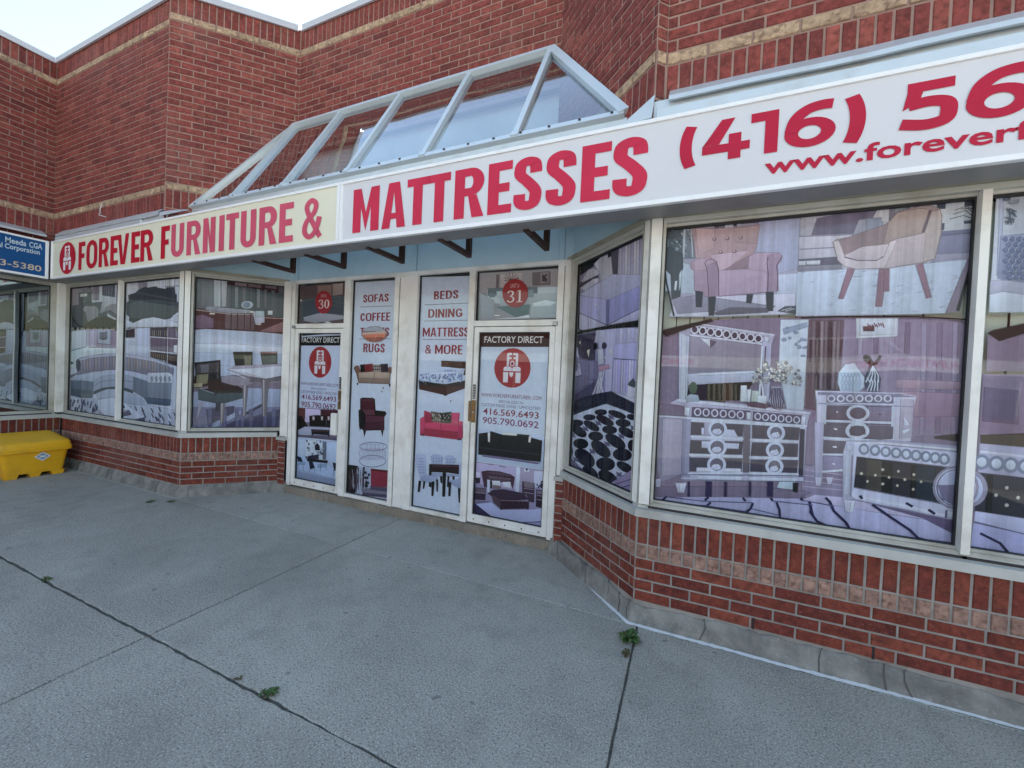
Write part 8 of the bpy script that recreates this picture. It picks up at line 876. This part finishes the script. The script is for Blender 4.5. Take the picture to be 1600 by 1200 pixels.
('window_poster', 'tufted blue headboard poster at the right end of the large window row', 'A', None, '66.4 68.1 80,50.9 52.9 69.9,36.3 37.5 55.3,21.1 23 39.7,65.5 67.8 85.7,70.5 73.3 86,52.1 50.1 64.3,18.2 19.7 27.5,36.9 39.1 47.6,10.7 11.7 16.2', 'p 0 1500 2838 106 4 210 2 31 -655 -210 -20 -137 3 2 378;p 1 1517 2837 9 1 9 -465 -9 0;p 2 1532 2587 86 0 211 -9 11 -257 -269 15 -41 20;p 3 1547 2581 13 -14 -11 -12 -12 14;e 4 7 1561 2567 2 0 0 -5;p 3 1574 2579 12 -15 -11 -12 -11 14;e 4 7 1587 2564 2 -1 0 -5;p 3 1600 2576 12 -14 -11 -12 -11 14;e 4 7 1612 2562 2 0 0 -4;p 3 1625 2573 12 -14 -11 -11 -11 14;e 4 7 1638 2559 2 -1 0 -5;p 3 1651 2571 12 -14 -11 -12 -11 14;e 4 7 1663 2557 2 0 0 -4;p 3 1676 2569 12 -14 -11 -12 -11 14;e 4 7 1688 2555 2 -1 0 -5;p 3 1701 2566 12 -14 -11 -11 -11 13;e 4 7 1713 2552 2 0 0 -4;p 3 1726 2564 11 -14 -10 -12 -11 14;e 4 7 1738 2550 2 0 0 -4;p 3 1750 2561 12 -13 -11 -12 -10 14;e 4 7 1762 2547 2 -1 0 -5;p 3 1774 2559 12 -14 -10 -11 -11 13;e 4 7 1786 2545 2 0 0 -4;p 3 1799 2556 11 -13 -10 -12 -11 14;e 4 7 1810 2543 2 0 0 -4;p 3 1822 2554 12 -13 -10 -12 -11 14;e 4 7 1834 2541 2 -1 0 -5;p 3 1562 2550 12 -14 -11 -12 -11 14;e 4 7 1575 2536 2 0 0 -4;p 3 1588 2548 12 -14 -11 -12 -11 14;e 4 7 1601 2534 2 -1 0 -5;p 3 1614 2545 12 -14 -11 -12 -11 14;e 4 7 1627 2531 2 -1 0 -5;p 3 1639 2543 12 -14 -10 -12 -11 14;e 4 7 1652 2529 2 0 0 -4;p 3 1665 2541 12 -14 -11 -12 -11 14;e 4 7 1677 2527 2 0 0 -5;p 3 1690 2538 12 -13 -11 -12 -11 13;e 4 7 1702 2524 2 -1 0 -5;p 3 1715 2536 11 -14 -10 -11 -11 13;e 4 7 1727 2522 2 0 0 -4;p 3 1739 2534 12 -14 -11 -12 -10 14;e 4 7 1751 2520 2 0 0 -4;p 3 1764 2531 11 -13 -10 -12 -11 14;e 4 7 1776 2518 2 0 0 -4;p 3 1788 2529 11 -13 -10 -12 -10 14;e 4 7 1800 2516 2 -1 0 -4;p 3 1812 2527 11 -13 -10 -12 -10 13;e 4 7 1824 2514 2 -1 0 -5;p 3 1836 2525 11 -14 -10 -11 -10 13;e 4 7 1847 2511 2 -1 0 -5;p 3 1550 2522 13 -14 -12 -13 -11 14;e 4 7 1563 2508 2 -1 0 -5;p 3 1576 2519 13 -14 -11 -12 -12 14;e 4 7 1589 2505 2 -1 0 -5;p 3 1602 2517 13 -14 -12 -12 -11 14;e 4 7 1615 2503 2 0 0 -4;p 3 1628 2515 12 -14 -11 -12 -11 14;e 4 7 1641 2501 2 0 0 -4;p 3 1653 2513 12 -14 -10 -12 -11 14;e 4 7 1666 2499 2 0 0 -4;p 3 1679 2510 11 -13 -10 -12 -11 14;e 4 7 1691 2497 2 -1 0 -5;p 3 1704 2508 11 -13 -10 -12 -11 13;e 4 7 1716 2495 2 -1 0 -5;p 3 1728 2506 12 -13 -11 -12 -10 13;e 4 7 1741 2492 2 -1 0 -5;p 3 1753 2504 11 -14 -10 -11 -11 13;e 4 7 1765 2490 2 -1 0 -5;p 3 1777 2502 12 -14 -11 -11 -10 13;e 4 7 1789 2488 2 -1 0 -5;p 3 1801 2500 12 -14 -11 -11 -10 13;e 4 7 1813 2486 2 0 0 -4;p 3 1825 2498 11 -14 -10 -11 -10 13;e 4 7 1837 2484 2 0 0 -4;p 3 1565 2491 12 -14 -11 -12 -11 14;e 4 7 1578 2477 2 0 0 -4;p 3 1591 2489 12 -14 -11 -12 -11 14;e 4 7 1604 2475 2 0 0 -5;p 3 1617 2487 12 -14 -11 -12 -11 14;e 4 7 1629 2473 2 0 0 -5;p 3 1642 2485 12 -14 -11 -12 -11 13;e 4 7 1655 2471 2 0 0 -5;p 3 1667 2482 12 -13 -10 -12 -11 13;e 4 7 1680 2469 2 0 0 -5;p 3 1692 2480 12 -13 -10 -12 -11 13;e 4 7 1705 2467 2 0 0 -5;p 3 1717 2478 12 -13 -11 -12 -10 13;e 4 7 1730 2465 2 0 0 -4;p 3 1742 2476 12 -13 -11 -12 -10 14;e 4 7 1754 2463 2 0 0 -4;p 3 1766 2474 12 -13 -11 -12 -10 14;e 4 7 1778 2461 2 0 0 -4;p 3 1790 2472 12 -13 -10 -12 -11 14;e 4 7 1802 2459 2 0 0 -4;p 3 1814 2470 12 -13 -10 -12 -11 14;e 4 7 1826 2457 2 0 0 -4;p 3 1838 2468 11 -13 -10 -11 -10 13;e 4 7 1850 2455 2 0 0 -4;p 3 1553 2462 12 -14 -11 -12 -11 14;e 4 7 1566 2448 2 0 0 -5;p 3 1579 2460 12 -14 -11 -12 -11 14;e 4 7 1592 2446 2 -1 0 -5;p 3 1605 2458 12 -14 -11 -12 -11 14;e 4 7 1618 2444 2 -1 0 -5;p 3 1631 2456 12 -13 -11 -13 -11 14;e 4 7 1643 2443 2 -1 0 -5;p 3 1656 2454 12 -13 -11 -12 -11 13;e 4 7 1669 2441 2 -1 0 -5;p 3 1681 2452 12 -13 -11 -12 -10 13;e 4 7 1694 2439 2 0 0 -4;p 3 1706 2451 12 -14 -11 -12 -10 14;e 4 7 1719 2437 2 0 0 -4;p 3 1731 2449 12 -14 -11 -12 -10 14;e 4 7 1743 2435 2 0 0 -4;p 3 1755 2447 12 -14 -10 -11 -11 13;e 4 7 1768 2433 2 0 0 -4;p 3 1780 2445 11 -13 -10 -12 -11 13;e 4 7 1792 2431 2 -1 0 -5;p 3 1804 2443 11 -13 -10 -12 -10 13;e 4 7 1816 2430 2 0 0 -4;p 3 1828 2441 11 -13 -10 -12 -10 13;e 4 7 1839 2428 2 0 0 -4;p 3 1567 2432 13 -14 -11 -12 -12 13;e 4 7 1580 2418 2 0 0 -5;p 3 1593 2430 13 -14 -11 -12 -11 14;e 4 7 1606 2416 2 0 0 -4;p 3 1619 2428 12 -14 -11 -12 -11 14;e 4 7 1632 2414 2 0 0 -4;p 3 1645 2426 12 -14 -11 -12 -11 14;e 4 7 1657 2412 2 -1 0 -5;p 3 1670 2424 12 -13 -11 -12 -11 13;e 4 7 1683 2411 2 0 0 -5;p 3 1695 2423 12 -14 -11 -12 -10 13;e 4 7 1708 2409 2 0 0 -4;p 3 1720 2421 12 -14 -11 -12 -10 14;e 4 7 1732 2407 2 0 0 -4;p 3 1745 2419 11 -13 -10 -12 -11 13;e 4 7 1757 2406 2 -1 0 -5;p 3 1769 2417 11 -13 -10 -12 -10 13;e 4 7 1781 2404 2 0 0 -4;p 3 1793 2416 12 -14 -11 -12 -10 14;e 4 7 1805 2402 2 0 0 -4;p 3 1817 2414 11 -13 -10 -12 -10 13;e 4 7 1829 2401 2 -1 0 -5;p 3 1841 2412 11 -13 -10 -12 -10 13;e 4 7 1853 2399 2 0 0 -4;p 3 1556 2403 12 -14 -11 -12 -11 13;e 4 7 1569 2389 2 0 0 -4;p 3 1582 2401 12 -14 -11 -12 -11 14;e 4 7 1595 2387 2 0 0 -5;p 3 1608 2399 12 -13 -11 -13 -11 14;e 4 7 1621 2386 2 0 0 -5;p 3 1633 2398 13 -14 -11 -12 -11 13;e 4 7 1646 2384 2 0 0 -4;p 3 1659 2396 12 -14 -11 -12 -11 14;e 4 7 1671 2382 2 -1 0 -5;p 3 1684 2394 12 -13 -11 -12 -11 13;e 4 7 1696 2381 2 0 0 -4;p 3 1709 2393 12 -14 -11 -12 -11 14;e 4 7 1721 2379 2 0 0 -5;p 3 1734 2391 11 -13 -10 -12 -11 13;e 4 7 1746 2378 2 0 0 -4;p 3 1758 2390 12 -14 -11 -12 -10 14;e 4 7 1770 2376 2 0 0 -4;p 3 1782 2388 12 -13 -10 -12 -11 13;e 4 7 1794 2375 2 -1 0 -5;p 3 1806 2386 12 -13 -10 -12 -11 13;e 4 7 1818 2373 2 0 0 -4;p 3 1830 2385 11 -13 -10 -12 -10 13;e 4 7 1842 2372 2 -1 0 -5;p 3 1570 2372 13 -13 -12 -13 -11 14;e 4 7 1583 2359 2 -1 0 -5;p 3 1596 2371 12 -14 -11 -12 -11 13;e 4 7 1609 2357 2 0 0 -4;p 3 1622 2369 12 -13 -11 -13 -11 14;e 4 7 1635 2356 2 -1 0 -5;p 3 1647 2368 13 -14 -11 -12 -11 13;e 4 7 1660 2354 2 0 0 -4;p 3 1673 2366 12 -13 -11 -12 -11 13;e 4 7 1685 2353 2 0 0 -5;p 3 1698 2365 12 -14 -11 -12 -11 13;e 4 7 1710 2351 2 0 0 -4;p 3 1723 2363 11 -13 -10 -12 -11 13;e 4 7 1735 2350 2 0 0 -4;p 3 1747 2362 12 -14 -11 -12 -10 14;e 4 7 1759 2348 2 0 0 -5;p 3 1772 2360 11 -13 -10 -12 -11 13;e 4 7 1784 2347 2 0 0 -4;p 3 1796 2359 11 -13 -10 -12 -10 13;e 4 7 1808 2346 2 -1 0 -5;p 3 1820 2357 11 -13 -10 -12 -10 13;e 4 7 1832 2344 2 0 0 -4;p 3 1843 2356 12 -13 -10 -12 -11 13;e 4 7 1855 2343 2 0 0 -4;p 5 1498 2296 132 28 210 14 7 -149 -210 -20 -137 3;p 6 1496 2340 72 -4 62 -16 3 -56 -87 21 -47 -16;p 7 1530 2831 18 0 1 -55 -17 1;p 8 1551 2772 34 -1 -1 -12 -32 0;l 9 6 1550 2732 30 -23;l 9 6 1558 2712 -9 -67;l 9 6 1568 2671 2 -19;l 9 6 1546 2653 21 26;l 9 6 1539 2733 42 -51;l 9 6 1537 2663 21 -6;l 9 6 1538 2685 36 -17;l 9 6 1561 2719 14 -26;l 9 6 1550 2726 13 -84'),
('window_poster', 'lower poster with dark button panelled cabinet at the right end of the large window row', 'A', None, '29.1 23 32.8,20.9 16.3 25.5,8.1 5.9 4,50.4 48.9 66.5,73.4 74.4 86,23.9 27.1 38.7,67.6 73 86,2.9 3.1 5,0.8 0.8 0.8,34.6 32.5 45,57.7 60.9 80.6,73.6 69.9 65.3,56.2 56.7 78.2,10.7 10.2 20.2,45.2 45.2 70.7,1.4 1.4 6.9,10.2 9.7 21.5', 'p 0 1503 2044 42 -26 98 39 207 49 12 -249 -356 -12;p 0 1495 1826 603 23 52 -1129 -662 96;p 1 1505 1753 130 -11 5 -179 -134 6;p 2 1500 1486 168 25 444 43 4 -98 -445 -16 -169 0;p 3 1499 1440 172 -4 448 -29 7 -163 -447 36 -179 3;l 4 12 1501 1398 173 -7 446 -17;r 5 24 15 1510 1340 26 3 1 -35;e 6 20 1510 1340 18 2 1 -25;r 5 24 15 1569 1339 26 3 1 -35;e 6 20 1569 1339 18 2 1 -25;r 5 24 15 1625 1338 25 3 1 -35;e 6 20 1625 1338 17 2 1 -25;r 5 24 15 1681 1337 25 3 1 -34;e 6 20 1681 1337 17 2 1 -24;r 5 24 15 1736 1336 24 3 1 -34;e 6 20 1736 1336 17 2 1 -24;r 5 24 15 1789 1335 24 3 1 -33;e 6 20 1789 1335 17 2 1 -24;r 5 24 15 1842 1334 23 3 1 -33;e 6 20 1842 1334 16 2 1 -23;r 5 24 15 1893 1333 23 3 1 -33;e 6 20 1893 1333 16 2 1 -23;r 5 24 15 1944 1332 22 3 1 -32;e 6 20 1944 1332 15 2 1 -23;p 7 1497 1278 182 -7 446 -11 10 -213 -446 10 -192 3;p 8 1537 1274 16 -1 5 -212 -15 -1;e 9 20 1464 1185 75 11 5 -102;e 10 20 1464 1185 57 8 4 -82;e 11 8 1575 1165 5 1 0 -8;e 11 8 1615 1212 5 1 0 -8;e 11 8 1661 1165 5 1 0 -8;e 11 8 1619 1117 6 1 0 -8;p 12 1497 1060 192 -7 447 -14 3 -73 -446 7 -197 35;l 13 7 1496 1004 197 -31 446 -7;p 14 1493 994 200 -26 446 -11 11 -237 -662 96;l 15 14 1522 944 81 -39 41 -55;l 16 6 1493 845 206 3;p 8 1502 2057 22 13 116 34 209 43 1 -41 -207 -49 -94 -42')]
def pts_of(v):
    o = [(v[0], v[1])]
    for i in range(2, len(v), 2): o.append((o[-1][0] + v[i], o[-1][1] + v[i + 1]))
    return [(a / 1000, b / 1000) for a, b in o]
def ring_of(n, v, full=1.0):
    return [((v[0] + v[2] * math.cos(2 * math.pi * i / n) + v[4] * math.sin(2 * math.pi * i / n)) / 1000, (v[1] + v[3] * math.cos(2 * math.pi * i / n) + v[5] * math.sin(2 * math.pi * i / n)) / 1000) for i in range(n)]
def thick(path, w, closed=False):
    a, b = [], []; n = len(path)
    for i, p in enumerate(path):
        q0 = path[(i - 1) % n] if closed else path[max(i - 1, 0)]; q1 = path[(i + 1) % n] if closed else path[min(i + 1, n - 1)]
        dx, dy = q1[0] - q0[0], q1[1] - q0[1]; l = math.hypot(dx, dy) or 1
        a.append((p[0] - dy / l * w / 2, p[1] + dx / l * w / 2)); b.append((p[0] + dy / l * w / 2, p[1] - dx / l * w / 2))
    if closed: a.append(a[0]); b.append(b[0])
    return strip(a, b)
for name, label, pl, group, cols, items in POSTERS:
    W = PLANES[pl]
    base = -.03 if pl == 'E' else -.105
    if 'sticker' in name: base += .009
    C = [tuple(float(x) / 100 for x in c.split()) for c in cols.split(',')]
    mb = MB(); lay = 0
    for it in items.split(';'):
        k = it.split(' ')
        lay += 1; d = base + lay * .00004
        def put(poly, c, dd=d, soft=0):
            zs = [z for x, z in poly]; z0, zh = min(zs), (max(zs) - min(zs)) or 1
            cc = []
            for x, z in poly:                                   # shading painted into the print: shapes run a little lighter towards their top
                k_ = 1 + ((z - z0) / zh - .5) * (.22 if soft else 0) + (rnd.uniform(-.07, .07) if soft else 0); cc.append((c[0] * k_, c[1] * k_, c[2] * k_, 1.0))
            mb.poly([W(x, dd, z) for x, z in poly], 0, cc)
            if soft and len(poly) > 2:
                n = len(poly); ar = sum(poly[i][0] * poly[(i + 1) % n][1] - poly[(i + 1) % n][0] * poly[i][1] for i in range(n)); sg = 1 if ar > 0 else -1
                out = []
                for i in range(n):
                    ex, ez = poly[(i + 1) % n][0] - poly[i - 1][0], poly[(i + 1) % n][1] - poly[i - 1][1]; l_ = math.hypot(ex, ez) or 1
                    out.append((poly[i][0] + sg * ez / l_ * soft, poly[i][1] - sg * ex / l_ * soft))
                for i in range(n):
                    j = (i + 1) % n
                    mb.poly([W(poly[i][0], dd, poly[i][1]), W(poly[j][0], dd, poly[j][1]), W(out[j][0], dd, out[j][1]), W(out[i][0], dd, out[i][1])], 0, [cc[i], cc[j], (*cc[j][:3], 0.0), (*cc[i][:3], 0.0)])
        rim = 0 if lay == 1 or 'sticker' in name else .004 if pl == 'E' else .0075
        c = C[int(k[1])]
        if k[0] == 'p': put(pts_of([int(x) for x in k[2:]]), c, soft=rim)
        elif k[0] == 'l':
            for s in thick(pts_of([int(x) for x in k[3:]]), int(k[2]) / 1000): put(s, c)
        elif k[0] == 'e': put(ring_of(int(k[2]), [int(x) for x in k[3:]]), c, soft=rim * .6)
        elif k[0] == 'r':
            for s in thick(ring_of(int(k[2]), [int(x) for x in k[4:]]), int(k[3]) / 1000, True): put(s, c)
        elif k[0] == 't':
            b = [int(x) / 1000 for x in k[4:]]; set_type(mb, W, d, k[2].replace('~', ' '), float(k[3]), *b, c=c)
        elif k[0] == 'k':
            x0, z0, x1, z1 = [int(x) / 1000 for x in k[3:]]
            for q_, s in enumerate(caps(k[2].replace('~', ' '))): mb.poly([W(x0 + (x1 - x0) * x, d + .000003 * q_, z0 + (z1 - z0) * y) for x, y in s], 0, c)
        elif k[0] == 'g':
            b = [int(x) / 1000 for x in k[3:]]; c2 = C[int(k[2])]
            emblem(lambda l, w, p: mb.poly([W(x, d + l * .0004, z) for x, z in p], 0, c2 if w else c), *b); lay += 12
        elif k[0] == 'n':
            x0, z0, x1, z1 = [int(x) / 1000 for x in k[3:]]; w = (x1 - x0); h = z1 - z0; cw = w * .46
            for q_, ch in enumerate(k[2]):
                xo = x0 + q_ * w * .54
                if ch == '0': S_ = strip(arc(cw / 2, h / 2, cw / 2, h / 2, 0, 360, 24), arc(cw / 2, h / 2, cw * .22, h * .45, 0, 360, 24))
                elif ch == '1': S_ = [rect(cw * .42, h * .07, cw * .66, h), rect(cw * .15, 0, cw * .95, h * .06), [(cw * .12, h * .90), (cw * .42, h * .93), (cw * .42, h), (cw * .3, h)]]
                else: S_ = pen(spline([(cw * .1, h * .82), (cw * .3, h * .96), (cw * .7, h * .93), (cw * .8, h * .74), (cw * .6, h * .56), (cw * .38, h * .53)], 5), cw * .22, h * .07) + pen(spline([(cw * .56, h * .51), (cw * .86, h * .38), (cw * .86, h * .17), (cw * .6, h * .04), (cw * .25, h * .05), (cw * .08, h * .17)], 5), cw * .22, h * .07)
                for s in S_: put([(xo + x, z0 + y) for x, y in s], c)
    o = mb.build(name, M['print' if 'sticker' in name else 'print_' + pl], attr='ink')
    tag(o, label, 'sticker' if 'sticker' in name else 'poster', group)

# ------------------------------------------------------------------ yellow grit bin
gb = tag(empty('grit_bin', (-8.63, 2.54, 0)), 'yellow plastic grit bin with a lid standing in the corner by the brick wing', 'bin')
def rring(z, x0, x1, y0, y1, r, n=5):
    o = []
    for cx, cy, a in ((x1 - r, y0 + r, -90), (x1 - r, y1 - r, 0), (x0 + r, y1 - r, 90), (x0 + r, y0 + r, 180)):
        o += [(cx + r * math.cos(math.radians(a + 90 * i / n)), cy + r * math.sin(math.radians(a + 90 * i / n)), z) for i in range(n + 1)]
    return o
def loft(mb, rings, cap0=True, cap1=True, m=0):
    for a, b in zip(rings, rings[1:]):
        n = len(a)
        for i in range(n): mb.poly([a[i], a[(i + 1) % n], b[(i + 1) % n], b[i]], m)
    if cap0: mb.poly(rings[0][::-1], m)
    if cap1: mb.poly(rings[-1], m)
def merge(o, dist=.0005, angle=35):
    bm = bmesh.new(); bm.from_mesh(o.data); bmesh.ops.remove_doubles(bm, verts=bm.verts, dist=dist); bmesh.ops.recalc_face_normals(bm, faces=bm.faces)
    for e in bm.edges: e.smooth = not (len(e.link_faces) == 2 and e.calc_face_angle(0) > math.radians(angle))
    for f in bm.faces: f.smooth = True
    bm.to_mesh(o.data); bm.free()
bb = MB()
loft(bb, [rring(.058, -8.90, -8.372, 2.255, 2.825, .05), rring(.066, -8.90, -8.370, 2.253, 2.827, .05), rring(.33, -8.925, -8.348, 2.205, 2.868, .06), rring(.358, -8.928, -8.346, 2.20, 2.873, .06)])
for y0, y1 in ((2.258, 2.375), (2.49, 2.59), (2.705, 2.822)):
    for x0, x1 in ((-8.50, -8.3745), (-8.897, -8.79)):
        bb.hexa([(x0, y0 + .006, 0), (x1 - .004, y0 + .006, 0), (x1 - .004, y1 - .006, 0), (x0, y1 - .006, 0), (x0, y0 - .012, .0585), (x1, y0 - .012, .0585), (x1, y1 + .012, .0585), (x0, y1 + .012, .0585)])
ob = bb.build('bin_body', M['yellow'], gb); merge(ob)
ld = MB()
tilt = lambda r, k: [(x, y, z + k * (-8.33 - x) / .6) for x, y, z in r]
loft(ld, [rring(.356, -8.955, -8.320, 2.165, 2.895, .055), rring(.360, -8.962, -8.312, 2.157, 2.903, .055), rring(.408, -8.962, -8.312, 2.156, 2.904, .055), rring(.414, -8.957, -8.321, 2.165, 2.895, .055), tilt(rring(.462, -8.955, -8.326, 2.172, 2.888, .055), .03), tilt(rring(.484, -8.948, -8.338, 2.185, 2.876, .055), .075), tilt(rring(.494, -8.935, -8.362, 2.21, 2.85, .055), .085), tilt(rring(.498, -8.90, -8.42, 2.27, 2.79, .05), .085)])
ob = ld.build('bin_lid', M['yellow'], gb); merge(ob, angle=28)
lr = MB()
lr.box(-8.3135, 2.43, .364, -8.3075, 2.65, .372); lr.box(-8.3135, 2.43, .3725, -8.3075, 2.437, .40); lr.box(-8.3135, 2.643, .3725, -8.3075, 2.65, .40)
lr.build('lid_catch', M['yellow'], gb, bevel=.002)
st = MB()
def dia(r, x, m):
    st.poly([(x, 2.60, .283 - r), (x, 2.60 + r * 1.25, .283), (x, 2.60, .283 + r), (x, 2.60 - r * 1.25, .283)], m)
dia(.066, -8.3465, 0); dia(.046, -8.3455, 1)
st.poly([(-8.3448, 2.57, .27), (-8.3448, 2.63, .27), (-8.3448, 2.63, .296), (-8.3448, 2.57, .296)], 0)
st.build('warning_label', [M['sticker_white'], M['sticker_blue']], gb)

# ------------------------------------------------------------------ line of sealant along the footing
ln = MB()
path = [(-.66, 3.305), (-.50, 3.135), (-.318, 2.945), (-.10, 2.942), (.25, 2.946), (.6, 2.944), (1.0, 2.957), (1.4, 2.967), (1.9, 2.972), (XR, 2.977)]
P = []
for k in range(len(path) - 1):
    a, b = Vector(path[k]), Vector(path[k + 1]); n = max(2, int((b - a).length / .025))
    P += [a.lerp(b, i / n) for i in range(n)]
P.append(Vector(path[-1])); prev = None
for i, p in enumerate(P):
    d = (P[min(i + 1, len(P) - 1)] - P[max(i - 1, 0)]).normalized(); nn = Vector((-d.y, d.x)); w = .0165 + rnd.uniform(-.005, .004)
    cur = (p + nn * (w + rnd.uniform(-.001, .003)), p - nn * w)
    if prev: ln.poly([(*prev[0], .004), (*prev[1], .004), (*cur[1], .004), (*cur[0], .004)])
    prev = cur
tag(ln.build('sealant_line', M['chalk']), 'pale wavering line of sealant along the foot of the right bay', 'line')

# ------------------------------------------------------------------ weeds in the joints
def weed(x, y, r, n, label, dry=False, hgt=.6, seed=1, lean=(0, 0)):
    rr = random.Random(seed); mb = MB()
    for i in range(n):
        a = rr.uniform(0, 2 * math.pi); L_ = r * rr.uniform(.45, 1.0); e = rr.uniform(.15, 1.0) * hgt; wd = L_ * rr.uniform(.16, .30)
        dx, dy = math.cos(a), math.sin(a); px, py = -dy, dx; m = 1 if (dry or rr.random() < .12) else 0
        Q = []
        for t, ww in ((0, .12), (.25, .45), (.4, .25), (.55, 1), (.68, .55), (.8, .75), (1, .04)):
            z = .003 + e * L_ * math.sin(min(1, t * 1.05) * 2.2) * .9; Q.append((x + dx * L_ * t + lean[0] * t, y + dy * L_ * t + lean[1] * t, z, ww * wd))
        for A, B in zip(Q, Q[1:]):
            mb.poly([(A[0] - px * A[3], A[1] - py * A[3], A[2] + A[3] * .35), (A[0], A[1], A[2]), (B[0], B[1], B[2]), (B[0] - px * B[3], B[1] - py * B[3], B[2] + B[3] * .35)], m)
            mb.poly([(A[0], A[1], A[2]), (A[0] + px * A[3], A[1] + py * A[3], A[2] + A[3] * .35), (B[0] + px * B[3], B[1] + py * B[3], B[2] + B[3] * .35), (B[0], B[1], B[2])], m)
    return tag(mb.build('weed', [M['leaf'], M['leaf_dry']], loc=(x, y, 0)), label, 'weed', 'weeds in the pavement joints')
weed(-.288, 2.745, .085, 46, 'leafy green weed at the corner of the pale sealant line', hgt=.75, seed=3)
weed(-.278, 2.60, .045, 18, 'small brownish dried weed just in front of the leafy green one', dry=True, hgt=.5, seed=5)
weed(-1.925, 1.405, .055, 24, 'spiky green weed growing where the dark crack runs at the front of the pavement', hgt=.6, seed=8, lean=(.02, .01))
weed(-2.15, 1.412, .035, 9, 'tiny reddish weed in the crack just left of the spiky one', dry=True, hgt=.4, seed=9)
weed(-4.41, 1.40, .055, 16, 'low green weed alone at the far left end of the dark crack', hgt=.5, seed=12)
weed(-5.87, 2.72, .07, 12, 'flat sprig of weed on the slab before the left bay corner', hgt=.25, seed=14, lean=(-.02, .01))
weed(-5.74, 2.83, .06, 9, 'thin sprig of weed close against the left bay footing', hgt=.3, seed=15, lean=(.05, .02))

# ------------------------------------------------------------------ across the lot: what the windows mirror
kb = MB(); kb.box(-60, -4.95, -.03, 60, -4.75, .0); tag(kb.build('kerb', M['ledge']), kind='structure')
opp = tag(empty('opposite_building', (0, -20, 0)), 'long brick shop row across the car park, mirrored in the shop windows', 'building')
WO = plane((0, -20), (-1, 0), (0, 1))
b = MB(); b.wbox(WO, -60, 60, -10, 0, 0, 5.6); b.build('brick_wall', M['far_brick'], opp)
b = MB(); b.wbox(WO, -60, 60, -.2, .25, 2.75, 3.42); b.build('sign_band', M['far_band'], opp)
for a, c, d0, d1, z0, z1 in ((-12.6, -6.9, .251, .27, 2.78, 3.39), (-.4, 2.6, .251, .27, 2.78, 3.39), (22, 29, .02, .3, 4.1, 5.0)):
    b = MB(); b.wbox(WO, a, c, d0, d1, z0, z1); b.build('sign_face', M['face_white'], opp)
b = MB()
set_type(b, WO, .28, 'PASHUPATINATH MANDIR', .02, -12.3, 2.93, -7.4, 3.27); b.build('lettering', M['ruby'], opp); b = MB(); set_type(b, WO, .28, 'RENOV', .02, -.2, 2.93, 1.9, 3.25)
b.build('lettering', M['ruby'], opp)
b = MB(); set_type(b, WO, .31, 'LAW OFFICE', .02, 22.6, 4.35, 28.4, 4.8); b.build('lettering', M['white'], opp)
for i in range(-9, 10):
    w_ = MB(); f_ = MB()
    w_.wbox(WO, i * 4 - 1.75, i * 4 + 1.75, -.1, .012, .7, 2.6)
    f_.wbox(WO, i * 4 - 1.78, i * 4 + 1.80, -.1, .049, 2.6, 2.71)
    for k in range(3): f_.wbox(WO, i * 4 - 1.78 + k * 1.75, i * 4 - 1.70 + k * 1.75, -.1, .05, .7, 2.65)
    f_.build('window_frame', M['far_frame'], w_.build('shop_window', M['far_dark'], opp))
for cx in (-7.0, 4.5):
    b = MB()
    A = [WO(cx - 2.6, .2, 3.45), WO(cx + 2.6, .2, 3.45), WO(cx + 1.7, -.05, 4.5), WO(cx - 1.7, -.05, 4.5)]
    for p, q2 in zip(A, A[1:] + A[:1]): b.beam(p, q2, .09, .06, (0, 1, .3))
    for k in range(5): t = k / 4; b.beam(Vector(A[3]).lerp(Vector(A[2]), t), Vector(WO(cx - 1.7 + 3.4 * t, .2, 3.45)), .08, .06, (0, 1, .3))
    b.build('skylight_frame', M['far_frame'], opp)
